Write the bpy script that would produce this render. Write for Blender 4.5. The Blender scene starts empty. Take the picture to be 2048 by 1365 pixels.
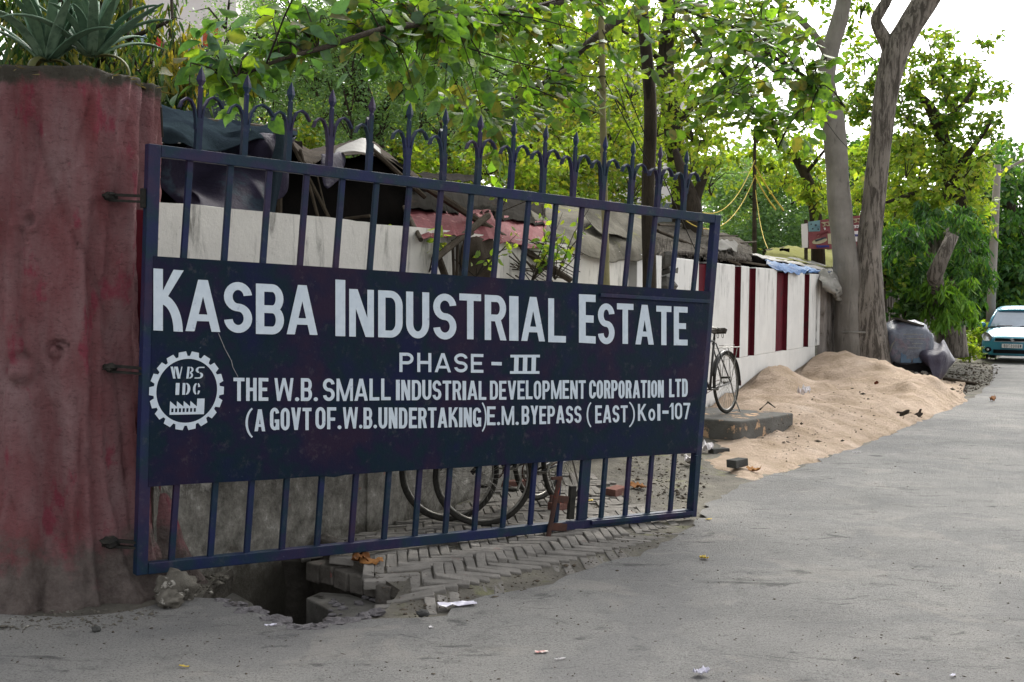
import bpy, math, random
import numpy as np
from mathutils import Vector, Matrix, noise
from mathutils.geometry import delaunay_2d_cdt
rnd = random.Random(7)
rng = np.random.default_rng(7)
SC = bpy.context.scene
COL = SC.collection
PI = math.pi
R = math.radians

# ------------------------------------------------------------------ camera
PITCH, ROLL, CAMH, FPX = R(2.0721), R(0.7529), 1.65, 2450.0
fwd = Vector((0, math.cos(PITCH), -math.sin(PITCH)))
up0 = Vector((1, 0, 0)).cross(fwd)
RT = Vector((1, 0, 0)) * math.cos(ROLL) + up0 * math.sin(ROLL)
UPV = up0 * math.cos(ROLL) - Vector((1, 0, 0)) * math.sin(ROLL)
CAM = Vector((0, 0, CAMH))
cd = bpy.data.cameras.new('camera')
cam = bpy.data.objects.new('camera', cd)
COL.objects.link(cam)
cam.matrix_world = Matrix(((RT.x, UPV.x, -fwd.x, 0), (RT.y, UPV.y, -fwd.y, 0), (RT.z, UPV.z, -fwd.z, CAMH), (0, 0, 0, 1)))
cd.sensor_width = 36
cd.lens = FPX / 2048 * 36
cd.clip_start = 0.05
cd.clip_end = 2000
SC.camera = cam

# ------------------------------------------------------------------ world, sun, exposure
SUN_EL, SUN_AZ = 42, 20          # degrees; azimuth measured from +Y (view direction) towards +X
world = bpy.data.worlds.new('World')
SC.world = world
world.use_nodes = True
wn = world.node_tree
wn.nodes.clear()
sky = wn.nodes.new('ShaderNodeTexSky')
sky.sky_type = 'NISHITA'
sky.sun_disc = False
sky.sun_elevation = R(SUN_EL)
sky.sun_rotation = R(SUN_AZ)
sky.dust_density = 4
sky.air_density = 1.5
bw = wn.nodes.new('ShaderNodeRGBToBW')
mx = wn.nodes.new('ShaderNodeMix'); mx.data_type = 'RGBA'
mx.inputs['Factor'].default_value = 0.93
bg = wn.nodes.new('ShaderNodeBackground')
bg.inputs['Strength'].default_value = 0.15
wo = wn.nodes.new('ShaderNodeOutputWorld')
wn.links.new(sky.outputs[0], bw.inputs[0])
wn.links.new(sky.outputs[0], mx.inputs['A'])
wn.links.new(bw.outputs[0], mx.inputs['B'])
wn.links.new(mx.outputs['Result'], bg.inputs[0])
wn.links.new(bg.outputs[0], wo.inputs[0])
sl = bpy.data.lights.new('sun', 'SUN')
sl.energy = 1.1
sl.angle = R(14)
sl.color = (1.0, 0.95, 0.86)
sun = bpy.data.objects.new('sun', sl)
COL.objects.link(sun)
sd = Vector((math.sin(R(SUN_AZ)) * math.cos(R(SUN_EL)), math.cos(R(SUN_AZ)) * math.cos(R(SUN_EL)), math.sin(R(SUN_EL))))
sun.rotation_euler = sd.to_track_quat('Z', 'Y').to_euler()
SC.view_settings.view_transform = 'Standard'
SC.view_settings.look = 'None'
SC.view_settings.gamma = 1
SC.view_settings.use_curve_mapping = False
SC.view_settings.exposure = 1.5
SC.cycles.max_bounces = 6
SC.cycles.transparent_max_bounces = 8
SC.cycles.use_denoising = True

# ------------------------------------------------------------------ projection helpers (photo pixel -> point in the place)
def ray(px, py):
    return fwd + RT * ((px - 1024) / FPX) - UPV * ((py - 682.5) / FPX)
def gnd(px, py, z=0.0):
    d = ray(px, py); return CAM + d * ((z - CAMH) / d.z)
def at(px, py, Y):
    d = ray(px, py); return CAM + d * (Y / d.y)
# wall line (front face): bends once, then straight
WP = [Vector((-2.03, 6.68)), Vector((-0.99, 8.47)), Vector((5.75, 23.15))]
WD2 = (WP[2] - WP[1]).normalized()
WN2 = Vector((WD2.y, -WD2.x))      # towards the road
def wallpt(px, py, off=0.0):
    """point on the vertical plane of the wall, off metres behind its face"""
    n = WN2 if px > 648 else Vector(((WP[1]-WP[0]).y, -(WP[1]-WP[0]).x)).normalized()
    o = WP[1] - n * off
    d = ray(px, py)
    t = (o.x * n.x + o.y * n.y) / (d.x * n.x + d.y * n.y)
    return CAM + d * t
def wdist(x, y):
    return (Vector((x, y)) - WP[1]).dot(WN2)
def walong(x, y):
    return (Vector((x, y)) - WP[1]).dot(WD2)
def wxy(u, v=0.0):
    p = WP[1] + WD2 * u + WN2 * v
    return p

# ------------------------------------------------------------------ object helpers
def s2l(c):
    return tuple(((v / 255) / 12.92 if v / 255 <= 0.04045 else ((v / 255 + 0.055) / 1.055) ** 2.4) for v in c)
def worldm(o):
    m = o.matrix_basis.copy()
    if o.parent:
        return worldm(o.parent) @ o.matrix_parent_inverse @ m
    return m
def tag(o, label=None, cat=None, group=None, kind=None):
    if label: o['label'] = label
    if cat: o['category'] = cat
    if group: o['group'] = group
    if kind: o['kind'] = kind
    elif cat and 'kind' not in o.keys(): o['kind'] = 'thing'
    return o
def empty(name, loc, label, cat, group=None, rz=0.0):
    o = bpy.data.objects.new(name, None)
    o.empty_display_size = 0.1
    o.location = loc
    o.rotation_euler = (0, 0, rz)
    COL.objects.link(o)
    return tag(o, label, cat, group)
def link(name, me, parent=None, local=False):
    o = bpy.data.objects.new(name, me)
    COL.objects.link(o)
    if parent is not None:
        o.parent = parent
        if not local:
            o.matrix_parent_inverse = worldm(parent).inverted()
    return o
def mesh(name, V, F, mat, smooth=False):
    me = bpy.data.meshes.new(name)
    me.from_pydata([tuple(v) for v in V], [], F)
    if mat: me.materials.append(mat)
    if smooth: me.polygons.foreach_set('use_smooth', [True] * len(me.polygons))
    me.update()
    return me
def mesh_np(name, V, F, mat, smooth=False):
    """V (n,3) array, F (m,k) array of equal sized faces"""
    me = bpy.data.meshes.new(name)
    V = np.asarray(V, dtype=np.float32); F = np.asarray(F, dtype=np.int32)
    m, k = F.shape
    me.vertices.add(len(V)); me.vertices.foreach_set('co', V.ravel())
    me.loops.add(m * k); me.loops.foreach_set('vertex_index', F.ravel())
    me.polygons.add(m)
    me.polygons.foreach_set('loop_start', np.arange(0, m * k, k, dtype=np.int32))
    me.polygons.foreach_set('loop_total', np.full(m, k, dtype=np.int32))
    if smooth: me.polygons.foreach_set('use_smooth', np.ones(m, dtype=bool))
    me.materials.append(mat)
    me.update(calc_edges=True)
    return me
class MB:
    def __init__(s): s.V = []; s.F = []
    def add(s, V, F):
        b = len(s.V); s.V += [Vector(v) for v in V]; s.F += [tuple(b + i for i in f) for f in F]; return s
    def box(s, a, b, M=None):
        (x0, y0, z0), (x1, y1, z1) = a, b
        V = [Vector(p) for p in ((x0,y0,z0),(x1,y0,z0),(x1,y1,z0),(x0,y1,z0),(x0,y0,z1),(x1,y0,z1),(x1,y1,z1),(x0,y1,z1))]
        if M is not None: V = [M @ v for v in V]
        return s.add(V, [(0,3,2,1),(4,5,6,7),(0,1,5,4),(1,2,6,5),(2,3,7,6),(3,0,4,7)])
    def beam(s, p, q, w, h, up=(0, 0, 1)):
        p, q = Vector(p), Vector(q); d = (q - p).normalized(); upv = Vector(up)
        if abs(d.dot(upv)) > 0.99: upv = Vector((1, 0, 0))
        a = d.cross(upv).normalized() * (w / 2); b = a.cross(d).normalized() * (h / 2)
        V = [p-a-b, p+a-b, p+a+b, p-a+b, q-a-b, q+a-b, q+a+b, q-a+b]
        return s.add(V, [(0,3,2,1),(4,5,6,7),(0,1,5,4),(1,2,6,5),(2,3,7,6),(3,0,4,7)])
    def tube(s, pts, rad, n=8, cap=True, rough=0.0, seed=0.0):
        pts = [Vector(p) for p in pts]; N = len(pts)
        if not hasattr(rad, '__len__'): rad = [rad] * N
        b = len(s.V); prev = None
        for i in range(N):
            t = (pts[min(i+1, N-1)] - pts[max(i-1, 0)]).normalized()
            if prev is None:
                a = t.orthogonal().normalized()
            else:
                a = (prev - t * prev.dot(t)).normalized()
            prev = a; c = t.cross(a)
            for k in range(n):
                an = 2 * PI * k / n
                r = rad[i]
                dv = a * math.cos(an) + c * math.sin(an)
                if rough: r *= 1 + rough * noise.noise(dv * 1.7 + pts[i] * 1.3 + Vector((seed, 0, 0)))
                s.V.append(pts[i] + dv * r)
        for i in range(N - 1):
            for k in range(n):
                k2 = (k + 1) % n
                s.F.append((b + i*n + k, b + i*n + k2, b + (i+1)*n + k2, b + (i+1)*n + k))
        if cap:
            s.F.append(tuple(b + k for k in range(n))[::-1]); s.F.append(tuple(b + (N-1)*n + k for k in range(n)))
        return s
    def ellipsoid(s, c, r, nu=12, nv=8, M=None, bump=0.0, seed=0.0, pw=1.0):
        c = Vector(c); V = []; F = []
        f = lambda x: math.copysign(abs(x) ** pw, x)
        for j in range(1, nv):
            ph = -PI/2 + PI * j / nv
            for i in range(nu):
                th = 2 * PI * i / nu
                d = Vector((f(math.cos(ph)) * f(math.cos(th)), f(math.cos(ph)) * f(math.sin(th)), f(math.sin(ph))))
                k = 1 + bump * noise.noise(d * 2.1 + Vector((seed, seed, 0)))
                V.append(Vector((d.x * r[0], d.y * r[1], d.z * r[2])) * k)
        V.append(Vector((0, 0, -r[2]))); V.append(Vector((0, 0, r[2])))
        for j in range(nv - 2):
            for i in range(nu):
                i2 = (i + 1) % nu
                F.append((j*nu+i, j*nu+i2, (j+1)*nu+i2, (j+1)*nu+i))
        for i in range(nu):
            i2 = (i + 1) % nu
            F.append((len(V)-2, i2, i)); F.append((len(V)-1, (nv-2)*nu+i, (nv-2)*nu+i2))
        V = [(M @ v if M is not None else v) + c for v in V]
        return s.add(V, F)
    def torus(s, c, Rr, r, M=None, n=40, m=8, a0=0.0, a1=2*PI):
        """ring in the local XZ plane"""
        full = abs(a1 - a0 - 2*PI) < 1e-6
        V = []; F = []; N = n if full else n + 1
        for i in range(N):
            a = a0 + (a1 - a0) * i / n
            for k in range(m):
                b = 2 * PI * k / m
                rr = Rr + r * math.cos(b)
                V.append(Vector((rr * math.cos(a), r * math.sin(b), rr * math.sin(a))))
        for i in range(n):
            i2 = (i + 1) % N
            for k in range(m):
                k2 = (k + 1) % m
                F.append((i*m+k, i*m+k2, i2*m+k2, i2*m+k))
        V = [(M @ v if M is not None else v) + Vector(c) for v in V]
        return s.add(V, F)
    def obj(s, name, mat, parent=None, local=False, smooth=False, bevel=0.0, sub=0):
        o = link(name, mesh(name, s.V, s.F, mat, smooth), parent, local)
        if sub:
            m = o.modifiers.new('s', 'SUBSURF'); m.levels = sub; m.render_levels = sub
        if bevel:
            m = o.modifiers.new('b', 'BEVEL'); m.width = bevel; m.segments = 2; m.limit_method = 'ANGLE'
        return o
def inpoly(x, y, P):
    c = False; n = len(P); j = n - 1
    for i in range(n):
        xi, yi = P[i][0], P[i][1]; xj, yj = P[j][0], P[j][1]
        if (yi > y) != (yj > y) and x < (xj - xi) * (y - yi) / (yj - yi) + xi: c = not c
        j = i
    return c
def sm(a, b, x):
    t = max(0.0, min(1.0, (x - a) / (b - a))); return t * t * (3 - 2 * t)
def fbm(x, y, z=0.0, o=4):
    return noise.fractal(Vector((x, y, z)), 1.0, 2.0, o)

# ------------------------------------------------------------------ materials
def newmat(name):
    m = bpy.data.materials.new(name); m.use_nodes = True
    nt = m.node_tree; nt.nodes.clear()
    return m, nt
def noise_node(nt, vec, scale, detail=6, rough=0.6, dist=0.0):
    n = nt.nodes.new('ShaderNodeTexNoise')
    n.inputs['Scale'].default_value = scale; n.inputs['Detail'].default_value = detail
    n.inputs['Roughness'].default_value = rough; n.inputs['Distortion'].default_value = dist
    nt.links.new(vec, n.inputs['Vector'])
    return n.outputs['Fac']
def ramp(nt, fac, stops):
    r = nt.nodes.new('ShaderNodeValToRGB')
    e = r.color_ramp.elements
    while len(e) > 1: e.remove(e[-1])
    for i, (p, c) in enumerate(stops):
        el = e[0] if i == 0 else e.new(p)
        el.position = p
        el.color = (*c, 1) if len(c) == 3 else c
    nt.links.new(fac, r.inputs[0])
    return r.outputs[0]
def mixc(nt, fac, a, b, mode='MIX'):
    m = nt.nodes.new('ShaderNodeMix'); m.data_type = 'RGBA'; m.blend_type = mode
    if isinstance(fac, float): m.inputs['Factor'].default_value = fac
    else: nt.links.new(fac, m.inputs['Factor'])
    for k, v in (('A', a), ('B', b)):
        if isinstance(v, tuple): m.inputs[k].default_value = (*v, 1)
        else: nt.links.new(v, m.inputs[k])
    return m.outputs['Result']
def mathn(nt, op, a, b=None, c=None):
    m = nt.nodes.new('ShaderNodeMath'); m.operation = op
    for i, v in enumerate((a, b, c)):
        if v is None: continue
        if isinstance(v, (int, float)): m.inputs[i].default_value = v
        else: nt.links.new(v, m.inputs[i])
    return m.outputs[0]
def mapn(nt, v, a, b):
    m = nt.nodes.new('ShaderNodeMapRange'); m.interpolation_type = 'SMOOTHSTEP'
    nt.links.new(v, m.inputs[0]); m.inputs[1].default_value = a; m.inputs[2].default_value = b
    return m.outputs[0]
def coords(nt, obj=False, scale=None):
    if obj:
        t = nt.nodes.new('ShaderNodeTexCoord'); v = t.outputs['Object']
    else:
        t = nt.nodes.new('ShaderNodeNewGeometry'); v = t.outputs['Position']
    if scale:
        mp = nt.nodes.new('ShaderNodeMapping'); mp.inputs['Scale'].default_value = scale
        nt.links.new(v, mp.inputs[0]); v = mp.outputs[0]
    return v
def finish(nt, col, rough=0.85, bump=None, bdist=0.01, bstr=0.6, metal=0.0, spec=0.3, extra=None):
    p = nt.nodes.new('ShaderNodeBsdfPrincipled'); o = nt.nodes.new('ShaderNodeOutputMaterial')
    if isinstance(col, tuple): p.inputs['Base Color'].default_value = (*col, 1)
    else: nt.links.new(col, p.inputs['Base Color'])
    if isinstance(rough, float): p.inputs['Roughness'].default_value = rough
    else: nt.links.new(rough, p.inputs['Roughness'])
    p.inputs['Metallic'].default_value = metal
    p.inputs['Specular IOR Level'].default_value = spec
    if bump is not None:
        b = nt.nodes.new('ShaderNodeBump'); b.inputs['Strength'].default_value = bstr; b.inputs['Distance'].default_value = bdist
        nt.links.new(bump, b.inputs['Height']); nt.links.new(b.outputs[0], p.inputs['Normal'])
    nt.links.new(p.outputs[0], o.inputs[0])
    return p
def simple(name, c1, c2=None, scale=8.0, rough=0.85, bump=0.0, bscale=40.0, obj=True, metal=0.0, spec=0.04, c3=None, c3amt=0.5, c3scale=3.0, stretch=None, random_obj=0.0):
    """two-tone noisy surface with an optional third tone in larger patches; colours are sRGB 0-255"""
    m, nt = newmat(name)
    v = coords(nt, obj, stretch)
    c1 = s2l(c1); c2 = s2l(c2) if c2 else tuple(x * 0.7 for x in c1)
    f = noise_node(nt, v, scale)
    col = ramp(nt, f, [(0.32, c1), (0.68, c2)])
    if c3:
        g = noise_node(nt, v, c3scale, 8, 0.65)
        col = mixc(nt, mapn(nt, g, c3amt, c3amt + 0.08), col, s2l(c3))
    if random_obj:
        oi = nt.nodes.new('ShaderNodeObjectInfo')
        k = mathn(nt, 'MULTIPLY_ADD', oi.outputs['Random'], random_obj, 1 - random_obj / 2)
        cc = nt.nodes.new('ShaderNodeVectorMath'); cc.operation = 'SCALE'
        nt.links.new(col, cc.inputs[0]); nt.links.new(k, cc.inputs['Scale']); col = cc.outputs[0]
    b = noise_node(nt, v, bscale, 8, 0.7) if bump else None
    finish(nt, col, rough, b, bump, 1.0, metal, spec)
    return m
def leafmat(name, cols, trans=0.45, rough=0.5, spec=0.35):
    m, nt = newmat(name)
    g = nt.nodes.new('ShaderNodeNewGeometry'); oi = nt.nodes.new('ShaderNodeObjectInfo')
    f = mathn(nt, 'FRACT', mathn(nt, 'ADD', g.outputs['Random Per Island'], oi.outputs['Random']))
    n = len(cols)
    col = ramp(nt, f, [(i / (n - 1), s2l(c)) for i, c in enumerate(cols)])
    v = noise_node(nt, coords(nt), 18.0, 3)
    col = mixc(nt, mapn(nt, v, 0.4, 0.75), col, tuple(x * 0.72 for x in s2l(cols[0])))
    p = nt.nodes.new('ShaderNodeBsdfPrincipled'); nt.links.new(col, p.inputs['Base Color'])
    p.inputs['Roughness'].default_value = rough; p.inputs['Specular IOR Level'].default_value = spec
    t = nt.nodes.new('ShaderNodeBsdfTranslucent')
    tc = mixc(nt, 0.9, col, (1.5, 1.5, 0.35), 'MULTIPLY')
    nt.links.new(tc, t.inputs[0])
    ms = nt.nodes.new('ShaderNodeMixShader'); ms.inputs[0].default_value = trans
    nt.links.new(p.outputs[0], ms.inputs[1]); nt.links.new(t.outputs[0], ms.inputs[2])
    o = nt.nodes.new('ShaderNodeOutputMaterial'); nt.links.new(ms.outputs[0], o.inputs[0])
    return m

def asphalt_mat():
    m, nt = newmat('dusty_asphalt')
    v = coords(nt)
    big = noise_node(nt, v, 0.6, 5, 0.6, 0.4)
    col = ramp(nt, big, [(0.3, s2l((118, 117, 116))), (0.5, s2l((134, 133, 131))), (0.72, s2l((148, 146, 142)))])
    mid = noise_node(nt, v, 5.0, 8, 0.7)
    col = mixc(nt, mapn(nt, mid, 0.52, 0.75), col, s2l((112, 111, 110)))
    vs = coords(nt, False, (0.8, 1.7, 1))
    st = noise_node(nt, vs, 2.2, 8, 0.72, 0.8)                      # tar streaks
    col = mixc(nt, mathn(nt, 'MULTIPLY', mapn(nt, st, 0.575, 0.66), 0.7), col, s2l((66, 66, 67)))
    fine = noise_node(nt, v, 95.0, 3, 0.7)
    col = mixc(nt, mathn(nt, 'MULTIPLY', mapn(nt, fine, 0.5, 0.68), 0.7), col, s2l((66, 66, 66)))
    fine2 = noise_node(nt, v, 170.0, 2, 0.6)
    col = mixc(nt, mathn(nt, 'MULTIPLY', mapn(nt, fine2, 0.62, 0.74), 0.5), col, s2l((185, 183, 178)))
    pt = noise_node(nt, v, 0.9, 4, 0.5, 1.2)
    col = mixc(nt, mathn(nt, 'MULTIPLY', mapn(nt, pt, 0.50, 0.56), 0.30), col, s2l((108, 108, 110)))
    pt2 = noise_node(nt, v, 1.7, 6, 0.6, 0.8)
    col = mixc(nt, mathn(nt, 'MULTIPLY', mapn(nt, pt2, 0.56, 0.64), 0.35), col, s2l((152, 148, 142)))
    vr = nt.nodes.new('ShaderNodeTexVoronoi'); vr.feature = 'DISTANCE_TO_EDGE'; vr.inputs['Scale'].default_value = 0.8
    dn = nt.nodes.new('ShaderNodeTexNoise'); dn.inputs['Scale'].default_value = 3.0; dn.inputs['Detail'].default_value = 8
    nt.links.new(v, dn.inputs['Vector'])
    dv = nt.nodes.new('ShaderNodeVectorMath'); dv.operation = 'MULTIPLY_ADD'; nt.links.new(dn.outputs['Color'], dv.inputs[0]); dv.inputs[1].default_value = (.5, .5, 0); nt.links.new(v, dv.inputs[2])
    nt.links.new(dv.outputs[0], vr.inputs['Vector'])
    crk = mathn(nt, 'MULTIPLY', mapn(nt, vr.outputs['Distance'], 0.010, 0.002), mapn(nt, noise_node(nt, v, 0.8, 3), 0.50, 0.58))
    col = mixc(nt, mathn(nt, 'MULTIPLY', crk, 0.15), col, s2l((52, 51, 50)))
    b = mathn(nt, 'ADD', noise_node(nt, v, 42.0, 8, 0.8), mathn(nt, 'MULTIPLY', st, -0.7))
    finish(nt, col, 0.9, b, 0.028, 1.0, 0.0, 0.15)
    return m
def dirt_mat():
    m, nt = newmat('verge_dirt')
    v = coords(nt)
    big = noise_node(nt, v, 1.5, 6, 0.65)
    col = ramp(nt, big, [(0.3, s2l((82, 79, 74))), (0.52, s2l((112, 108, 100))), (0.7, s2l((136, 132, 118)))])
    g = noise_node(nt, v, 2.3, 8, 0.7, 0.3)
    col = mixc(nt, mathn(nt, 'MULTIPLY', mapn(nt, g, 0.55, 0.66), 0.55), col, s2l((122, 124, 84)))
    fine = noise_node(nt, v, 70.0, 4, 0.8)
    col = mixc(nt, mathn(nt, 'MULTIPLY', mapn(nt, fine, 0.52, 0.7), 0.6), col, s2l((58, 55, 50)))
    finish(nt, col, 0.95, noise_node(nt, v, 28.0, 8, 0.75), 0.03, 1.0, 0, 0.2)
    return m
def sand_mat():
    m, nt = newmat('sand')
    v = coords(nt)
    big = noise_node(nt, v, 2.0, 7, 0.65)
    col = ramp(nt, big, [(0.3, s2l((178, 156, 132))), (0.6, s2l((214, 192, 172))), (0.75, s2l((224, 206, 189)))])
    fine = noise_node(nt, v, 30.0, 8, 0.8)
    col = mixc(nt, mathn(nt, 'MULTIPLY', mapn(nt, fine, 0.58, 0.72), 0.55), col, s2l((150, 130, 112)))
    finish(nt, col, 0.95, noise_node(nt, v, 9.0, 12, 0.78), 0.12, 1.0, 0, 0.1)
    return m
def wallmat(name, zrot, white=(205, 204, 198), zj=0.35, grey=(128, 125, 118), pink=True):
    """limewashed plaster; grey cement shows where the wash has flaked, mostly low down"""
    m, nt = newmat(name)
    v = coords(nt)
    sep = nt.nodes.new('ShaderNodeSeparateXYZ'); nt.links.new(v, sep.inputs[0]); z = sep.outputs[2]
    big = noise_node(nt, v, 3.0, 6, 0.6)
    col = ramp(nt, big, [(0.3, s2l(white)), (0.7, tuple(x * 0.86 for x in s2l(white)))])
    vs = coords(nt, False, (7, 7, 1.3))
    st = noise_node(nt, vs, 1.2, 9, 0.72, 0.6)
    topm = mapn(nt, z, 1.2, 2.2)
    col = mixc(nt, mathn(nt, 'MULTIPLY', mapn(nt, st, 0.5, 0.72), mathn(nt, 'MULTIPLY_ADD', topm, 0.75, 0.06)), col, s2l((70, 68, 62)))
    sp = noise_node(nt, v, 26.0, 6, 0.75)
    col = mixc(nt, mathn(nt, 'MULTIPLY', mapn(nt, sp, 0.62, 0.72), 0.6), col, s2l((110, 106, 98)))
    gn = noise_node(nt, v, 2.6, 9, 0.7, 0.3)
    k = mathn(nt, 'ADD', z, mathn(nt, 'MULTIPLY', gn, zrot))
    fl = mapn(nt, k, zj + 0.5 * zrot + 0.06, zj + 0.5 * zrot - 0.06)
    g2 = noise_node(nt, v, 9.0, 9, 0.75)
    gc = ramp(nt, g2, [(0.30, tuple(x * 0.32 for x in s2l(grey))), (0.5, s2l(grey)), (0.6, s2l((148, 145, 138))), (0.68, s2l((188, 184, 178)))])
    if pink:
        pk = noise_node(nt, v, 4.2, 4, 0.6)
        gc = mixc(nt, mathn(nt, 'MULTIPLY', mapn(nt, pk, 0.66, 0.7), 0.7), gc, s2l((150, 84, 70)))
    col = mixc(nt, fl, col, gc)
    col = mixc(nt, mathn(nt, 'MULTIPLY', mapn(nt, k, 0.5 * zrot + 0.12, 0.5 * zrot - 0.08), 0.85 if zrot > 1 else 0.0), col, s2l((62, 58, 50)))
    h = mathn(nt, 'ADD', mathn(nt, 'MULTIPLY', noise_node(nt, v, 30.0, 8, 0.75), 0.3), mathn(nt, 'MULTIPLY', fl, mathn(nt, 'MULTIPLY_ADD', g2, 1.0, -1.4)))
    finish(nt, col, 0.9, h, 0.02, 1.0, 0, 0.2)
    return m
def pillarmat():
    m, nt = newmat('red_painted_cement')
    v = coords(nt)
    sep = nt.nodes.new('ShaderNodeSeparateXYZ'); nt.links.new(v, sep.inputs[0]); z = sep.outputs[2]
    big = noise_node(nt, coords(nt, False, (3, 3, 1)), 1.6, 6, 0.6)
    col = ramp(nt, big, [(0.3, s2l((142, 78, 82))), (0.5, s2l((156, 110, 113))), (0.7, s2l((170, 138, 140)))])
    p = noise_node(nt, coords(nt, False, (3, 3, 1.3)), 2.6, 5, 0.6)
    col = mixc(nt, mathn(nt, 'MULTIPLY', mapn(nt, p, 0.57, 0.68), 0.7), col, s2l((164, 66, 88)))
    d = noise_node(nt, coords(nt, False, (1, 1, 2.2)), 26.0, 8, 0.85)
    col = mixc(nt, mathn(nt, 'MULTIPLY', mapn(nt, d, 0.50, 0.66), 0.6), col, s2l((92, 62, 66)))
    col = mixc(nt, mathn(nt, 'MULTIPLY', mapn(nt, d, 0.42, 0.32), 0.5), col, s2l((176, 150, 152)))
    ch = noise_node(nt, v, 13.0, 8, 0.75)
    col = mixc(nt, mathn(nt, 'MULTIPLY', mapn(nt, ch, 0.665, 0.69), 0.7), col, s2l((176, 158, 152)))
    g = noise_node(nt, v, 5.0, 9, 0.7)
    k = mathn(nt, 'ADD', z, mathn(nt, 'MULTIPLY', g, 0.9))
    fl = mapn(nt, k, 0.86, 0.60)
    gc = ramp(nt, noise_node(nt, v, 14.0, 8, 0.75), [(0.3, s2l((82, 78, 74))), (0.7, s2l((142, 134, 128)))])
    col = mixc(nt, mathn(nt, 'MULTIPLY', fl, 0.9), col, gc)
    tp = mapn(nt, mathn(nt, 'ADD', z, mathn(nt, 'MULTIPLY', g, 0.25)), 2.84, 2.9)
    col = mixc(nt, tp, col, s2l((92, 88, 80)))
    h = mathn(nt, 'ADD', noise_node(nt, v, 34.0, 8, 0.8), mathn(nt, 'MULTIPLY', noise_node(nt, v, 9.0, 6, 0.6), 1.2))
    finish(nt, col, 0.88, h, 0.05, 1.0, 0, 0.12)
    return m
def gatemat(name, tint=1.0, sp=.3):
    m, nt = newmat(name)
    v = coords(nt)
    b = noise_node(nt, v, 2.3, 6, 0.6)
    c = lambda t: tuple(x * tint for x in s2l(t))
    col = ramp(nt, b, [(0.36, c((34, 44, 92))), (0.47, c((26, 56, 74))), (0.54, c((44, 44, 82))), (0.64, c((64, 48, 80)))])
    d = noise_node(nt, v, 38.0, 7, 0.75)
    col = mixc(nt, mathn(nt, 'MULTIPLY', mapn(nt, d, 0.66, 0.72), 0.55), col, s2l((112, 122, 140)))
    e = noise_node(nt, v, 14.0, 7, 0.75)
    col = mixc(nt, mathn(nt, 'MULTIPLY', mapn(nt, e, 0.55, 0.7), 0.25), col, s2l((96, 92, 96)))
    r = noise_node(nt, v, 6.0, 5, 0.7)
    rr = nt.nodes.new('ShaderNodeMapRange'); nt.links.new(r, rr.inputs[0]); rr.inputs[3].default_value = 0.38; rr.inputs[4].default_value = 0.62
    finish(nt, col, rr.outputs[0], mathn(nt, 'ADD', mathn(nt, 'MULTIPLY', noise_node(nt, v, 3.0, 2), 3.0), noise_node(nt, v, 50.0, 5, 0.7)), 0.0022, 0.8, 0, sp)
    return m
def barkmat(name, c1, c2, dark=(52, 48, 44), sc=1.0, zs=0.16, amt=0.6):
    m, nt = newmat(name)
    v = coords(nt, False, (1, 1, zs))
    a = noise_node(nt, v, 14.0 * sc, 9, 0.75, 0.6)
    col = ramp(nt, noise_node(nt, coords(nt), 1.8, 6), [(0.35, s2l(c1)), (0.65, s2l(c2))])
    col = mixc(nt, mathn(nt, 'MULTIPLY', mapn(nt, a, amt, amt - 0.14), 0.85), col, s2l(dark))
    finish(nt, col, 0.92, a, 0.035, 1.0, 0, 0.2)
    return m

MAT = {}
MAT['asphalt'] = asphalt_mat(); MAT['dirt'] = dirt_mat(); MAT['sand'] = sand_mat()
MAT['gate'] = gatemat('gate_blue_paint', 0.62, .25); MAT['sign'] = gatemat('sign_blue_paint', 0.38, .12)
MAT['letter'] = simple('sign_white_paint', (204, 214, 224), (190, 202, 214), 20, 0.6, 0.0, c3=(168, 178, 196), c3amt=0.62, c3scale=30)
MAT['pillar'] = pillarmat()
MAT['wall_near'] = wallmat('limewash_near', 1.1, (226, 222, 214), 0.66)
MAT['wall_far'] = wallmat('limewash_far', 0.5, (218, 217, 214), 0.18, (130, 128, 124), False)
MAT['maroon'] = simple('maroon_paint', (94, 32, 42), (78, 28, 36), 5, 0.75, 0.004, 30, False, c3=(70, 40, 44), c3amt=0.6)
MAT['concrete'] = simple('grey_cement', (112, 110, 106), (82, 80, 76), 6, 0.95, 0.02, 30, False, c3=(58, 56, 52), c3amt=0.58, c3scale=4)
MAT['pave_brick'] = simple('dusty_paving_brick', (136, 132, 127), (112, 109, 105), 9, 0.95, 0.012, 45, False, c3=(126, 106, 100), c3amt=0.63, c3scale=7, random_obj=0.28)
MAT['edge_brick'] = simple('drain_edge_brick', (108, 104, 99), (78, 74, 70), 10, 0.95, 0.015, 45, False, c3=(128, 62, 62), c3amt=0.63, c3scale=9, random_obj=0.2)
MAT['dark_mud'] = simple('drain_mud', (92, 88, 82), (58, 55, 51), 6, 0.95, 0.03, 20, False)
MAT['rust'] = simple('rusty_iron', (88, 62, 54), (62, 52, 50), 14, 0.8, 0.003, 60, False, c3=(140, 58, 44), c3amt=0.58, c3scale=9)
MAT['black_iron'] = simple('grimy_iron', (38, 38, 38), (56, 54, 50), 20, 0.7, 0.003, 60, False)

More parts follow.
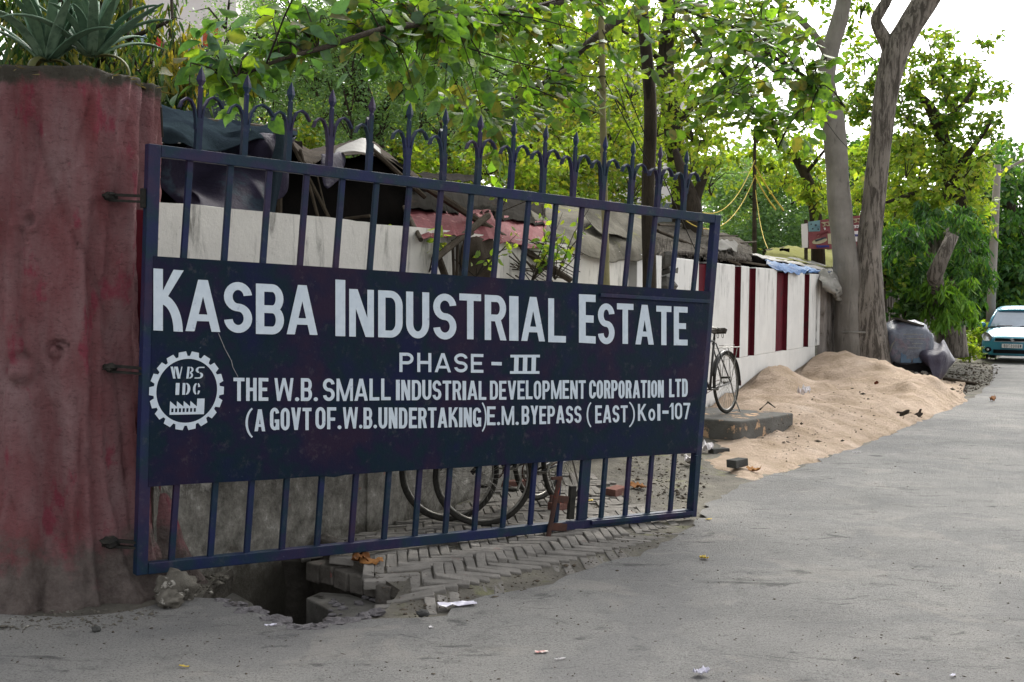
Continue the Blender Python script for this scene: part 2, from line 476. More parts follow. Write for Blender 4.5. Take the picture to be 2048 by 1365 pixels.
# ------------------------------------------------------------------ terrain
PIT = [gnd(*p) for p in [(402,1197),(432,1203),(452,1212),(480,1218),(502,1229),(524,1233),(548,1246),(562,1250),(578,1259),(598,1258),(612,1263),(636,1261),(652,1252),(668,1246),(690,1248),(712,1243),(742,1228),(776,1213),(800,1180),(745,1155),(700,1140),(655,1122),(615,1108),(590,1108),(540,1108),(470,1130),(425,1160)]]
PIT = [(p.x, p.y) for p in PIT]
def bank(x, y):
    v = wdist(x, y); u = walong(x, y)
    e = sm(1.3, 6.0, u)
    h = 0.16 * e * sm(2.3, 0.25, v)
    h += 0.05 * sm(1.0, 3.0, u) * sm(1.0, 0.2, v)
    return h
def hump(x, y):
    # the pavement rises from the road edge to a low crest, then dips to the wall
    P_ = HE; d = 1e9
    for i in range(len(P_) - 1):
        ax, ay = P_[i]; bx, by = P_[i+1]; t = max(0, min(1, ((x-ax)*(bx-ax)+(y-ay)*(by-ay)) / ((bx-ax)**2+(by-ay)**2)))
        d = min(d, math.hypot(x-ax-t*(bx-ax), y-ay-t*(by-ay)))
    if not inpoly(x, y, HP): return 0.0
    v = wdist(x, y) if y > 8.5 else (x - WP[1].x) * n1g.x + (y - WP[1].y) * n1g.y
    sg = (x + 2.01) * .779 + (y - 6.47) * .627
    return max(0.0, 0.098 - 0.021 * max(sg, 0)) * sm(0.0, 0.5, d) * sm(0.0, 0.5, v) * sm(11.2, 9.2, y)
n1g = Vector(((WP[1]-WP[0]).y, -(WP[1]-WP[0]).x)).normalized()
HE = [(gnd(*p).x, gnd(*p).y) for p in [(770,1180),(800,1235),(880,1234),(930,1212),(1040,1184),(1130,1155),(1250,1122),(1360,1078),(1400,1040)]]
HP = HE + [(gnd(*p).x, gnd(*p).y) for p in [(1420,960),(1100,930),(840,960),(600,1040),(560,1085),(640,1125)]]
def edge_d(x, y):
    d = 1e9
    for i in range(len(HE) - 1):
        ax, ay = HE[i]; bx, by = HE[i+1]; t = max(0, min(1, ((x-ax)*(bx-ax)+(y-ay)*(by-ay)) / ((bx-ax)**2+(by-ay)**2)))
        d = min(d, math.hypot(x-ax-t*(bx-ax), y-ay-t*(by-ay)))
    return d
def gz(x, y):
    h = bank(x, y) + hump(x, y)
    n = 0.02 * fbm(x * 1.7, y * 1.7, 3.1) + 0.012 * fbm(x * 6, y * 6, 1.0)
    return h + n * (0.35 + sm(0.02, 0.1, h) * 1.3)
def sheet(name, poly, holes, sp, zf, mat, far=None, kind='structure', drop=0.0):
    """triangulated ground sheet inside poly with holes; sp(y) is the point spacing at distance y"""
    xs = [p[0] for p in poly]; ys = [p[1] for p in poly]
    V = [Vector((p[0], p[1])) for p in poly]; E = [(i, (i + 1) % len(poly)) for i in range(len(poly))]
    loops = [poly]
    for H in holes:
        b = len(V); V += [Vector((p[0], p[1])) for p in H]; E += [(b + i, b + (i + 1) % len(H)) for i in range(len(H))]; loops.append(H)
    y = min(ys); k = 0
    while y < max(ys):
        s = sp(y); x = min(xs) + (k % 2) * s * 0.5
        while x < max(xs):
            X = x + rnd.uniform(-.25, .25) * s; Y = y + rnd.uniform(-.25, .25) * s
            if inpoly(X, Y, poly) and not any(inpoly(X, Y, H) for H in holes): V.append(Vector((X, Y)))
            x += s
        y += s * 0.87; k += 1
    v, e, f, _, _, _ = delaunay_2d_cdt(V, E, [], 0, 1e-5)
    F = []
    for t in f:
        cx = sum(v[i].x for i in t) / 3; cy = sum(v[i].y for i in t) / 3
        if inpoly(cx, cy, poly) and not any(inpoly(cx, cy, H) for H in holes): F.append(tuple(t))
    Z = [Vector((p.x, p.y, zf(p.x, p.y))) for p in v]
    o = link(name, mesh(name, Z, F, mat, True))
    return tag(o, kind=kind)

# road outline: irregular edge against pavement, dirt and sand
edge_px = [(-40,1222),(60,1236),(150,1240),(240,1232),(330,1212),(400,1198)]
edge_px2 = [(700,1247),(760,1246),(820,1240),(880,1234),(930,1212),(985,1196),(1040,1184),(1095,1172),(1130,1155),(1190,1140),(1250,1122),(1310,1104),(1360,1078),(1392,1050),(1420,1010),(1455,985),(1500,968),(1560,950),(1610,935),(1660,915),(1710,900),(1765,878),(1800,862),(1860,838),(1930,806),(1960,788),(1990,758),(1985,738),(1990,722)]
road = [(gnd(*p).x, gnd(*p).y) for p in edge_px]
i0 = 0
pitfront = [p for p in PIT[0:15]]
road += pitfront[1:]
road += [(gnd(*p).x, gnd(*p).y) for p in edge_px2]
rr2 = []
for a, b in zip(road, road[1:]):                      # finer, ragged edge
    L = math.dist(a, b); n = 1 if a in PIT else max(1, min(6, int(L / 0.12)))
    for i in range(n):
        t = i / n; x = a[0] + (b[0] - a[0]) * t; y = a[1] + (b[1] - a[1]) * t
        j = 0 if (i == 0 and a in PIT) else min(0.05, 0.012 * math.hypot(x, y) * 0.5)
        rr2.append((x + rnd.uniform(-j, j), y + rnd.uniform(-j, j)))
rr2.append(road[-1])
ex, ey = road[-1]
dx, dy = WD2.x, WD2.y
roadpoly = rr2 + [(ex + dx * 60, ey + dy * 60), (ex + dx * 220, ey + dy * 220), (ex + dx * 220 + 9, ey + dy * 220), (ex + 60 * dx + 9, ey + 60 * dy), (24, 35), (12, 12), (9.0, 3.0), (6, -3), (-6, -3), (-6, 5.6)]
def spacing(y):
    return 0.11 if y < 7.8 else 0.11 + (y - 7.8) * 0.035 if y < 60 else 8 + (y - 60) * 0.2
sheet('road', roadpoly, [], lambda y: max(spacing(abs(y)), 0.14), lambda x, y: 0.012 + 0.006 * fbm(x * 1.3, y * 1.3) + 0.004 * fbm(x * 5, y * 5, 2), MAT['asphalt'])
big = [(-60, -8), (60, -8), (200, 60), (420, 420), (-300, 420), (-160, 60)]
sheet('ground', big, [PIT], lambda y: 0.13 if 4.5 < y < 11 else (1.5 if y <= 4.5 else 0.13 + (y - 11) * 0.08) if y < 60 else 10 + (y - 60) * 0.15,
      lambda x, y: gz(x, y) - 0.02, MAT['dirt']) if False else None
# ground in three rings so that only the near verge is dense
near = [(-3.6, 4.6), (3.2, 4.6), (6.5, 9), (9.5, 17), (13.0, 24), (16.5, 34), (11.5, 34), (5.6, 24.0), (0.2, 12.5), (-4.2, 9.2)]
def nearz(x, y): return gz(x, y) - 0.012
sheet('ground', near, [PIT], lambda y: 0.085 if y < 11.5 else 0.12 + (y - 11.5) * 0.03, nearz, MAT['dirt'])
big = [(-60, -8), (60, -8), (200, 60), (420, 420), (-300, 420), (-160, 60)]
sheet('ground', big, [near], lambda y: 3 if y < 60 else 25, lambda x, y: -0.03 if not inpoly(x, y, [(a * 1.02, b) for a, b in near]) else nearz(x, y), MAT['dirt'])

# drain under the broken pavement
drain = tag(bpy.data.objects.new('drain', None), kind='structure'); COL.objects.link(drain)
cxp = sum(p[0] for p in PIT) / len(PIT); cyp = sum(p[1] for p in PIT) / len(PIT)
drain.location = (cxp, cyp, -0.8)
V = []; F = []; N = len(PIT)
rings = [(-0.012, 1.0), (-0.05, 0.985), (-0.11, 1.005), (-0.25, 1.02), (-0.5, 1.0), (-0.85, 0.98)]
for j, (z, s) in enumerate(rings):
    for p in PIT:
        q = 1 + (0.03 * noise.noise(Vector((p[0] * 5, p[1] * 5, z * 6))) if j else 0)
        V.append(Vector((cxp + (p[0] - cxp) * s * q, cyp + (p[1] - cyp) * s * q, z + (nearz(*p) + 0.012 if j == 0 else 0))))
for j in range(len(rings) - 1):
    for i in range(N):
        i2 = (i + 1) % N
        F.append((j*N+i, (j+1)*N+i, (j+1)*N+i2, j*N+i2))
F.append(tuple((len(rings)-1)*N + i for i in range(N)))
link('drain_wall', mesh('drain_wall', V, F, MAT['dark_mud']), drain)
def slab(poly, z1, z0, name, mat, parent, bumps=0.004, bevel=0.01):
    n = len(poly)
    V = [Vector((p[0], p[1], z1 + bumps * noise.noise(Vector((p[0] * 9, p[1] * 9, 0))))) for p in poly] + [Vector((p[0], p[1], z0)) for p in poly]
    F = [tuple(range(n)), tuple(range(n, 2 * n))[::-1]] + [(i, n + i, n + (i + 1) % n, (i + 1) % n) for i in range(n)]
    me = mesh(name, V, F, mat)
    o = link(name, me, parent)
    if bevel:
        m = o.modifiers.new('b', 'BEVEL'); m.width = bevel; m.segments = 2
    return o
g2 = lambda pts, z=0: [(gnd(px, py, z).x, gnd(px, py, z).y) for px, py in pts][::-1]
slab(g2([(640,1184),(700,1188),(751,1206),(790,1216),(740,1240),(692,1252),(668,1233),(652,1216),(612,1196)], -0.115), -0.115, -0.7, 'ledge', MAT['concrete'], drain)
slab(g2([(410,1190),(480,1216),(524,1233),(505,1205),(470,1186),(430,1176)], -0.16), -0.16, -0.7, 'ledge', MAT['concrete'], drain)
for (px, py, s) in [(545,1190,0.07),(560,1196,0.06),(515,1180,0.08),(470,1190,0.05),(600,1175,0.07)]:
    c = gnd(px, py, -0.3)
    MB().ellipsoid((c.x, c.y, -0.3), (s, s * .8, s * .6), 8, 6, bump=0.5, seed=px).obj('rubble', MAT['dark_mud'], drain)
# the course of bricks on edge along the pit
a = gnd(612, 1127); b = gnd(783, 1175)
dv = (b - a); L = dv.length; dv.normalize(); back = Vector((-dv.y, dv.x, 0))
nb = 6; w = L / nb
brick_me = MB().box((0, 0, -0.115), (w * 0.93, 0.235, 0.0)).obj('brick', MAT['edge_brick'], drain)
for k in range(nb):
    o = brick_me if k == 0 else brick_me.copy()
    if k: COL.objects.link(o)
    o.parent = drain; o.matrix_parent_inverse = worldm(drain).inverted()
    p = a + dv * (k * w)
    o.location = (p.x + rnd.uniform(-.01, .01), p.y + rnd.uniform(-.012, .012), 0.012 + rnd.uniform(-.008, .01) - (0.012 if k > 4 else 0))
    o.rotation_euler = (rnd.uniform(-.04, .04), rnd.uniform(-.06, .06), math.atan2(dv.y, dv.x) + rnd.uniform(-.05, .05))
m = brick_me.modifiers.new('b', 'BEVEL'); m.width = 0.01; m.segments = 2
for o in drain.children:
    if o.name.startswith('brick') and not o.modifiers:
        m = o.modifiers.new('b', 'BEVEL'); m.width = 0.01; m.segments = 2

# herringbone brick pavement
pave = tag(bpy.data.objects.new('pavement', None), kind='structure'); COL.objects.link(pave)
pave.location = (0.0, 8.0, 0.0)
PP = g2([(590,1096),(640,1078),(705,1060),(770,1030),(860,1000),(960,982),(1080,962),(1180,962),(1250,1000),(1345,1040),(1330,1082),(1262,1112),(1190,1134),(1132,1152),(1066,1172),(985,1190),(940,1200),(905,1226),(800,1240),(742,1236),(790,1186),(700,1142),(610,1112)])
th = R(6); e1 = Vector((math.cos(th), math.sin(th))); e2 = Vector((-math.sin(th), math.cos(th)))
BW = 0.067; nL = 4; cells = []
for jy in range(-60, 90):
    for m_ in range(-20, 20):
        cells.append((jy + 2 * nL * m_, jy, 0))
        xx = jy
        x = xx; y0 = x - 2 * nL + 1 - 2 * nL * m_
        cells.append((x, y0, 1))
bm_h = None; cnt = 0
o0 = Vector((-0.3, 7.6))
protos = []
for kx in range(5):
    mb = MB().box((-BW*nL/2+.004, -BW/2+.0032, -.05), (BW*nL/2-.004, BW/2-.0032, 0))
    for i in range(4, 8):
        mb.V[i].x += rnd.uniform(-.006, .006); mb.V[i].y += rnd.uniform(-.005, .005); mb.V[i].z += rnd.uniform(-.005, .004)
    protos.append(mesh('brick', mb.V, mb.F, MAT['pave_brick']))
place = []
for (cx, cy, kind) in set(cells):
    if kind == 0: c = o0 + e1 * (cx + nL/2) * BW + e2 * (cy + .5) * BW; rz = th
    else: c = o0 + e1 * (cx + .5) * BW + e2 * (cy + nL/2) * BW; rz = th + PI / 2
    if inpoly(c.x, c.y, PP) and wdist(c.x, c.y) > 0.1 or (inpoly(c.x, c.y, PP) and c.y < 8.5):
        if not inpoly(c.x, c.y, PIT): place.append((c.y, c.x, rz))
place.sort()
restb = MB(); nobj = 0
for i, (y, x, rz) in enumerate(place):
    if rnd.random() < 0.03: continue
    nrm = Vector((nearz(x-.05, y) - nearz(x+.05, y), nearz(x, y-.05) - nearz(x, y+.05), .1)).normalized()
    Q = Vector((0, 0, 1)).rotation_difference(nrm).to_matrix().to_4x4()
    loc = Vector((x + rnd.uniform(-.004, .004), y + rnd.uniform(-.004, .004), nearz(x, y) + 0.021 + rnd.uniform(-.005, .005) - (.026 + .022 * fbm(x * 2.5, y * 2.5, 5)) * sm(.42, .02, edge_d(x, y)) - .010 * max(0, fbm(x * 1.6, y * 1.6, 8))))
    Mb = Matrix.Translation(loc) @ Q @ Matrix.Rotation(rz + rnd.uniform(-.03, .03) + (PI if rnd.random() < .5 else 0), 4, 'Z') @ Matrix.Rotation(rnd.uniform(-.025, .025), 4, 'X')
    if nobj >= 296:
        me_ = protos[i % 5]; restb.add([Mb @ v_.co for v_ in me_.vertices], [tuple(p_.vertices) for p_ in me_.polygons]); continue
    nobj += 1
    o = link('brick', protos[i % 5], pave); o.matrix_basis = Mb
    if y < 8.6:
        m = o.modifiers.new('b', 'BEVEL'); m.width = 0.007; m.segments = 2
if restb.V: tag(restb.obj('far_bricks', MAT['pave_brick'], pave), kind='stuff')
print('paving bricks', len(place))

# ------------------------------------------------------------------ sand heap
def sandz(x, y):
    u = walong(x, y); v = wdist(x, y)
    g = lambda cx, cy, s1, s2, a: a * math.exp(-((x - cx) ** 2 / s1 ** 2 + (y - cy) ** 2 / s2 ** 2))
    h = g(6.15, 22.4, .95, 1.7, .47) + g(7.1, 21.0, 1.1, 1.7, .22) + g(6.6, 19.2, 1.0, 1.2, .12) + .07 * abs(fbm(x * 1.1, y * 1.1, 6.0, 3)) * sm(26, 21, y) + g(4.05, 19.1, .55, .9, .36) + g(5.2, 17.6, 1.1, 2.0, .17) + g(3.5, 15.8, 1.0, 1.8, .15)
    h += g(4.3, 13.9, .8, 1.0, .05)
    h += 0.09 * fbm(x * 1.8, y * 1.8, 4.0) * sm(0.02, 0.2, h) + 0.05 * fbm(x * 3.4, y * 3.4, 9.0, 3) + 0.012 * fbm(x * 12, y * 12, 2.0, 3)
    return h
SP = [(1412,846),(1425,905),(1402,935),(1440,948),(1500,965),(1560,948),(1615,932),(1680,908),(1720,894),(1770,874),(1830,848),(1880,826),(1938,803),(1925,790)]
sp_w = [(gnd(*p).x, gnd(*p).y) for p in SP]
s2w = []
for a_, b_ in zip(sp_w, sp_w[1:]):
    n = max(1, int(math.dist(a_, b_) / .15))
    for i in range(n):
        t = i / n; x = a_[0] + (b_[0]-a_[0]) * t; y = a_[1] + (b_[1]-a_[1]) * t
        s2w.append((x + .10 * fbm(x * 3, y * 3, 0), y + .22 * fbm(x * 3, y * 3, 7)))
s2w += [sp_w[-1], (9.3, 25.0), (8.0, 26.0), (6.9, 25.3)]
s2w += [tuple(wxy(u, 0.02)) for u in (16.0, 13, 10, 8, 6.0)]
def sz(x, y):
    # thins out to nothing at the outline
    dmin = min(math.hypot(x - p[0], y - p[1]) for p in s2w[:-9])
    f = sm(0.0, 0.5, dmin)
    return max(gz(x, y) - 0.01, 0.012) - 0.03 * (1 - sm(0, .16, dmin)) + sm(0, .14, dmin) * .008 + f * (0.015 + max(0, sandz(x, y)))
so = sheet('sand', s2w, [], lambda y: 0.085 if y < 15 else 0.12, sz, MAT['sand'], kind='stuff')
tag(so, 'heap of pale builders\' sand spread against the striped wall', 'sand heap')
so.name = 'sand_heap'
def sandtop(x, y): return sz(x, y) if inpoly(x, y, s2w) else max(gz(x, y) - .012, 0.012)

# ------------------------------------------------------------------ boundary wall
wall = empty('boundary_wall', (WP[1].x, WP[1].y, 0), 'long white limewashed wall with maroon slots running behind the gate', 'wall')
WT, SLB, TH = 2.15, 0.80, 0.22
def wall_u(px, z=1.2):
    p = wallpt(px, 600); return walong(p.x, p.y)
def wbox(mb, u0, u1, z0, z1, v0, v1, jit=0.0):
    n = max(1, int((u1 - u0) / 0.6)) if jit else 1
    P = lambda u, v, z: Vector((*wxy(u, v), z))
    V = []; F = []
    for i in range(n + 1):
        u = u0 + (u1 - u0) * i / n; dz = jit * fbm(u * 1.3, 0.5, 2)
        V += [P(u, v1, z0), P(u, v0, z0), P(u, v0, z1 + dz), P(u, v1, z1 + dz)]
    for i in range(n):
        b = 4 * i; c = b + 4
        F += [(b, c, c+1, b+1), (b+1, c+1, c+2, b+2), (b+2, c+2, c+3, b+3), (b+3, c+3, c, b)]
    F += [(0, 1, 2, 3), (4*n+3, 4*n+2, 4*n+1, 4*n)]
    mb.add(V, F)
# near part: from the pillar to the bend and on to the first gap, solid
U_end = 16.05
n1 = Vector(((WP[1]-WP[0]).y, -(WP[1]-WP[0]).x)).normalized()
mb = MB()
q0 = WP[0]; q1 = WP[1]
Pn = [(q0 + n1 * 0), (q0 + (q1 - q0) * .5), q1]
back = [p - n1 * TH for p in Pn]; back[-1] = q1 - (n1 + WN2).normalized() * TH
# slot at the far left next to the pillar (white strip right of it)
sA = wallpt(296, 900); sB = wallpt(311, 900)
nr, nz = 26, 22
def plasterz(s, z):
    low = sm(0.75, 0.45, z + 0.25 * fbm(s * 1.7, z * 1.7, 8))
    return 0.012 * low * fbm(s * 5, z * 5, 1) - 0.014 * low
V = []; F = []
LN = (q1 - q0).length; stripL = (Vector((sB.x, sB.y)) - q0).length
for i in range(nr * 2 + 1):
    s = stripL + (LN - stripL) * i / (nr * 2)
    p = q0 + (q1 - q0) * (s / LN)
    for j in range(nz * 2 + 1):
        z = -0.4 + (WT + 0.4) * j / (nz * 2)
        dzt = 0.012 * fbm(s * 2, 0, 2) if j == nz * 2 else 0
        d = plasterz(s, z)
        V.append(Vector((p.x + n1.x * d, p.y + n1.y * d, z + dzt)))
M_ = nz * 2 + 1
for i in range(nr * 2):
    for j in range(nz * 2):
        F.append((i*M_+j, (i+1)*M_+j, (i+1)*M_+j+1, i*M_+j+1))
b0 = len(V)
for i in (0, nr * 2):
    s = stripL + (LN - stripL) * i / (nr * 2); p = q0 + (q1 - q0) * (s / LN)
    V += [Vector((p.x - n1.x * TH, p.y - n1.y * TH, -0.4)), Vector((p.x - n1.x * TH, p.y - n1.y * TH, WT))]
tl, tr = M_ - 1, nr * 2 * M_ + M_ - 1
F.append(tuple([b0 + 1, b0 + 3] + [i * M_ + M_ - 1 for i in range(nr * 2, -1, -1)]))
F.append(tuple([b0] + [0 + j for j in range(M_)][::1] + [b0 + 1]))
link('wall_panel', mesh('wall_panel', V, F, MAT['wall_near']), wall)
mb = MB()
p0 = q0 + (q1 - q0) * .0 - n1 * 0.09; p1 = Vector((sB.x, sB.y)) - n1 * 0.09
mb.beam((p0.x, p0.y, 1.0), (p1.x, p1.y, 1.0), 0.06, 2.2); mb.obj('slot_panel', MAT['maroon'], wall)
gapA, gapB = wall_u(1256), wall_u(1273)
brk0, brk1 = wall_u(1322), wall_u(1347)
mb = MB(); wbox(mb, 0.0, gapA, -0.3, WT, 0, -TH, 0.02); o = mb.obj('wall_panel', MAT['wall_near'], wall)
mb = MB(); wbox(mb, gapA, gapB, -0.3, SLB + .1, 0, -TH); wbox(mb, gapB, brk0, -0.3, WT, 0, -TH, 0.01); mb.obj('wall_panel', MAT['wall_far'], wall)
mb = MB(); wbox(mb, brk0, brk1, -0.3, 1.35, 0, -TH); mb.obj('wall_panel', MAT['concrete'], wall)
slots = [(1397,1421),(1469,1481.5),(1498,1511),(1553,1575.5),(1608.5,1618.5),(1636,1642.5)]
us = [(wall_u(a_), wall_u(b_)) for a_, b_ in slots]
mb = MB(); wbox(mb, brk1, U_end, -0.3, SLB, 0, -TH); mb.obj('wall_base', MAT['wall_far'], wall)
cur = brk1
for k, (a_, b_) in enumerate(us + [(U_end, U_end + .1)]):
    mb = MB(); wbox(mb, cur, a_, SLB, WT, 0, -TH, 0.012); mb.obj('pier', MAT['wall_far'], wall, bevel=0.012)
    if k < len(us):
        mb = MB(); wbox(mb, a_ + .005, b_ - .005, SLB, WT - .04, -0.07, -TH + .02); wbox(mb, b_ - .005, b_ - .0005, SLB + .001, WT - .02, -0.002, -TH + .02); wbox(mb, a_ + .0005, a_ + .005, SLB + .001, WT - .02, -0.002, -TH + .02); mb.obj('slot_panel', MAT['maroon'], wall)
        cur = b_
# chips of rubble in the broken stretch
for (px, py, s) in [(1328,520,.13),(1337,545,.12),(1331,572,.15),(1342,565,.09)]:
    p = wallpt(px, py, 0.1)
    MB().ellipsoid(p, (s, s, s * .8), 8, 6, bump=.6, seed=px).obj('rubble', MAT['concrete'], wall)

# far wall of precast slats past the twin trunk
fw = empty('slatted_wall', (*wxy(19.5, 0), 0), 'grey precast concrete slat wall running on beyond the twin trunked tree', 'wall')
MAT['slat'] = simple('weathered_slat', (136, 130, 126), (104, 98, 94), 3, 0.95, 0.01, 30, False, c3=(86, 80, 74), c3amt=.55, random_obj=.25)
mbs = MB().box((-.11, -.05, 0), (.11, .05, 2.0)); sme = mesh('slat', mbs.V, mbs.F, MAT['slat'])
u = 16.6; k = 0
while u < 62:
    o = link('slat', sme, fw); p = wxy(u, 0.0); o.location = (p.x, p.y, 0.1 + rnd.uniform(-.03, .03)); o.rotation_euler = (rnd.uniform(-.02, .02), rnd.uniform(-.02, .02), math.atan2(WD2.y, WD2.x))
    u += 0.33; k += 1
mb = MB(); wbox(mb, 16.5, 62, 0.9, 1.02, -0.052, -0.11); mb.obj('rail', MAT['slat'], fw)
mb = MB(); wbox(mb, 16.5, 62, -.1, 0.25, -0.052, -0.15); mb.obj('footing', MAT['slat'], fw)

# ------------------------------------------------------------------ pillar shaped like a tree stump
PC = Vector((-2.52, 6.86, 0)); PR, PH = 0.505, 2.80
pil = empty('stump_pillar', PC, 'dull red cement gate pillar moulded like a fluted tree trunk', 'gate pillar')
NA, NZ = 220, 170
V = []; F = []
for j in range(NZ + 1):
    z = -0.1 + (PH + 0.1) * j / NZ
    for i in range(NA):
        th_ = 2 * PI * i / NA
        tw = th_ + 0.20 * math.sin(z * 1.1) + 0.06 * noise.noise(Vector((math.cos(th_) * 2, math.sin(th_) * 2, z * 1.5)))
        r = PR * (1 + 0.27 * math.exp(-max(z, 0) / 0.22) - 0.03 * math.sin(z * 1.1))
        wz = 0.6 + 0.55 * math.exp(-z / .8)
        d = Vector((math.cos(tw), math.sin(tw), 0))
        fl = 0
        for s_, am in ((2.6, 0.09), (5.2, 0.045)):
            nn = noise.noise(Vector((d.x * s_, d.y * s_, z * 0.38 + s_)))
            fl += am * (1 - 2.6 * abs(nn)) if s_ > 3 else am * 1.6 * nn
        groove = abs(math.sin(tw * 6.5 + 1.2 * noise.noise(Vector((d.x, d.y, z * .7)))))
        ga = .72 + .9 * noise.noise(Vector((d.x * 2.2, d.y * 2.2, z * 1.1 + 7)))
        fl += 0.085 * max(0.1, ga) * (groove ** 0.6 - 0.72)
        dg_ = abs(math.sin(tw * 3.0 + z * 1.5 + 2.0 * noise.noise(Vector((d.x * 1.5, d.y * 1.5, z * .5 + 5)))))
        gb = .62 + .9 * noise.noise(Vector((d.x * 1.7, d.y * 1.7, z * .9 + 17)))
        fl += 0.10 * max(0.05, gb) * (dg_ ** 0.45 - 0.85)
        rt = abs(math.sin(th_ * 5.5 + 1.5))
        fl += .10 * math.exp(-max(z, 0) / .28) * (rt - .5)
        r += fl * wz + 0.012 * noise.noise(Vector((d.x * 7, d.y * 7, z * 5))) + 0.006 * noise.noise(Vector((d.x * 16, d.y * 16, z * 14))) + 0.003 * noise.noise(Vector((d.x * 34, d.y * 34, z * 26)))
        V.append(Vector((PC.x + r * math.cos(th_), PC.y + r * math.sin(th_), z + (0.025 * noise.noise(Vector((d.x * 2, d.y * 2, 3))) * sm(PH - .3, PH, z)))))
for j in range(NZ):
    for i in range(NA):
        i2 = (i + 1) % NA
        F.append((j*NA+i, j*NA+i2, (j+1)*NA+i2, (j+1)*NA+i))
# rim rolls inwards to the soil
prev = NZ * NA
for sc_, dz in ((0.975, 0.012), (0.94, 0.0), (0.92, -0.05)):
    b = len(V)
    for i in range(NA):
        p = V[NZ * NA + i]; V.append(Vector((PC.x + (p.x - PC.x) * sc_, PC.y + (p.y - PC.y) * sc_, p.z + dz)))
    for i in range(NA):
        i2 = (i + 1) % NA; F.append((prev + i, prev + i2, b + i2, b + i))
    prev = b
F.append(tuple(prev + i for i in range(NA)))
def knot(px, py, rx, rz_, dep):
    c = at(px, py, PC.y - PR)
    for v in V:
        if v.y > PC.y: continue
        q = math.hypot((v.x - c.x) / rx, (v.z - c.z) / rz_)
        if q < 1.6:
            k = math.exp(-(q - 0.75) ** 2 / 0.05) * 0.6 - math.exp(-q * q / 0.12)
            v.y -= dep * k * 1.8
knot(55, 440, .055, .07, .022); knot(98, 705, .05, .06, -.02); knot(40, 745, .09, .11, -.035); knot(110, 690, .05, .02, -.03)
link('trunk_shell', mesh('trunk_shell', V, F, MAT['pillar'], True), pil)
MAT['soil'] = simple('planter_soil', (62, 54, 44), (92, 80, 60), 12, 0.95, 0.03, 30, False)
V = []; F = []
for j in range(7):
    for i in range(40):
        r = PR * 0.93 * (1 - j / 7); a_ = 2 * PI * i / 40
        V.append(Vector((PC.x + r * math.cos(a_), PC.y + r * math.sin(a_), PH - 0.02 + 0.05 * (j / 6) + 0.03 * noise.noise(Vector((r * 6 * math.cos(a_), r * 6 * math.sin(a_), 1))))))
for j in range(6):
    for i in range(40): F.append((j*40+i, j*40+(i+1) % 40, (j+1)*40+(i+1) % 40, (j+1)*40+i))
F.append(tuple(6*40 + i for i in range(40)))
link('soil', mesh('soil', V, F, MAT['soil'], True), pil)

# ------------------------------------------------------------------ gate
GA = Vector((-2.0127, 6.4737, 0.1427)); GD = Vector((.7787, .6266, -.0302)); GU = Vector((.0425, -.0048, .9991)); GN = Vector((.6259, -.7793, -.0304))
def gp(px, py, off=0.0):
    d = ray(px, py); o = GA + GN * off
    t = (o - CAM).dot(GN) / d.dot(GN); P = CAM + d * t - GA
    return P.dot(GD), P.dot(GU)
def G3(s, h, n=0.0): return GA + GD * s + GU * h + GN * n
gate = empty('iron_gate', GA, 'dark blue iron gate leaf with spear tops and a painted estate name board', 'gate')
GM = Matrix(((GD.x, GU.x, GN.x, GA.x), (GD.y, GU.y, GN.y, GA.y), (GD.z, GU.z, GN.z, GA.z), (0, 0, 0, 1)))
def gbar(mb, s0, h0, s1, h1, w, t, n=0.0):
    p = G3(s0, h0, n); q = G3(s1, h1, n)
    return mb.beam(p, q, w, t, GN)
def gq(mb, quad, n0, n1):
    """prism over a quad of (s,h) corners"""
    V = [G3(s, h, n0) for s, h in quad] + [G3(s, h, n1) for s, h in quad]
    return mb.add(V, [(3,2,1,0),(4,5,6,7),(0,1,5,4),(1,2,6,5),(2,3,7,6),(3,0,4,7)])
Wd = 4.43
TLc, TRc, BRc, BLc = (-.015, 2.285), (4.44, 2.275), (4.375, -.003), (.02, -.002)
lerp = lambda a, b, t: (a[0] + (b[0] - a[0]) * t, a[1] + (b[1] - a[1]) * t)
gq(MB(), [BLc, (BLc[0] + .062, .0), (TLc[0] + .068, 2.285), TLc], -.028, .028).obj('stile', MAT['gate'], gate, bevel=.004)
gq(MB(), [(BRc[0] - .062, .0), BRc, TRc, (TRc[0] - .062, 2.275)], -.028, .028).obj('stile', MAT['gate'], gate, bevel=.004)
gq(MB(), [(.055, 2.222), (4.376, 2.212), (4.378, 2.275), (.055, 2.285)], -.026, .026).obj('rail', MAT['gate'], gate, bevel=.004)
gq(MB(), [(.085, -.002), (4.311, -.003), (4.313, .058), (.085, .060)], -.026, .026).obj('rail', MAT['gate'], gate, bevel=.004)
# bars
ub = [(0.216 + .2352 * k) for k in range(18)]
for k, s in enumerate(ub):
    mb = MB(); st = s + .012 + .02 * (k / 17)
    gbar(mb, s, 1.69, st, 2.225, .034, .024, -.002); mb.obj('bar', MAT['gate'], gate, bevel=.003)
lb = [.223,.450,.671,.893,1.124,1.358,1.593,1.822,2.055,2.288,2.523,2.760,2.987,3.412,3.647,3.875,4.113]
for s in lb:
    mb = MB(); gbar(mb, s, .055, s + .012, .50, .034, .024, -.002); mb.obj('bar', MAT['gate'], gate, bevel=.003)
mb = MB(); gbar(mb, 3.225, .055, 3.235, .50, .085, .03, -.002); mb.obj('post', MAT['gate'], gate, bevel=.003)
mb = MB(); gbar(mb, 3.115, .07, 3.12, .30, .05, .03, .004); mb.obj('latch', MAT['black_iron'], gate, bevel=.004)
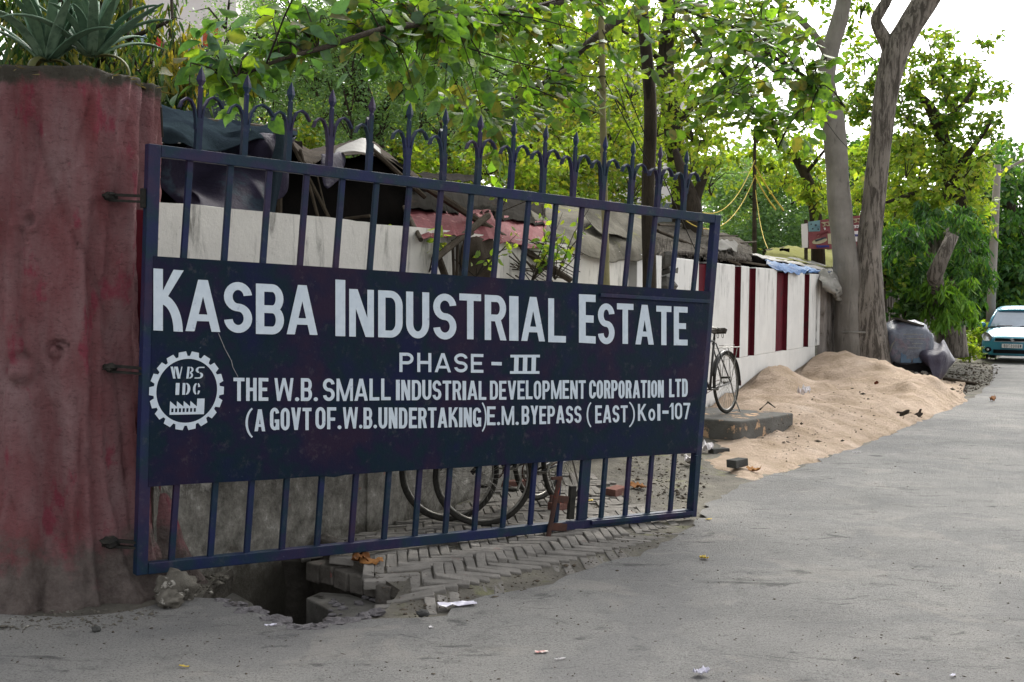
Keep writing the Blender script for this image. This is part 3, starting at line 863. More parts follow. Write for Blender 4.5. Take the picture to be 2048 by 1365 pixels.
# sign plate: slightly buckled lower edge
cTL, cTR, cBR, cBL = (.035, 1.700), (4.372, 1.700), (4.33, .487), (.062, .473)
NS = 60; V = []; F = []
for side, n in ((0, .0305), (1, .0265)):
    for i in range(NS + 1):
        t = i / NS; a_ = lerp(cTL, cTR, t); b_ = lerp(cBL, cBR, t)
        wv = 0.0035 * noise.noise(Vector((t * 9, side * 0, 0)))
        for j in range(9):
            p = lerp(b_, a_, j / 8)
            wave = 0.002 * noise.noise(Vector((t * 14, j * .5, 1.0)))
            V.append(G3(p[0], p[1] + (wv + (-.012 * math.exp(-((t - .265) / .012) ** 2) if j == 0 else 0) if j == 0 else 0), n + wave * (1 if 0 < j < 8 else 0.5)))
M9 = 9; S9 = (NS + 1) * M9
for i in range(NS):
    for j in range(8):
        a0 = i * M9 + j; F.append((a0, a0 + M9, a0 + M9 + 1, a0 + 1)); F.append((S9 + a0, S9 + a0 + 1, S9 + a0 + M9 + 1, S9 + a0 + M9))
    F.append((i*M9, S9+i*M9, S9+(i+1)*M9, (i+1)*M9)); F.append((i*M9+8, (i+1)*M9+8, S9+(i+1)*M9+8, S9+i*M9+8))
F.append(tuple([j for j in range(9)] + [S9 + j for j in range(8, -1, -1)]))
F.append(tuple([NS*M9 + j for j in range(8, -1, -1)] + [S9 + NS*M9 + j for j in range(9)]))
plate = link('sign_panel', mesh('sign_panel', V, F, MAT['sign'], False), gate)
mb = MB(); gbar(mb, .05, 1.685, 4.36, 1.685, .03, .05, 0); mb.obj('rail', MAT['gate'], gate)
mb = MB(); gbar(mb, .08, .50, 4.32, .50, .03, .05, 0); mb.obj('rail', MAT['gate'], gate)
# wicket frame let into the right end
for (a_, b_, w_) in [(gp(1176, 1044), gp(1380, 1024), .028), (gp(1380, 1022), gp(1386, 910), .026), (gp(1193, 590), gp(1412, 603), .026)]:
    mb = MB(); gbar(mb, a_[0], a_[1], b_[0], b_[1], w_, .02, .036); mb.obj('wicket_frame', MAT['gate'], gate, bevel=.002)
# spear tops
def scroll(sgn, sc=1.0, droop=1.0):
    pts = [(0, .12), (.002, .18), (.012, .24), (.032, .28), (.058, .292), (.085, .27), (.098, .232)] if sgn < 0 else [(0, .14), (.003, .2), (.012, .255), (.035, .30), (.065, .318), (.098, .300), (.124, .258)]
    pts = [(sgn * (x * .98 + .012) * sc, y) for x, y in pts]
    # smooth
    P = []
    for i in range(len(pts) - 1):
        for t in (0, .5):
            P.append(lerp(pts[i], pts[i + 1], t))
    P.append(pts[-1]); P = [(x_, y_ * .93) for x_, y_ in P]
    V = []; F = []
    for i, (x, y) in enumerate(P):
        a0 = P[max(0, i - 1)]; a1 = P[min(len(P) - 1, i + 1)]
        tx, ty = a1[0] - a0[0], a1[1] - a0[1]; l = math.hypot(tx, ty); nx, ny = -ty / l * .0048, tx / l * .0048
        for (ox, oy, z) in ((nx, ny, -.013), (nx, ny, .013), (-nx, -ny, .013), (-nx, -ny, -.013)): V.append(Vector((x + ox, y + oy, z * 1.25)))
    for i in range(len(P) - 1):
        for k in range(4): F.append((i*4+k, i*4+(k+1) % 4, (i+1)*4+(k+1) % 4, (i+1)*4+k))
    F.append((3, 2, 1, 0)); e_ = (len(P) - 1) * 4; F.append((e_, e_+1, e_+2, e_+3))
    return mesh('scroll', V, F, MAT['gate'])
sc_l, sc_r = scroll(-1), scroll(1)
mb = MB().box((-.0165, 0, -.0165), (.0165, .17, .0165)).box((-.0105, .1702, -.0105), (.0105, .335, .0105)); stem = mesh('spear', mb.V, mb.F, MAT['gate'])
prof = [(.010, .325), (.016, .335), (.011, .345), (.028, .375), (.024, .395), (.010, .43), (.001, .448)]
V = []; F = []
for (r, y) in prof:
    V += [Vector((r, y, 0)), Vector((0, y, r * .55)), Vector((-r, y, 0)), Vector((0, y, -r * .55))]
for i in range(len(prof) - 1):
    for k in range(4): F.append((i*4+k, i*4+(k+1) % 4, (i+1)*4+(k+1) % 4, (i+1)*4+k))
F.append((0, 1, 2, 3))
head = mesh('spear_head', V, F, MAT['gate'])
for k in range(15):
    s = 0.267 + .2704 * k
    rot = Matrix.Rotation(rnd.uniform(-.012, .012) - .005, 4, 'Z')
    T = GM @ Matrix.Translation((s, 2.284 - .0006 * k, 0)) @ rot
    sp = link('spear', stem, gate); sp.matrix_basis = T
    for nm, me, extra in (('spear_head', head, Matrix()), ('scroll', sc_l, Matrix.Rotation(rnd.uniform(-.05, .05), 4, 'Z')), ('scroll', sc_r, Matrix.Rotation(rnd.uniform(-.05, .05), 4, 'Z'))):
        if k in (4, 6) and me is sc_r: extra = Matrix.Translation((-.0, .03, 0)) @ Matrix.Rotation(1.2, 4, 'Y')
        if k == 1 and me is sc_r: extra = Matrix.Scale(1.25, 4, (1, 0, 0))
        c = link(nm, me, sp, local=True); c.matrix_basis = extra
# hinges on the pillar
for (py, s_) in ((393, 1), (737, 1), (1085, 1.3)):
    a_ = gp(287, py)
    p = G3(a_[0], a_[1]); q = Vector((PC.x + .385, PC.y - .36, p.z + .01))
    mb = MB(); mb.beam(p + GN * .012, q, .028 * s_, .014); mb.beam(p + Vector((0, 0, -.03)) + GN * .012, q + Vector((0, 0, -.03)), .028 * s_, .012)
    mb.ellipsoid(q + Vector((0, 0, -.01)), (.04 * s_, .045, .024 * s_), 10, 8, bump=.5, seed=py)
    mb.tube([p + Vector((0, 0, -.06 * s_)), p + Vector((0, 0, .04 * s_))], .017, 10)
    mb.obj('hinge', MAT['black_iron'], gate)
# drop bolt
dbt, dbb = gp(1101, 952, -.05), gp(1075, 1087, -.05)
mb = MB(); mb.tube([G3(dbt[0], dbt[1], .045), G3(dbb[0], max(dbb[1], -.11), .045)], .017, 10)
mb.beam(G3(dbt[0] - .07, dbt[1], .045), G3(dbt[0] + .02, dbt[1], .045), .02, .02); mb.obj('drop_bolt', MAT['rust'], gate)
for hh in (dbt[1] - .14, dbt[1] - .33):
    mb = MB(); mb.beam(G3(dbt[0] - .06, hh, .03), G3(dbt[0] + .10, hh - .02, .03), .05, .018, GN); mb.obj('bolt_guide', MAT['rust'], gate)

# ------------------------------------------------------------------ lettering
def ring(cx, cy, rx, ry, tx, ty, a0, a1, n=14):
    o = [(cx + rx * math.cos(R(a0 + (a1 - a0) * i / n)), cy + ry * math.sin(R(a0 + (a1 - a0) * i / n))) for i in range(n + 1)]
    q = [(cx + (rx - tx) * math.cos(R(a1 + (a0 - a1) * i / n)), cy + (ry - ty) * math.sin(R(a1 + (a0 - a1) * i / n))) for i in range(n + 1)]
    return o + q
def rc(x0, y0, x1, y1): return [(x0, y0), (x1, y0), (x1, y1), (x0, y1)]
def dg(xb, xt, t, y0=0, y1=1): return [(xb, y0), (xb + t, y0), (xt + t, y1), (xt, y1)]
def glyph(ch, w, t, h):
    c = w / 2
    if ch == 'A': return [dg(0, c - .55*t, t), dg(w - t, c - .45*t, t), rc(.22*w, .2, .78*w, .2 + h*.85)]
    if ch == 'K': return [rc(0, 0, t, 1), [(t*.9, .40), (t*.9, .62), (w - t*1.0, 1), (w + .02, 1)], ring(t*.9 - .04*w, 0, w - t*.9 + .04*w, .60, t, h*1.2, 0, 92)]
    if ch == 'k': return [rc(0, 0, t, 1), [(t*.9, .34), (t*.9, .58), (w - t*1.1, 1), (w, 1)], [(t*.9, .62), (t*1.5, .38), (w - t, 0), (w + .02, 0), (t*1.9, .62)][0:5]]
    if ch == 'S':
        ry = .5 + h*.42 ; ry /= 2*.92
        ry = (1 + h) / 4
        return [ring(c, 1 - ry, c, ry, t, h, 8, 270, 20), ring(c, ry, c, ry, t, h, -172, 90, 20)]
    if ch == 'B':
        r1 = (1 - .5 + h/2) / 2; r2 = (.5 + h/2) / 2
        return [rc(0, 0, t, 1), rc(t*.5, 1-h, w-.42*w, 1), rc(t*.5, .5-h/2, w-.42*w, .5+h/2), rc(t*.5, 0, w-.42*w, h),
                ring(w-.42*w-.001, 1-r1, .40*w, r1, t*.95, h, -90, 90), ring(w-.42*w-.001, r2, .42*w, r2, t, h, -90, 90)]
    if ch == 'I': return [rc(0, 0, w, 1)]
    if ch == 'N': return [rc(0, 0, t*.88, 1), rc(w - t*.88, 0, w, 1), dg(w - t*1.12, 0, t*1.12)]
    if ch == 'D': return [rc(0, 0, t, 1), rc(t*.5, 1-h, w*.5, 1), rc(t*.5, 0, w*.5, h), ring(w*.5-.001, 1-.32, w*.5, .32, t, h, 0, 90), ring(w*.5-.001, .32, w*.5, .32, t, h, -90, 0), rc(w-t, .31, w, .69)]
    if ch in 'O0':
        r = .30; return [ring(c, 1-r, c, r, t, h, 0, 180, 18), ring(c, r, c, r, t, h, 180, 360, 18), rc(0, r-.01, t, 1-r+.01), rc(w-t, r-.01, w, 1-r+.01)]
    if ch == 'o':
        return [ring(c, .36, c, .36, t*.9, h, 0, 180, 16), ring(c, .36, c, .36, t*.9, h, 180, 360, 16)]
    if ch == 'U': return [ring(c, .32, c, .32, t, h, 180, 360, 18), rc(0, .31, t, 1), rc(w-t, .31, w, 1)]
    if ch == 'T': return [rc(0, 1-h, w, 1), rc(c - t/2, 0, c + t/2, 1-h*.5)]
    if ch == 'P': return [rc(0, 0, t, 1), rc(t*.5, 1-h, w*.55, 1), rc(t*.5, .40, w*.55, .40+h), ring(w*.55-.001, .70, w*.45, .30, t, h, -90, 90)]
    if ch == 'R': return [rc(0, 0, t, 1), rc(t*.5, 1-h, w*.55, 1), rc(t*.5, .42, w*.55, .42+h), ring(w*.55-.001, .71, w*.43, .29, t, h, -90, 90), dg(w-t, w*.42, t, 0, .5)]
    if ch == 'L': return [rc(0, 0, t, 1), rc(t*.5, 0, w, h)]
    if ch == 'l': return [rc(0, 0, w, 1)]
    if ch == 'E': return [rc(0, 0, t, 1), rc(t*.5, 0, w, h), rc(t*.5, 1-h, w, 1), rc(t*.5, .5-h/2, w*.88, .5+h/2)]
    if ch == 'F': return [rc(0, 0, t, 1), rc(t*.5, 1-h, w, 1), rc(t*.5, .46-h/2, w*.88, .46+h/2)]
    if ch == 'H': return [rc(0, 0, t, 1), rc(w-t, 0, w, 1), rc(t*.5, .5-h/2, w-t*.5, .5+h/2)]
    if ch == '-': return [rc(0, .40, w, .58)]
    if ch == '.': return [ring(c, .09, c, .09, c*.999, .0899, 0, 360, 10)]
    if ch == 'W': return [dg(w*.2-t*.3, 0, t*.85), dg(w*.2-t*.3, c-t*.42, t*.85), dg(w*.8-t*.55, c-t*.42, t*.85), dg(w*.8-t*.55, w-t*.85, t*.85)]
    if ch == 'M': return [rc(0, 0, t*.85, 1), rc(w-t*.85, 0, w, 1), dg(c-t*.45, 0, t*.9), dg(c-t*.45, w-t*.9, t*.9)]
    if ch == 'V': return [dg(c-t*.5, 0, t), dg(c-t*.5, w-t, t)]
    if ch == 'Y': return [rc(c-t/2, 0, c+t/2, .5), dg(c-t/2, 0, t, .42, 1), dg(c-t/2, w-t, t, .42, 1)]
    if ch == 'G': r = .30; return [ring(c, 1-r, c, r, t, h, 12, 180, 18), ring(c, r, c, r, t, h, 180, 360, 18), rc(0, r-.01, t, 1-r+.01), rc(w-t, 0.02, w, .48), rc(c, .48-h, w, .48)]
    if ch == 'C': r = .30; return [ring(c, 1-r, c, r, t, h, -8, 180, 18), ring(c, r, c, r, t, h, 180, 368, 18), rc(0, r-.01, t, 1-r+.01)]
    if ch == '(': return [ring(w*1.35, .5, w*1.35, .56, t*.55, .05, 118, 242, 14)]
    if ch == ')': return [ring(-w*.35, .5, w*1.35, .56, t*.55, .05, -62, 62, 14)]
    if ch == '1': return [rc(w-t, 0, w, 1), [(0, .72), (w-t*.5, .82), (w-t*.5, 1), (w-t, 1)]]
    if ch == '7': return [rc(0, 1-h, w, 1), dg(w*.2, w-t, t)]
    if ch == 'Z': return [[(0, .5), (.1, .5), (.1, .6)]]
    return [rc(0, 0, w, 1)]
CW = {'I': .24, 'l': .22, '.': .22, 'M': .78, 'W': .92, '1': .34, 'L': .50, 'E': .52, 'F': .5, 'T': .56, '(': .2, ')': .2, '-': .3, 'K': .62, 'k': .6, 'o': .5, 'A': .66, 'V': .62, 'S': .56, 'P': .56, ' ': .2}
def glyph_mesh(polys, fmap, name='letter', n=.0335, mat=None, lift=0.0006):
    V = []; Fc = []
    for p in polys:
        ar = sum(p[i][0]*p[(i+1) % len(p)][1] - p[(i+1) % len(p)][0]*p[i][1] for i in range(len(p)))
        if ar < 0: p = p[::-1]
        b = len(V); V += [Vector(q) for q in p]; Fc.append(list(range(b, b + len(p))))
    v, e, f, _, _, _ = delaunay_2d_cdt(V, [], Fc, 0, 1e-5)
    f = [t for t in f if any(inpoly(sum(v[i].x for i in t) / 3, sum(v[i].y for i in t) / 3, p) for p in polys)]
    P = [G3(*fmap(q.x, q.y), n) for q in v]
    return mesh(name, P, [tuple(t) for t in f], mat or MAT['letter'])
def run(text, x0, t0, b0, x1, t1, b1, T=.2, Hh=.15, gap=.10):
    A, B, C_, D_ = gp(x0, t0, .034), gp(x1, t1, .034), gp(x0, b0, .034), gp(x1, b1, .034)
    height = A[1] - C_[1]; width = B[0] - A[0]
    ws = [CW.get(c, .56) for c in text]
    tot = sum(ws) + gap * (len(ws) - 1)
    sx = width / tot                                   # metres per unit
    t = T * height / sx
    x = 0
    for c, w in zip(text, ws):
        if c != ' ':
            y_off = rnd.uniform(-.012, .012)
            wj = w * rnd.uniform(.97, 1.03)
            tt = min(t, w * .5)
            def fm(u, v, x=x):
                g = (x + u) / tot
                top = lerp(A, B, g); bot = lerp(C_, D_, g)
                return lerp(bot, top, v + y_off)
            link('letter', glyph_mesh(glyph(c, wj, tt, Hh), fm), plate)
        x += w + gap
run('K', 307, 537, 661, 367, 541, 664, .16, .14)
run('ASBA', 371, 559.5, 663.5, 636, 572.7, 671, .185, .155, .07)
run('I', 671, 558.8, 672, 691, 560, 672.5)
run('NDUSTRIAL', 698.5, 577.7, 673, 1132, 598.4, 685.6, .185, .15, .08)
run('E', 1158, 588, 685, 1191, 589.5, 687, .19)
run('STATE', 1196, 606, 688, 1376, 614, 691, .19, .15, .07)
run('PHASE', 799, 705.4, 744, 966.6, 708.5, 746, .19, .16, .13)
run('-', 983, 709, 746, 1004, 709, 747)
run('THE', 467, 756, 802.7, 537, 757, 802.7, .17, .15, .09)
run('W.B.', 549, 757, 802.7, 636, 757, 802.7, .17, .15, .08)
run('SMALL', 646, 757, 802.5, 782, 758, 801, .17, .15, .09)
run('INDUSTRIAL', 792, 760, 801, 972.4, 762.5, 800, .18, .15, .08)
run('DEVELOPMENT', 980, 762, 800, 1171.6, 761, 798, .18, .15, .08)
run('CORPORATION', 1178.5, 761, 798, 1328, 761, 795.5, .19, .15, .07)
run('LTD', 1338.4, 758, 794.5, 1376, 758, 794, .19, .15, .08)
run('(', 491, 815, 876, 508.6, 815, 876, .16)
run('A', 509, 819, 863, 530.5, 819, 863, .17)
run('GOVT', 540, 816, 861, 623, 816, 860.6, .17, .15, .09)
run('OF.', 631, 815, 859, 683, 815, 859, .17, .15, .08)
run('W.B.', 686, 815, 858, 754, 815, 857, .17, .15, .06)
run('UNDERTAKING', 757, 815.5, 858, 962, 815.5, 854, .18, .15, .08)
run(')', 962, 804.5, 865, 973.4, 804.5, 865, .15)
run('E.M.', 974, 813, 850.6, 1038, 813, 850.6, .18, .15, .08)
run('BYEPASS', 1043.5, 812, 849.6, 1163, 812, 846, .18, .15, .09)
run('(', 1173.4, 804.5, 856, 1184.6, 804.5, 856, .15)
run('EAST', 1190.5, 811, 847, 1255.4, 811, 844.5, .18, .15, .09)
run(')', 1255.5, 803, 854.7, 1270, 803, 854.7, .15)
run('kol', 1276, 808.6, 842.5, 1321, 808.6, 842, .18, .16, .14)
run('-', 1325, 806, 842, 1337, 806, 842)
run('107', 1338.5, 806, 839, 1381, 806, 838.7, .18, .15, .10)
# roman three: three stems tied by bars
A, B, C_, D_ = gp(1021, 710, .034), gp(1080, 710, .034), gp(1020, 748, .034), gp(1079, 748, .034)
polys = [rc(0, .86, 1, 1), rc(0, 0, 1, .14)] + [rc(x, .1, x + .15, .9) for x in (.13, .425, .72)]
link('numeral', glyph_mesh(polys, lambda u, v: lerp(lerp(C_, D_, u), lerp(A, B, u), v)), plate)
# cog wheel emblem with stencil initials and factory
gc = gp(372, 782.5, .034); gl = gp(298, 783, .034); gr = gp(448, 783, .034); gt = gp(372, 703, .034); gb = gp(372, 861, .034)
RX = (gr[0] - gl[0]) / 2; RY = (gt[1] - gb[1]) / 2; gc = ((gr[0] + gl[0]) / 2, (gt[1] + gb[1]) / 2)
em = lambda u, v: (gc[0] + u * RX, gc[1] + v * RY)
polys = []
inner = [(.815 * math.cos(2*PI*i/72), .815 * math.sin(2*PI*i/72)) for i in range(72)]
for i in range(72):
    a_, b_ = 2*PI*i/72, 2*PI*(i+1)/72
    polys.append([(.81*math.cos(a_), .81*math.sin(a_)), (.885*math.cos(a_), .885*math.sin(a_)), (.885*math.cos(b_), .885*math.sin(b_)), (.81*math.cos(b_), .81*math.sin(b_))])
for i in range(18):
    a_ = R(90 + 10 + 20 * i); d1, d2 = R(8.3), R(5.6)
    polys.append([(.87*math.cos(a_-d1), .87*math.sin(a_-d1)), (1.0*math.cos(a_-d2), 1.0*math.sin(a_-d2)), (1.0*math.cos(a_+d2), 1.0*math.sin(a_+d2)), (.87*math.cos(a_+d1), .87*math.sin(a_+d1))])
link('cog_emblem', glyph_mesh(polys, em), plate)
def stencil(polys, x, y, w, h, slant=0.0):
    f = lambda u, v: em(x + u * w + v * slant, y + v * h)
    link('letter', glyph_mesh(polys, f), plate)
stencil([dg(.16, 0, .2), dg(.22, .30, .08), dg(.52, .36, .22), dg(.62, .86, .09)], -.44, .31, .33, .30, -.03)   # W
stencil([rc(0, 0, .34, 1), ring(.44, .74, .5, .26, .3, .1, -90, 90), ring(.44, .26, .52, .26, .3, .1, -90, 90)], -.04, .31, .18, .30, .02)   # B
stencil([ring(.42, .74, .42, .26, .28, .1, 60, 270), ring(.5, .26, .42, .26, .28, .1, -120, 90), rc(.42, .9, .95, 1), rc(0, 0, .42, .1)], .18, .31, .24, .30, .03)   # S
stencil([rc(0, 0, 1, 1)], -.31, -.10, .10, .30)                                                                         # I
stencil([rc(0, 0, .36, 1), ring(.46, .5, .54, .5, .36, .1, -90, 90)], -.13, -.10, .21, .30)                             # D
stencil([ring(.52, .5, .52, .5, .34, .1, 100, 260), ring(.6, .5, .4, .5, .3, .1, 20, 80), ring(.6, .5, .4, .5, .3, .1, -80, -20)], .15, -.10, .20, .30)   # C
fac = [rc(0, 0, 1, .16), rc(0, .40, .78, .52), rc(.78, 0, 1, 1)]
for k in range(8): fac.append(rc(.0 + k * .108, .1, .045 + k * .108, .45))
for k in range(4): fac.append([(.0 + k * .195, .5), (.195 + k * .195, .5), (.0 + k * .195, .86)])
f = lambda u, v: em(-.44 + u * .92, -.60 + v * .40)
link('factory_emblem', glyph_mesh(fac, f), plate)
MAT['scratch'] = simple('paint_scratch', (150, 150, 150), (110, 110, 120), 30, .8)
for pts in ([(437, 667), (450, 698), (463, 722), (466, 735), (476, 754)],):
    for a_, b_ in zip(pts, pts[1:]):
        p, q = gp(*a_, .034), gp(*b_, .034)
        mb = MB(); mb.beam(G3(p[0], p[1], .0337), G3(q[0], q[1], .0337), .004, .0006, GN); mb.obj('scratch', MAT['scratch'], plate)

# broken lip of the asphalt round the drain
MAT['lip'] = simple('broken_lip', (118, 115, 117), (90, 87, 89), 14, .95, .02, 30, False, c3=(88, 84, 84), c3amt=.55, c3scale=9)
for i, (px, py, s_) in enumerate([(470,1214,.05),(498,1226,.06),(520,1230,.045),(545,1243,.055),(563,1249,.05),(586,1258,.04),(604,1260,.05),(640,1258,.045),(672,1247,.055),(700,1245,.05),(726,1236,.045),(440,1206,.04),(752,1226,.04)]):
    p = gnd(px, py, 0.0)
    o = MB().ellipsoid((0, 0, 0), (s_ * 1.3, s_, s_ * .42), 12, 8, None, .7, i * 1.7).obj('rubble', MAT['lip'], drain)
    o.matrix_basis = Matrix.Translation(p + Vector((0, 0, .004))) @ Matrix.Rotation(i * 1.1, 4, 'Z')
for i in range(16):
    px = rnd.uniform(660, 780); py = rnd.uniform(1192, 1236); p = gnd(px, py, -.11); s_ = rnd.uniform(.008, .025)
    o = MB().ellipsoid((0, 0, 0), (s_ * 1.3, s_, s_ * .6), 8, 6, None, .6, i).obj('rubble', MAT['lip'], drain); o.matrix_basis = Matrix.Translation(p)

# ------------------------------------------------------------------ bicycles
MAT['tyre'] = simple('dusty_tyre', (46, 45, 43), (70, 68, 64), 30, .85, .002, 80, True)
MAT['rim'] = simple('dull_rim', (150, 148, 142), (100, 96, 90), 30, .35, 0, metal=.7, spec=.5)
MAT['bframe'] = simple('black_enamel', (26, 26, 28), (42, 40, 38), 20, .4, 0, spec=.5)
MAT['saddle'] = simple('worn_saddle', (46, 42, 40), (90, 86, 82), 10, .6)
def wheel(parent, x, z=.355, steer=0.0, local_parent=True):
    Mx = Matrix.Rotation(steer, 3, 'Z')
    t = MB().torus((0, 0, 0), .338, .019, None, 48, 8); w = t.obj('wheel', MAT['tyre'], parent, local=True, smooth=True)
    w.location = (x, 0, z); w.rotation_euler = (0, 0, steer)
    MB().torus((0, 0, 0), .316, .009, None, 48, 6).obj('rim', MAT['rim'], w, local=True, smooth=True)
    mb = MB(); mb.tube([(0, -.035, 0), (0, .035, 0)], .018, 10)
    mb.obj('hub', MAT['rim'], w, local=True)
    sp = MB()
    for i in range(32):
        a_ = 2 * PI * i / 32; b_ = a_ + (.5 if i % 2 else -.5); s_ = .026 if (i // 2) % 2 else -.026
        sp.tube([(.018 * math.cos(b_), s_, .018 * math.sin(b_)), (.315 * math.cos(a_), 0, .315 * math.sin(a_))], .0013, 3, False)
    tag(sp.obj('spokes', MAT['rim'], w, local=True), kind='stuff')
    return w
def bicycle(loc, rz, label, steer=0.0, lean=0.0):
    """front wheel towards +x of the bicycle, rear wheel at the origin"""
    b = empty('bicycle', loc, label, 'bicycle', 'bicycles parked along the wall', rz)
    b.rotation_euler = (lean, 0, rz)
    WB = 1.17; zc = .355
    wheel(b, 0); wheel(b, WB, steer=steer)
    bb = (.46, 0, .30); st = (.30, 0, .88); hd = (.90, 0, .90); hd0 = (.935, 0, .76)
    mb = MB(); T = lambda p, q, r=.014: mb.tube([p, q], r, 8)
    T(bb, st, .015); T(bb, hd0, .016); T((.315, 0, .84), (.905, 0, .87), .014); T(hd, hd0, .018)
    for s_ in (-1, 1):
        T((0, .055 * s_, zc), (.44, .03 * s_, .30), .009); T((0, .055 * s_, zc), (.31, .02 * s_, .82), .008)
    mb.obj('frame', MAT['bframe'], b, local=True, smooth=True)
    cs, sn = math.cos(steer), math.sin(steer)
    fr = lambda x, y, z: (WB - .19 + (x - (WB - .19)) * cs - y * sn, (x - (WB - .19)) * sn + y * cs, z)
    mb = MB()
    for s_ in (-1, 1): mb.tube([fr(.935, 0, .74), fr(.95, .05 * s_, .70), fr(1.08, .055 * s_, .45), fr(WB, .05 * s_, zc)], .009, 8)
    mb.obj('fork', MAT['bframe'], b, local=True, smooth=True)
    mb = MB(); mb.tube([fr(.895, 0, .88), fr(.885, 0, 1.0)], .012, 8)
    mb.tube([fr(.70, -.27, .97), fr(.83, -.26, .99), fr(.92, -.16, 1.0), fr(.90, 0, 1.0), fr(.92, .16, 1.0), fr(.83, .26, .99), fr(.70, .27, .97)], .011, 8)
    mb.obj('handlebar', MAT['rim'], b, local=True, smooth=True)
    for s_ in (-1, 1): MB().tube([fr(.68, .27 * s_, .968), fr(.78, .265 * s_, .98)], .017, 8).obj('grip', MAT['tyre'], b, local=True)
    mb = MB(); mb.tube([st, (.285, 0, .95)], .013, 8)
    V = [(-.02, .10, .0), (.06, .10, .02), (.15, .055, .012), (.27, .02, 0)]
    for i in range(len(V) - 1):
        x0, w0, z0 = V[i]; x1, w1, z1 = V[i+1]
        mb.add([(.17+x0, -w0, .97+z0), (.17+x1, -w1, .97+z1), (.17+x1, w1, .97+z1), (.17+x0, w0, .97+z0), (.17+x0, -w0*.8, .92+z0), (.17+x1, -w1*.8, .935+z1), (.17+x1, w1*.8, .935+z1), (.17+x0, w0*.8, .92+z0)], [(0,1,2,3),(7,6,5,4),(0,4,5,1),(2,6,7,3),(1,5,6,2),(3,7,4,0)])
    mb.torus((.20, 0, .90), .026, .004, None, 12, 5); mb.torus((.20, .06, .90), .026, .004, None, 12, 5)
    mb.obj('saddle', MAT['saddle'], b, local=True, bevel=.008)
    for (x0, a0, a1, stt) in ((0, -.15, 2.9, 0), (WB, .35, 2.6, steer)):
        mb = MB(); V = []; F = []; n = 22
        for i in range(n + 1):
            a_ = a0 + (a1 - a0) * i / n
            a_ = PI - a_ if x0 == 0 else a_
            for (dy, r) in ((-.03, .366), (-.018, .378), (.018, .378), (.03, .366)):
                p = Matrix.Rotation(stt, 3, 'Z') @ Vector((r * math.cos(a_), dy, r * math.sin(a_)))
                V.append((x0 + p.x, p.y, zc + p.z))
        for i in range(n):
            for k in range(3): F.append((4*i+k, 4*i+4+k, 4*i+5+k, 4*i+1+k))
        o = mb.add(V, F).obj('mudguard', MAT['bframe'], b, local=True, smooth=True)
        m = o.modifiers.new('s', 'SOLIDIFY'); m.thickness = .002
    # carrier
    mb = MB()
    for s_ in (-1, 1):
        mb.tube([(.20, .06 * s_, .76), (-.25, .075 * s_, .76)], .006, 6); mb.tube([(-.18, .075 * s_, .76), (0, .06 * s_, zc)], .005, 6)
        mb.tube([(.05, .06 * s_, .76), (0, .06 * s_, zc)], .004, 6)
    for x in (-.25, -.14, -.02, .10): mb.tube([(x, -.075, .76), (x, .075, .76)], .005, 6)
    mb.tube([(-.2, -.03, .785), (.1, -.03, .785), (.1, .03, .785), (-.2, .03, .785), (-.2, -.03, .785)], .004, 5)
    mb.obj('carrier', MAT['rim'], b, local=True)
    mb = MB(); mb.tube([(0, -.07, zc + .03), (.46, -.07, .36)], .004, 5); mb.tube([(0, -.07, zc - .03), (.46, -.07, .24)], .004, 5)
    mb.torus((.46, -.07, .30), .075, .006, None, 20, 5); mb.obj('chain', MAT['rust'], b, local=True)
    mb = MB(); mb.tube([(.46, -.10, .30), (.46, .10, .30)], .010, 8); mb.tube([(.46, -.10, .30), (.56, -.10, .17)], .009, 6); mb.tube([(.46, .10, .30), (.36, .10, .43)], .009, 6)
    mb.obj('crank', MAT['rim'], b, local=True)
    for (x, y, z) in ((.56, -.15, .17), (.36, .15, .43)): MB().box((x - .04, y - .04, z - .01), (x + .04, y + .04, z + .01)).obj('pedal', MAT['tyre'], b, local=True)
    MB().tube([(0, .06, zc), (-.06, .07, .18), (-.02, .16, .01)], .008, 6).obj('stand', MAT['rim'], b, local=True)
    MB().box((-.40, -.02, .30), (-.385, .02, .36)).obj('reflector', MAT['maroon'], b, local=True)
    return b
# two bicycles behind the name board, front wheels turned across; third on the slab
def place_bike(front_px, front_py, Yoff, ang, label, steer, lean=.03):
    f = gnd(front_px, front_py, .03)
    d = Vector((math.sin(ang), math.cos(ang)))          # from front wheel to rear wheel
    r = Vector((f.x, f.y)) + d * 1.17
    return bicycle((r.x, r.y, gz(r.x, r.y) + .02), math.atan2(-d.y, -d.x), label, steer, lean)
place_bike(900, 1047, 0, R(34), 'black roadster bicycle farther left of the pair behind the name board', R(-48))
place_bike(968, 1055, 0, R(32), 'black roadster bicycle farther right of the pair behind the name board', R(-50))
MAT['slab'] = simple('cast_slab', (112, 111, 108), (90, 88, 84), 5, .95, .015, 30, False, c3=(196, 164, 134), c3amt=.56, c3scale=5)
cs0 = Vector((2.47, 13.25)); ar, al = Vector((.62, .78)), Vector((-.80, .60))
sl_ = empty('concrete_slab', (cs0.x, cs0.y, .12), 'thick broken concrete slab lying flat beside the sand', 'slab')
P4 = [cs0, cs0 + ar * 1.35, cs0 + ar * 1.35 + al * 1.35, cs0 + al * 1.35]
slab([(p.x, p.y) for p in [P4[0] + al * .06, P4[0] + ar * .05, P4[0] + ar * .7 - al * .015, P4[1], P4[2], P4[3], P4[0] + al * .6 + ar * .012]], .33, .06, 'block', MAT['slab'], sl_, .008, .018)
rw = Vector((2.50, 14.15))
ang = R(33); dfr = Vector((-math.sin(ang), -math.cos(ang)))
bicycle((rw.x, rw.y, .335), math.atan2(dfr.y, dfr.x), 'black bicycle with rear carrier standing on the concrete slab', R(10), .05)

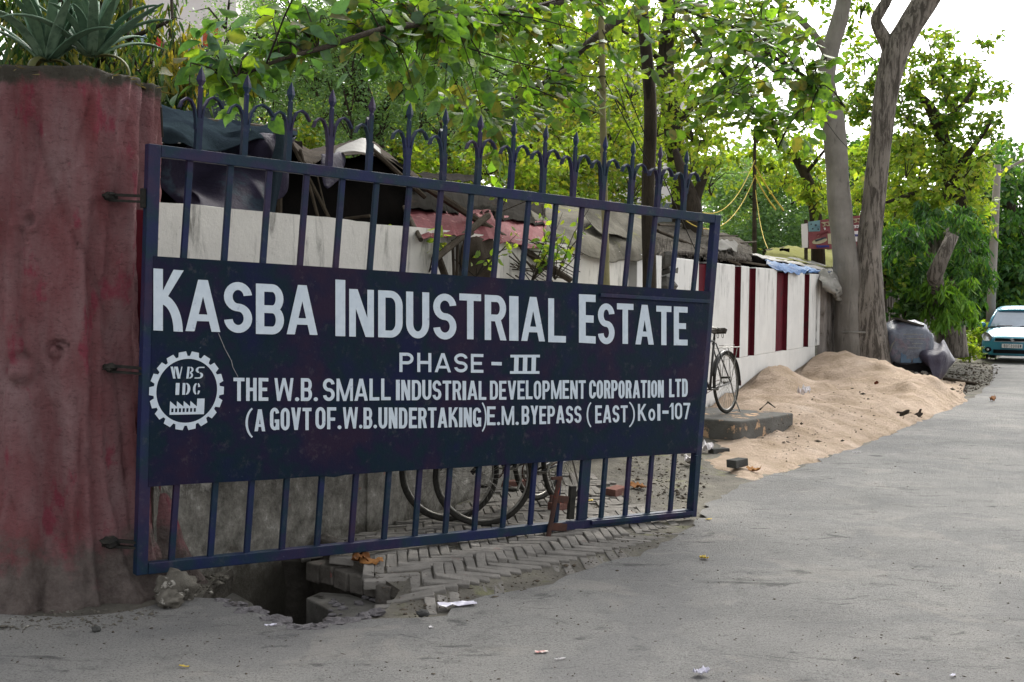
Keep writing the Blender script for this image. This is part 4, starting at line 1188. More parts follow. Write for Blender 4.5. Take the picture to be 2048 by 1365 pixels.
# ------------------------------------------------------------------ small hatchback
MAT['teal'] = simple('teal_car_paint', (64, 136, 158), (68, 142, 164), 3, .3, 0, metal=.1, spec=.45)
MAT['glass'] = simple('windscreen_glass', (120, 138, 158), (90, 104, 122), 1, .06, 0, spec=.9)
MAT['plastic'] = simple('black_plastic', (22, 22, 24), (32, 32, 34), 12, .5)
MAT['lamp'] = simple('headlamp_glass', (196, 200, 204), (120, 116, 112), 9, .12, 0, metal=.4, spec=.8)
MAT['chrome'] = simple('chrome_badge', (210, 212, 216), (190, 192, 198), 9, .2, 0, metal=.6, spec=.8)
MAT['plate'] = simple('white_plate', (222, 222, 218), (212, 212, 208), 9, .5)
def car():
    hd = R(27) # heading of the bonnet back towards the camera, along the road
    front = gnd(2024, 728); 
    dv_ = Vector((-math.sin(hd), -math.cos(hd)))
    c = empty('parked_car', (front.x, front.y, 0.012), 'light teal hatchback parked facing us at the far end of the road', 'car')
    c.rotation_euler = (0, 0, math.atan2(dv_.y, dv_.x))
    # local: +x forward, origin under the front bumper
    st = [(0.02,.22,.50,.60),(-.02,.20,.60,.72),(-.10,.19,.70,.80),(-.30,.19,.78,.83),(-.60,.19,.86,.84),(-1.0,.19,.95,.845),(-1.3,.19,.98,.845),(-2.2,.19,.98,.845),(-3.0,.2,1.0,.84),(-3.5,.22,1.0,.80),(-3.66,.26,.85,.72),(-3.70,.32,.60,.60)]
    V = []; F = []; K = 12
    for (x, zb, zt, w) in st:
        ring_ = [(w*.80, zb), (w*.97, zb+.05), (w, zb+(zt-zb)*.35), (w*.99, zb+(zt-zb)*.65), (w*.93, zt-.06), (w*.72, zt+.005)]
        cv = .04 if x > -1.2 else .01
        pts = [(y, z) for y, z in ring_] + [(-y, z) for y, z in ring_[::-1]]
        pts[5] = (ring_[5][0], zt + cv); pts[6] = (-ring_[5][0], zt + cv)
        V += [Vector((x + .10 * (1 - (y / w) ** 2) * (1 if x > -.15 else 0), y, z)) for y, z in pts]
    for i in range(len(st) - 1):
        for k in range(K): F.append((i*K+k, i*K+(k+1) % K, (i+1)*K+(k+1) % K, (i+1)*K+k))
    F.append(tuple(range(K))[::-1]); F.append(tuple((len(st)-1)*K + k for k in range(K)))
    MB().add(V, F).obj('body', MAT['teal'], c, local=True, smooth=True, sub=2)
    # cabin: glass loft with painted roof
    gs = [(-.98,.96,.98,.70,.70),(-1.62,.96,1.44,.76,.56),(-2.6,.97,1.50,.77,.58),(-3.2,.98,1.46,.76,.56),(-3.55,.98,1.0,.70,.66)]
    V = []; F = []
    for (x, z0, z1, w0, w1) in gs: V += [Vector((x, w0, z0)), Vector((x, w1, z1)), Vector((x, -w1, z1)), Vector((x, -w0, z0))]
    for i in range(len(gs) - 1):
        for k in range(3): F.append((4*i+k, 4*i+k+1, 4*i+5+k, 4*i+4+k))
    MB().add(V, F).obj('window_glass', MAT['glass'], c, local=True)
    V = []; F = []
    for (x, z, w) in [(-1.56,1.40,.55),(-1.70,1.475,.585),(-2.2,1.52,.60),(-2.7,1.525,.60),(-3.25,1.48,.58),(-3.35,1.43,.55)]:
        V += [Vector((x, w, z-.035)), Vector((x, w*.85, z+.01)), Vector((x, 0, z+.03)), Vector((x, -w*.85, z+.01)), Vector((x, -w, z-.035))]
    for i in range(5):
        for k in range(4): F.append((5*i+k, 5*i+k+1, 5*i+6+k, 5*i+5+k))
    o = MB().add(V, F).obj('roof', MAT['teal'], c, local=True, smooth=True, sub=1); m = o.modifiers.new('s', 'SOLIDIFY'); m.thickness = .03
    for s_ in (-1, 1):
        MB().tube([(-.93, .72*s_, .97), (-1.28, .66*s_, 1.22), (-1.64, .575*s_, 1.44)], .028, 8).obj('windscreen_pillar', MAT['teal'], c, local=True, smooth=True)
        MB().tube([(-2.3, .772*s_, .98), (-2.3, .59*s_, 1.47)], .03, 8).obj('door_pillar', MAT['plastic'], c, local=True)
        MB().ellipsoid((-1.18, .92*s_, 1.02), (.06, .11, .075), 12, 8, pw=.8).obj('mirror', MAT['teal'], c, local=True, smooth=True)
        MB().tube([(-1.14, .84*s_, .98), (-1.18, .92*s_, 1.0)], .02, 6).obj('mirror_arm', MAT['plastic'], c, local=True)
        # headlamp
        q = [(.0, .56, .60), (.035, .50, .72), (-.10, .60, .80), (-.28, .73, .84), (-.22, .795, .74), (-.06, .73, .60)]
        cpt = sum((Vector((x, y, z)) for x, y, z in q), Vector()) / 6 + Vector((.06, .04, .01))
        V = [Vector((x, y*s_, z)) + Vector((.035, .02*s_, 0)) for x, y, z in q] + [Vector((cpt.x, cpt.y*s_, cpt.z))]
        F = [(i, (i+1) % 6, 6) if s_ > 0 else ((i+1) % 6, i, 6) for i in range(6)]
        V += [v - Vector((.12, .03*s_, 0)) for v in V[:6]]; F += [(i, 7+i, 7+(i+1) % 6, (i+1) % 6) for i in range(6)]
        MB().add(V, F).obj('headlight', MAT['lamp'], c, local=True, smooth=True)
        MB().ellipsoid((.03, .62*s_, .36), (.05, .09, .07), 12, 8).obj('fog_lamp', MAT['plastic'], c, local=True)
        MB().ellipsoid((.075, .62*s_, .36), (.02, .035, .035), 10, 6).obj('fog_lens', MAT['lamp'], c, local=True)
        for x in (-.62, -2.98):
            w_ = MB(); w_.tube([(x, (.70)*s_, .30), (x, .845*s_, .30)], .30, 24); ww = w_.obj('wheel', MAT['tyre'], c, local=True)
            MB().tube([(x, .80*s_, .30), (x, .855*s_, .30)], .19, 16).obj('hubcap', MAT['chrome'], ww, local=True)
    def fr(mb, y0, y1, z0, z1, x=.115, t=.05):
        n = 6
        V = []; F = []
        for i in range(n + 1):
            y = y0 + (y1 - y0) * i / n; xx = x - .10 * (y / .8) ** 2
            V += [(xx, y, z0), (xx, y, z1), (xx - t, y, z1), (xx - t, y, z0)]
        for i in range(n):
            for k in range(4): F.append((4*i+k, 4*i+(k+1) % 4, 4*i+4+(k+1) % 4, 4*i+4+k))
        F += [(3,2,1,0), (4*n, 4*n+1, 4*n+2, 4*n+3)]
        return mb.add(V, F)
    fr(MB(), -.44, .44, .60, .68, .118).obj('grille', MAT['plastic'], c, local=True)
    fr(MB(), -.48, .48, .27, .37, .128).obj('lower_grille', MAT['plastic'], c, local=True)
    fr(MB(), -.47, .47, .585, .60, .122).obj('grille_trim', MAT['chrome'], c, local=True)
    fr(MB(), -.26, .26, .42, .53, .138, .02).obj('number_plate', MAT['plate'], c, local=True)
    # badge: angular S on the grille
    mb = MB(); L_ = [(.0,.045),(-.055,.012),(.018,-.002),(.055,-.012),(0,-.045)]
    S_ = [[(.0,.05),(-.06,.012),(-.015,-.008),(.018,.012),(.045,.02)],[(0,-.05),(.06,-.012),(.015,.008),(-.018,-.012),(-.045,-.02)]]
    for P in S_:
        V = [(.150, y, .642 + z) for y, z in P] + [(.120, y, .642 + z) for y, z in P]; n = len(P)
        mb.add(V, [tuple(range(n)), tuple(range(n, 2*n))[::-1]] + [(i, n+i, n+(i+1) % n, (i+1) % n) for i in range(n)])
    mb.obj('badge', MAT['chrome'], c, local=True)
    # plate characters
    tx = 'WB06.5763'; x0 = -.235; w = .052
    for i, ch in enumerate('WB06S763'):
        g = glyph({'6': 'O', '3': 'B'}.get(ch, ch), .62, .16, .15)
        V = []; Fc = []
        for p in g:
            ar_ = sum(p[k][0]*p[(k+1) % len(p)][1] - p[(k+1) % len(p)][0]*p[k][1] for k in range(len(p)))
            if ar_ < 0: p = p[::-1]
            b0_ = len(V); V += [Vector(q_) for q_ in p]; Fc.append(list(range(b0_, b0_ + len(p))))
        v, e, f, *_ = delaunay_2d_cdt(V, [], Fc, 0, 1e-5)
        f = [t for t in f if any(inpoly(sum(v[k].x for k in t)/3, sum(v[k].y for k in t)/3, p) for p in g)]
        yb = .235 - i * .058
        P = []
        for q_ in v:
            y = yb - q_.x * .062; P.append(Vector((.1405 - .10 * (y / .8) ** 2, y, .435 + q_.y * .08)))
        link('letter', mesh('letter', P, [tuple(t) for t in f], MAT['plastic']), c, local=True)
    mb = MB(); mb.tube([(-.93, -.5, 1.0), (-.95, -.1, 1.01)], .012, 5); mb.tube([(-.93, .1, 1.0), (-.95, .5, 1.01)], .012, 5); mb.obj('wiper', MAT['plastic'], c, local=True)
    mb = MB(); mb.ellipsoid((-1.9, .3, 1.0), (.12, .22, .28), 10, 8); mb.obj('seat', MAT['plastic'], c, local=True)
    return c
car()

# ------------------------------------------------------------------ covered cart with a plastic wrapped bundle
MAT['poly_clear'] = simple('cloudy_polythene', (110, 116, 128), (76, 80, 94), 5, .35, .03, 9, False, spec=.4, c3=(108, 100, 112), c3amt=.55, c3scale=4)
MAT['poly_black'] = simple('black_purple_polythene', (52, 48, 66), (64, 60, 74), 3, .45, .02, 10, False, spec=.3)
MAT['cloth_white'] = simple('dirty_white_cloth', (150, 147, 142), (120, 118, 112), 6, .9, .01, 20, False)
MAT['dark_board'] = simple('dark_board', (70, 66, 62), (50, 48, 46), 6, .8)
def cloth(name, rows, mat, parent, sub=6, amp=.03, fr=3.0, seed=0.0, thick=.004, folds=0.0):
    """rows: control grid of 3D points, smoothly interpolated, then rumpled"""
    G = [[Vector(p) for p in r] for r in rows]
    nr, nc = len(G), len(G[0])
    def cr(p0, p1, p2, p3, t):
        return 0.5 * ((2*p1) + (p2-p0)*t + (2*p0-5*p1+4*p2-p3)*t*t + (3*p1-p0-3*p2+p3)*t*t*t)
    def row(R_, n):
        out = []
        m_ = len(R_)
        for i in range(m_ - 1):
            for k in range(n):
                out.append(cr(R_[max(0, i-1)], R_[i], R_[i+1], R_[min(m_-1, i+2)], k / n))
        out.append(R_[-1]); return out
    A_ = [row(r, sub) for r in G]
    cols = list(zip(*A_))
    B_ = [row(list(c), sub) for c in cols]          # B_[col][row]
    V = []; nc2 = len(B_); nr2 = len(B_[0])
    for i in range(nc2):
        for j in range(nr2):
            p = B_[i][j]
            q = p * fr + Vector((seed, seed * 2, 0))
            ridge = 1 - abs(noise.noise(q)) * 2
            d = Vector((noise.noise(q), noise.noise(q + Vector((9, 0, 0))), noise.noise(q + Vector((0, 9, 0))))) * amp
            d += Vector((-.4, -.8, .3)) * (ridge * amp * .6)
            if folds: d += Vector((-.5, -.8, 0)) * folds * math.sin(i * 1.3 + 1.5 * noise.noise(p * 1.2))
            V.append(p + d)
    F = [(i*nr2+j, (i+1)*nr2+j, (i+1)*nr2+j+1, i*nr2+j+1) for i in range(nc2-1) for j in range(nr2-1)]
    o = link(name, mesh(name, V, F, mat, True), parent)
    m = o.modifiers.new('s', 'SOLIDIFY'); m.thickness = thick
    return o
YC = 24.3
cart = empty('covered_cart', at(1835, 762, YC), 'cart under rumpled dark polythene with a big plastic wrapped bundle on top', 'cart')
c = at(1812, 688, YC)
MB().ellipsoid(c, (.50, .42, .45), 26, 18, None, .16, 3.0, .72).obj('bundle', MAT['poly_clear'], cart, smooth=True)
mb = MB()
for k in range(5):
    mb.torus(c + Vector((rnd.uniform(-.03,.03), 0, rnd.uniform(-.2, .2))), .44, .006, Matrix.Rotation(PI/2 + rnd.uniform(-.3,.3), 3, 'X'), 20, 5)
mb.obj('twine', MAT['cloth_white'], cart)
p = at(1816, 645, YC - .1)
mb = MB(); mb.box((-.26, -.2, -.02), (.26, .2, .02), Matrix.Translation(p) @ Matrix.Rotation(.28, 4, 'Y')); mb.obj('board', MAT['dark_board'], cart)
q = lambda px, py, dY=0: at(px, py, YC + dY)
cloth('cover', [[q(1838,690,.5), q(1855,684,.3), q(1880,690,.2), q(1890,682,.3), q(1908,720,.6)],
                [q(1830,700,-.1), q(1850,705,-.45), q(1868,712,-.5), q(1888,706,-.45), q(1908,722,.1)],
                [q(1838,722,-.3), q(1858,730,-.6), q(1868,745,-.6), q(1886,735,-.55), q(1900,738,-.1)],
                [q(1862,735,-.3), q(1868,748,-.6), q(1872,765,-.6), q(1880,762,-.5), q(1890,752,-.2)]], MAT['poly_black'], cart, 5, .06, 3.5, 2)
cloth('white_sheet', [[q(1786,660,-.1), q(1795,672,-.35)], [q(1772,695,-.1), q(1782,705,-.35)], [q(1763,728,-.1), q(1772,730,-.3)]], MAT['cloth_white'], cart, 5, .04, 3, 5)
p = q(1820, 735); 
mb = MB(); mb.box((-.42, -.3, -.28), (.42, .45, .18), Matrix.Translation(p)); mb.obj('cart_body', MAT['plastic'], cart, bevel=.02)
MAT['tub'] = simple('blue_tub', (92, 112, 132), (72, 90, 110), 5, .5)
for (px, w) in ((1812, .12), (1835, .1)):
    p = q(px, 716, -.34); MB().box((p.x-w, p.y-.05, p.z-.1), (p.x+w*.7, p.y+.12, p.z+.1)).obj('tub', MAT['tub'], cart, bevel=.01)
p = q(1856, 752, -.1); MB().torus(p, .24, .035, Matrix.Rotation(.5, 3, 'Z'), 28, 8).obj('wheel', MAT['tyre'], cart)
p = q(1800, 748, .2); MB().torus(p, .24, .035, Matrix.Rotation(.5, 3, 'Z'), 28, 8).obj('wheel', MAT['tyre'], cart)
for k in range(5):
    p = q(1822 + 9 * k, 748 + rnd.uniform(-3, 4), -.45); MB().ellipsoid(p, (.08, .06, .045), 8, 6, bump=.5, seed=k).obj('packet', MAT['cloth_white' if k % 2 else 'dark_board'], cart)

# ------------------------------------------------------------------ shelters behind the wall
MAT['tarp_dark'] = simple('dark_blue_tarpaulin', (40, 36, 50), (56, 52, 70), 2.0, .6, .02, 6, False, spec=.04, c3=(50, 60, 72), c3amt=.54, c3scale=2.5)
MAT['tarp_slate'] = simple('slate_blue_tarpaulin', (44, 54, 60), (28, 34, 42), 2.5, .7, .02, 6, False, spec=.0)
MAT['black_and_shade'] = simple('black_and_shade', (12, 12, 12), (20, 18, 17), 2, .95, .01, 8, False, spec=.0)  # near black standing in for shade inside the shelters; also colours the weight
MAT['brown_rag'] = simple('brown_rag', (48, 42, 36), (70, 62, 54), 5, .95, .02, 12, False)
MAT['tin'] = simple('grey_tin', (58, 56, 54), (42, 40, 38), 3, .9, .006, 20, False, spec=0.0, c3=(58, 52, 48), c3amt=.58)
MAT['pinksheet'] = simple('faded_red_sheet', (124, 70, 74), (104, 56, 60), 14, .75, .006, 30, False, c3=(170, 120, 118), c3amt=.6, c3scale=10)
MAT['burlap'] = simple('grey_burlap', (116, 112, 102), (84, 81, 74), 3, .95, .02, 16, False, c3=(118, 118, 80), c3amt=.58, c3scale=2)
MAT['pole'] = simple('weathered_pole', (82, 74, 64), (54, 48, 42), 10, .9, .006, 40, False)
MAT['thatch'] = simple('old_thatch', (112, 106, 98), (62, 58, 54), 3, .95, .03, 10, False, stretch=(6, 6, 1))
MAT['tarp_yellow'] = simple('pale_yellow_tarpaulin', (134, 133, 96), (122, 122, 74), 1.5, .8, .01, 6, False, spec=0.0)
MAT['tarp_grey'] = simple('pale_grey_tarpaulin', (150, 147, 143), (120, 118, 116), 2, .55, .01, 6, False)
MAT['tarp_blue'] = simple('light_blue_tarpaulin', (92, 126, 170), (56, 82, 122), 4, .5, .02, 10, False, c3=(150, 150, 152), c3amt=.6)
w = wallpt
sh = empty('tarpaulin_shelter', w(450, 430, .6), 'slate blue tarpaulin shelter sagging over the wall beside the red pillar', 'shelter')
cloth('roof_sheet', [[w(285,222,1.6), w(365,226,1.6), w(420,244,1.7), w(500,256,1.7), w(556,256,1.7), w(590,272,1.8)],
                     [w(285,250,.7), w(365,262,.6), w(420,262,.8), w(500,272,.8), w(540,276,.8), w(588,280,.9)],
                     [w(285,268,.5), w(352,302,.45), w(420,290,.6), w(500,292,.6), w(535,300,.6), w(583,300,.6)]], MAT['tarp_slate'], sh, 8, .085, 3.4, 1)
cloth('side_sheet', [[w(300,300,.75), w(350,300,.55), w(420,286,.7), w(500,288,.7), w(545,262,.6), w(590,285,.7)],
                     [w(300,345,.7), w(360,360,.6), w(420,340,.65), w(500,330,.6), w(545,330,.5), w(580,350,.6)],
                     [w(340,420,.5), w(380,405,.4), w(440,405,.4), w(500,410,.42), w(548,420,.35), w(560,430,.5)],
                     [w(360,455,.25), w(400,455,.25), w(450,455,.25), w(500,450,.3), w(540,455,.3), w(552,460,.3)]], MAT['tarp_dark'], sh, 8, .12, 2.6, 3)
cloth('hanging_strip', [[w(548,258,.45), w(562,262,.40), w(572,280,.5)], [w(545,340,.35), w(558,340,.30), w(568,345,.4)], [w(532,440,.28), w(545,440,.25), w(552,440,.28)]], MAT['tarp_slate'], sh, 6, .03, 3, 8)
cloth('shade_sheet', [[w(270,290,1.3), w(600,285,1.3)], [w(270,470,.6), w(620,480,.6)]], MAT['black_and_shade'], sh, 6, .05, 2, 4)  # dark sheet put in as the shade inside the shelter
MB().tube([w(556,262,.6), w(556,470,.6)], .03, 8).obj('pole', MAT['pole'], sh)
MB().tube([w(290,230,1.65), w(590,264,1.75)], .03, 8).obj('pole', MAT['pole'], sh)

s2_ = empty('rag_shelter', w(720, 440, .6), 'rag shelter with a pale flap on its ridge and a sheet coloured as inner shade', 'shelter')
cloth('roof_sheet', [[w(572,262,1.5), w(620,300,1.8), w(690,288,2.0), w(745,288,2.0), w(800,330,2.2)],
                     [w(575,285,.9), w(625,318,.9), w(680,306,1.1), w(750,300,1.1), w(822,345,1.2)],
                     [w(578,292,.75), w(620,330,.7), w(672,318,.8), w(752,312,.8), w(850,372,.8)]], MAT['brown_rag'], s2_, 6, .04, 3, 11)
cloth('shade_sheet', [[w(560,300,.95), w(680,318,1.0), w(760,312,1.0), w(870,380,1.0)], [w(560,490,.5), w(680,490,.5), w(760,495,.5), w(900,500,.5)]], MAT['black_and_shade'], s2_, 6, .06, 2, 12)  # black backing stands in for the unlit interior
cloth('pale_flap', [[w(672,305,.75), w(705,285,.8), w(733,280,.8), w(760,298,.8)], [w(672,309,.6), w(705,306,.5), w(733,306,.5), w(764,308,.6)]], MAT['tarp_grey'], s2_, 6, .02, 4, 13)
cloth('purple_rag', [[w(640,306,.6), w(665,306,.55), w(690,312,.6)], [w(646,340,.5), w(662,345,.45), w(690,335,.5)], [w(652,372,.42), w(660,378,.4), w(668,370,.42)]], MAT['tarp_dark'], s2_, 5, .03, 4, 14)
for a_, b_, r_ in [((583,288),(660,440),.014), ((600,300),(640,450),.012), ((628,325),(655,436),.006), ((745,300),(850,395),.02), ((690,438),(740,432),.012)]:
    MB().tube([w(*a_, .55), w(*b_, .35)], r_, 6).obj('pole', MAT['pole'], s2_)

s3 = empty('patchwork_shed', w(960, 500, .5), 'collapsing shed roof of grey tin and faded red sheets with crossed poles', 'shed')
def tin(name, pts, mat, off, ridges=9, amp=.007, parent=s3, nh=3):
    """corrugated sheet over a quad of pixels on wall-parallel planes"""
    A_, B_, C_2, D_2 = [w(x, y, o_) for (x, y), o_ in zip(pts, off)]
    V = []; F = []; n = ridges * 4
    nrm = (B_ - A_).cross(D_2 - A_).normalized()
    for i in range(n + 1):
        t = i / n
        for j in range(nh + 1):
            s_ = j / nh
            p = (A_.lerp(B_, t)).lerp(D_2.lerp(C_2, t), s_)
            V.append(p + nrm * (amp * math.sin(t * ridges * 2 * PI) + .02 * noise.noise(p * 2.5)) + Vector((0, 0, -.03 * rnd.random() if j == nh and i % 4 == 0 else 0)))
    for i in range(n):
        for j in range(nh): F.append((i*(nh+1)+j, (i+1)*(nh+1)+j, (i+1)*(nh+1)+j+1, i*(nh+1)+j+1))
    o = link(name, mesh(name, V, F, mat), parent); m = o.modifiers.new('s', 'SOLIDIFY'); m.thickness = .004
    return o
tin('tin_sheet', [(822,372),(925,385),(940,430),(818,415)], MAT['tin'], (1.1, 1.1, .4, .4), 5)
tin('tin_sheet', [(905,380),(1015,398),(990,424),(928,432)], MAT['tin'], (1.2, 1.2, .35, .35), 5)
tin('tin_sheet', [(1000,395),(1090,412),(1090,450),(985,436)], MAT['tin'], (1.0, 1.0, .3, .3), 5)
tin('tin_sheet', [(828,345),(950,352),(948,362),(850,358)], MAT['tin'], (2.4, 2.4, 1.4, 1.4), 4)
tin('red_sheet', [(812,418),(925,428),(935,470),(842,478)], MAT['pinksheet'], (.5, .45, -.10, -.08), 4, .006)
tin('red_sheet', [(905,425),(980,422),(1005,474),(940,486)], MAT['pinksheet'], (.45, .4, -.08, -.06), 3, .006)
tin('red_sheet', [(985,432),(1095,445),(1080,498),(1000,482)], MAT['pinksheet'], (.42, .4, -.07, -.09), 3, .006)
for a_, b_, o1, o2, r_ in [((848,372),(1140,560),.3,-.16,.030), ((868,520),(976,432),-.14,-.02,.028), ((878,518),(896,566),-.12,-.08,.030), ((808,415),(842,480),.5,-.13,.018), ((905,480),(908,560),-.06,-.05,.012), ((915,485),(913,560),-.07,-.05,.012), ((890,500),(945,466),-.10,-.08,.016)]:
    MB().tube([w(*a_, o1), w(*b_, o2)], r_, 8, rough=.2).obj('pole', MAT['pole'], s3)
cloth('shade_sheet', [[w(830,390,1.3), w(1300,440,1.5)], [w(830,600,.6), w(1300,620,.6)]], MAT['black_and_shade'], s3, 6, .05, 2, 4)  # shade under the shed roof, made as a black sheet
cloth('hanging_straw', [[w(930,475,-.05), w(965,478,-.05), w(985,482,-.05)], [w(925,520,-.06), w(960,530,-.09), w(990,520,-.06)], [w(930,565,-.06), w(955,575,-.07), w(985,570,-.06)]], MAT['brown_rag'], s3, 6, .05, 5, 21)
mb = MB()
for k in range(46):
    x = rnd.uniform(1010, 1120); y = rnd.uniform(478, 560)
    a_ = w(x, y, rnd.uniform(-.12, .02)); b_ = w(x + rnd.uniform(15, 60), y + rnd.uniform(2, 34), rnd.uniform(-.16, -.02)); mb.tube([a_, b_], rnd.uniform(.003, .008), 4)
tag(mb.obj('loose_sticks', MAT['pole'], s3), kind='stuff')

s4 = empty('burlap_shelter', w(1180, 470, .6), 'shelter draped in stained grey burlap behind the bamboo pole', 'shelter')
cloth('burlap_sheet', [[w(1040,392,1.4), w(1100,396,1.5), w(1160,405,1.5), w(1230,412,1.5), w(1292,418,1.5)],
                       [w(1065,425,.6), w(1110,440,.6), w(1165,440,.6), w(1230,436,.6), w(1292,440,.6)],
                       [w(1090,470,.2), w(1130,478,.1), w(1185,482,.08), w(1240,478,.08), w(1296,478,.1)],
                       [w(1105,485,.05), w(1150,498,-.03), w(1200,520,-.05), w(1245,526,-.05), w(1296,518,-.04)]], MAT['burlap'], s4, 8, .07, 2.2, 31)
cloth('upper_rag', [[w(1165,412,.45), w(1210,415,.4), w(1256,420,.4)], [w(1180,445,.25), w(1215,455,.2), w(1258,450,.2)], [w(1205,472,.1), w(1225,470,.08), w(1258,482,.06)]], MAT['burlap'], s4, 6, .05, 3, 33)
MB().tube([w(1050,395,1.2), w(1300,430,1.2)], .03, 8).obj('pole', MAT['pole'], s4)

s5 = empty('thatch_hut', w(1390, 480, .8), 'low hut roofed with old grey thatch above the wall', 'hut')
cloth('thatch_roof', [[w(1300,452,1.6), w(1370,455,1.6), w(1430,470,1.6), w(1480,484,1.6), w(1500,500,1.6)],
                      [w(1300,480,.7), w(1370,485,.6), w(1430,492,.7), w(1476,500,.7), w(1500,508,.8)],
                      [w(1300,520,.1), w(1370,512,.06), w(1430,518,.08), w(1470,522,.1), w(1500,524,.2)]], MAT['thatch'], s5, 8, .05, 4, 41, .05)
mb = MB()
for k in range(260):
    x = rnd.uniform(1305, 1475); t = rnd.random(); a_ = w(x, 478 + (x-1305)*.1 + rnd.uniform(-10, 10), .62); b_ = w(x + rnd.uniform(-6, 6), 508 + (x-1305)*.05 + rnd.uniform(-6, 10), rnd.uniform(.0, .14))
    mb.tube([a_, a_.lerp(b_, .5) + Vector((0, 0, .03)), b_], .006, 3, False)
tag(mb.obj('straw', MAT['thatch'], s5), kind='stuff')
for a_, b_, o1, o2, r_ in [((1318,450),(1362,452),.8,1.2,.02), ((1315,462),(1480,530),.5,0,.02), ((1330,473),(1475,472),.9,1.0,.012), ((1430,490),(1512,484),.6,1.4,.02), ((1340,476),(1420,472),1.0,1.6,.012)]:
    MB().tube([w(*a_, o1), w(*b_, o2)], r_, 7, rough=.2).obj('pole', MAT['pole'], s5)
cloth('rag', [[w(1425,486,.3), w(1450,482,.3), w(1470,486,.35)], [w(1440,505,.15), w(1460,500,.1), w(1476,502,.15)]], MAT['cloth_white'], s5, 5, .05, 4, 44)
cloth('shade_sheet', [[w(1300,475,1.0), w(1500,500,1.0)], [w(1300,600,.6), w(1500,600,.6)]], MAT['black_and_shade'], s5, 5, .05, 2, 4)  # black sheet in place of the shade beneath the thatch

s6 = empty('yellow_tarp_shelter', w(1600, 520, .8), 'shelter under pale yellow and blue tarpaulins left of the twin trunked tree', 'shelter')
cloth('yellow_sheet', [[w(1535,500,2.5), w(1570,494,3.0), w(1620,496,3.2), w(1680,500,3.4), w(1750,512,3.6), w(1815,540,4.0)],
                       [w(1530,510,1.4), w(1580,512,1.4), w(1630,520,1.4), w(1680,524,1.4), w(1750,530,1.6), w(1812,552,2)],
                       [w(1545,520,.7), w(1590,524,.6), w(1635,532,.5), w(1690,540,.5), w(1750,548,.7), w(1800,560,1.0)]], MAT['tarp_yellow'], s6, 6, .05, 1.6, 51)
cloth('grey_sheet', [[w(1488,505,1.2), w(1530,512,1.2), w(1590,518,.9), w(1640,528,.7), w(1690,540,.6)],
                     [w(1498,512,.6), w(1535,520,.45), w(1590,530,.4), w(1640,540,.35), w(1690,548,.35)]], MAT['tarp_grey'], s6, 6, .04, 3, 53)
cloth('blue_sheet', [[w(1533,521,.3), w(1560,527,.25), w(1585,531,.25), w(1612,536,.25), w(1640,543,.3), w(1668,546,.3)],
                     [w(1537,530,.12), w(1560,536,.06), w(1582,540,.04), w(1610,541,.04), w(1640,544,.1), w(1668,550,.2)],
                     [w(1545,536,.04), w(1556,542,-.03), w(1582,547,-.06), w(1604,549,-.05), w(1618,545,.0), w(1660,553,.1)]], MAT['tarp_blue'], s6, 6, .06, 4, 55)
cloth('shade_sheet', [[w(1485,510,1.3), w(1700,540,1.3)], [w(1485,640,.6), w(1700,640,.6)]], MAT['black_and_shade'], s6, 5, .05, 2, 4)  # shade below the tarpaulins, put in as a black backing
MB().tube([w(1530,502,2.2), w(1575,495,3.0), w(1690,500,3.3)], .025, 6).obj('pole', MAT['pole'], s6)
MB().tube([w(1460,520,.2), w(1560,536,.15), w(1680,548,.2)], .018, 6).obj('pole', MAT['pole'], s6)
p = w(1569, 506, 2.0); MB().box(p + Vector((-.1, -.1, -.12)), p + Vector((.1, .1, .1))).obj('weight', MAT['black_and_shade'], s6)
bag = cloth('plastic_bag', [[w(1642,548,.0), w(1660,544,-.1), w(1678,552,-.1)], [w(1645,575,-.12), w(1668,575,-.3), w(1688,575,-.2)], [w(1668,595,-.12), w(1680,600,-.3), w(1694,602,-.2)], [w(1684,612,-.12), w(1690,618,-.2), w(1694,622,-.15)]], MAT['cloth_white'], None, 6, .13, 4.5, 57)
bag.name = 'plastic_bag'; tag(bag, 'torn whitish plastic sacking hanging off the wall end by the tree', 'sacking')

# ------------------------------------------------------------------ background buildings and board
MAT['bwhite'] = simple('pale_render', (236, 230, 230), (226, 218, 220), 1, .9, 0, obj=False)
MAT['bred'] = simple('red_band', (186, 62, 66), (172, 54, 60), 1, .8, 0, obj=False)
MAT['borange'] = simple('orange_brick', (178, 92, 66), (160, 78, 56), 4, .9, 0, obj=False)
MAT['bwin'] = simple('dark_window', (92, 100, 112), (70, 78, 90), 1, .2, 0, obj=False, spec=.7)
MAT['slate'] = simple('mottled_slate_render', (62, 68, 76), (84, 90, 98), 9, .9, .02, 30, False, c3=(44, 50, 48), c3amt=.55, c3scale=8)
def block(name, label, px0, px1, Y, z1, depth=9.0, windows=True, kindcat='building', storeys=4):
    a_ = at(px0, 400, Y); b_ = at(px1, 400, Y)
    b = empty(name, (a_.x, Y, 0), label, kindcat)
    MB().box((a_.x, Y, -.5), (b_.x, Y + depth, z1)).obj('wall', MAT['bwhite'], b)
    MB().box((a_.x - .3, Y - .3, z1), (b_.x + .3, Y + depth, z1 + .25)).obj('parapet', MAT['bwhite'], b)
    wd = b_.x - a_.x; n = max(2, int(wd / 2.6))
    for s_ in range(storeys):
        z = 1.0 + s_ * 3.1
        if z + 1.5 > z1: break
        for k in range(n):
            x = a_.x + wd * (k + .5) / n
            wf = MB().box((x - .62, Y - .06, z), (x + .62, Y - .002, z + 1.35)).obj('window', MAT['bwhite'], b)
            MB().box((x - .54, Y - .075, z + .07), (x + .54, Y - .062, z + 1.28)).obj('pane', MAT['bwin'], wf)
    return b
b1 = block('apartment_block', 'pale multi storey building with a red and blue band behind the left trees', 236, 470, 34, 10.4)
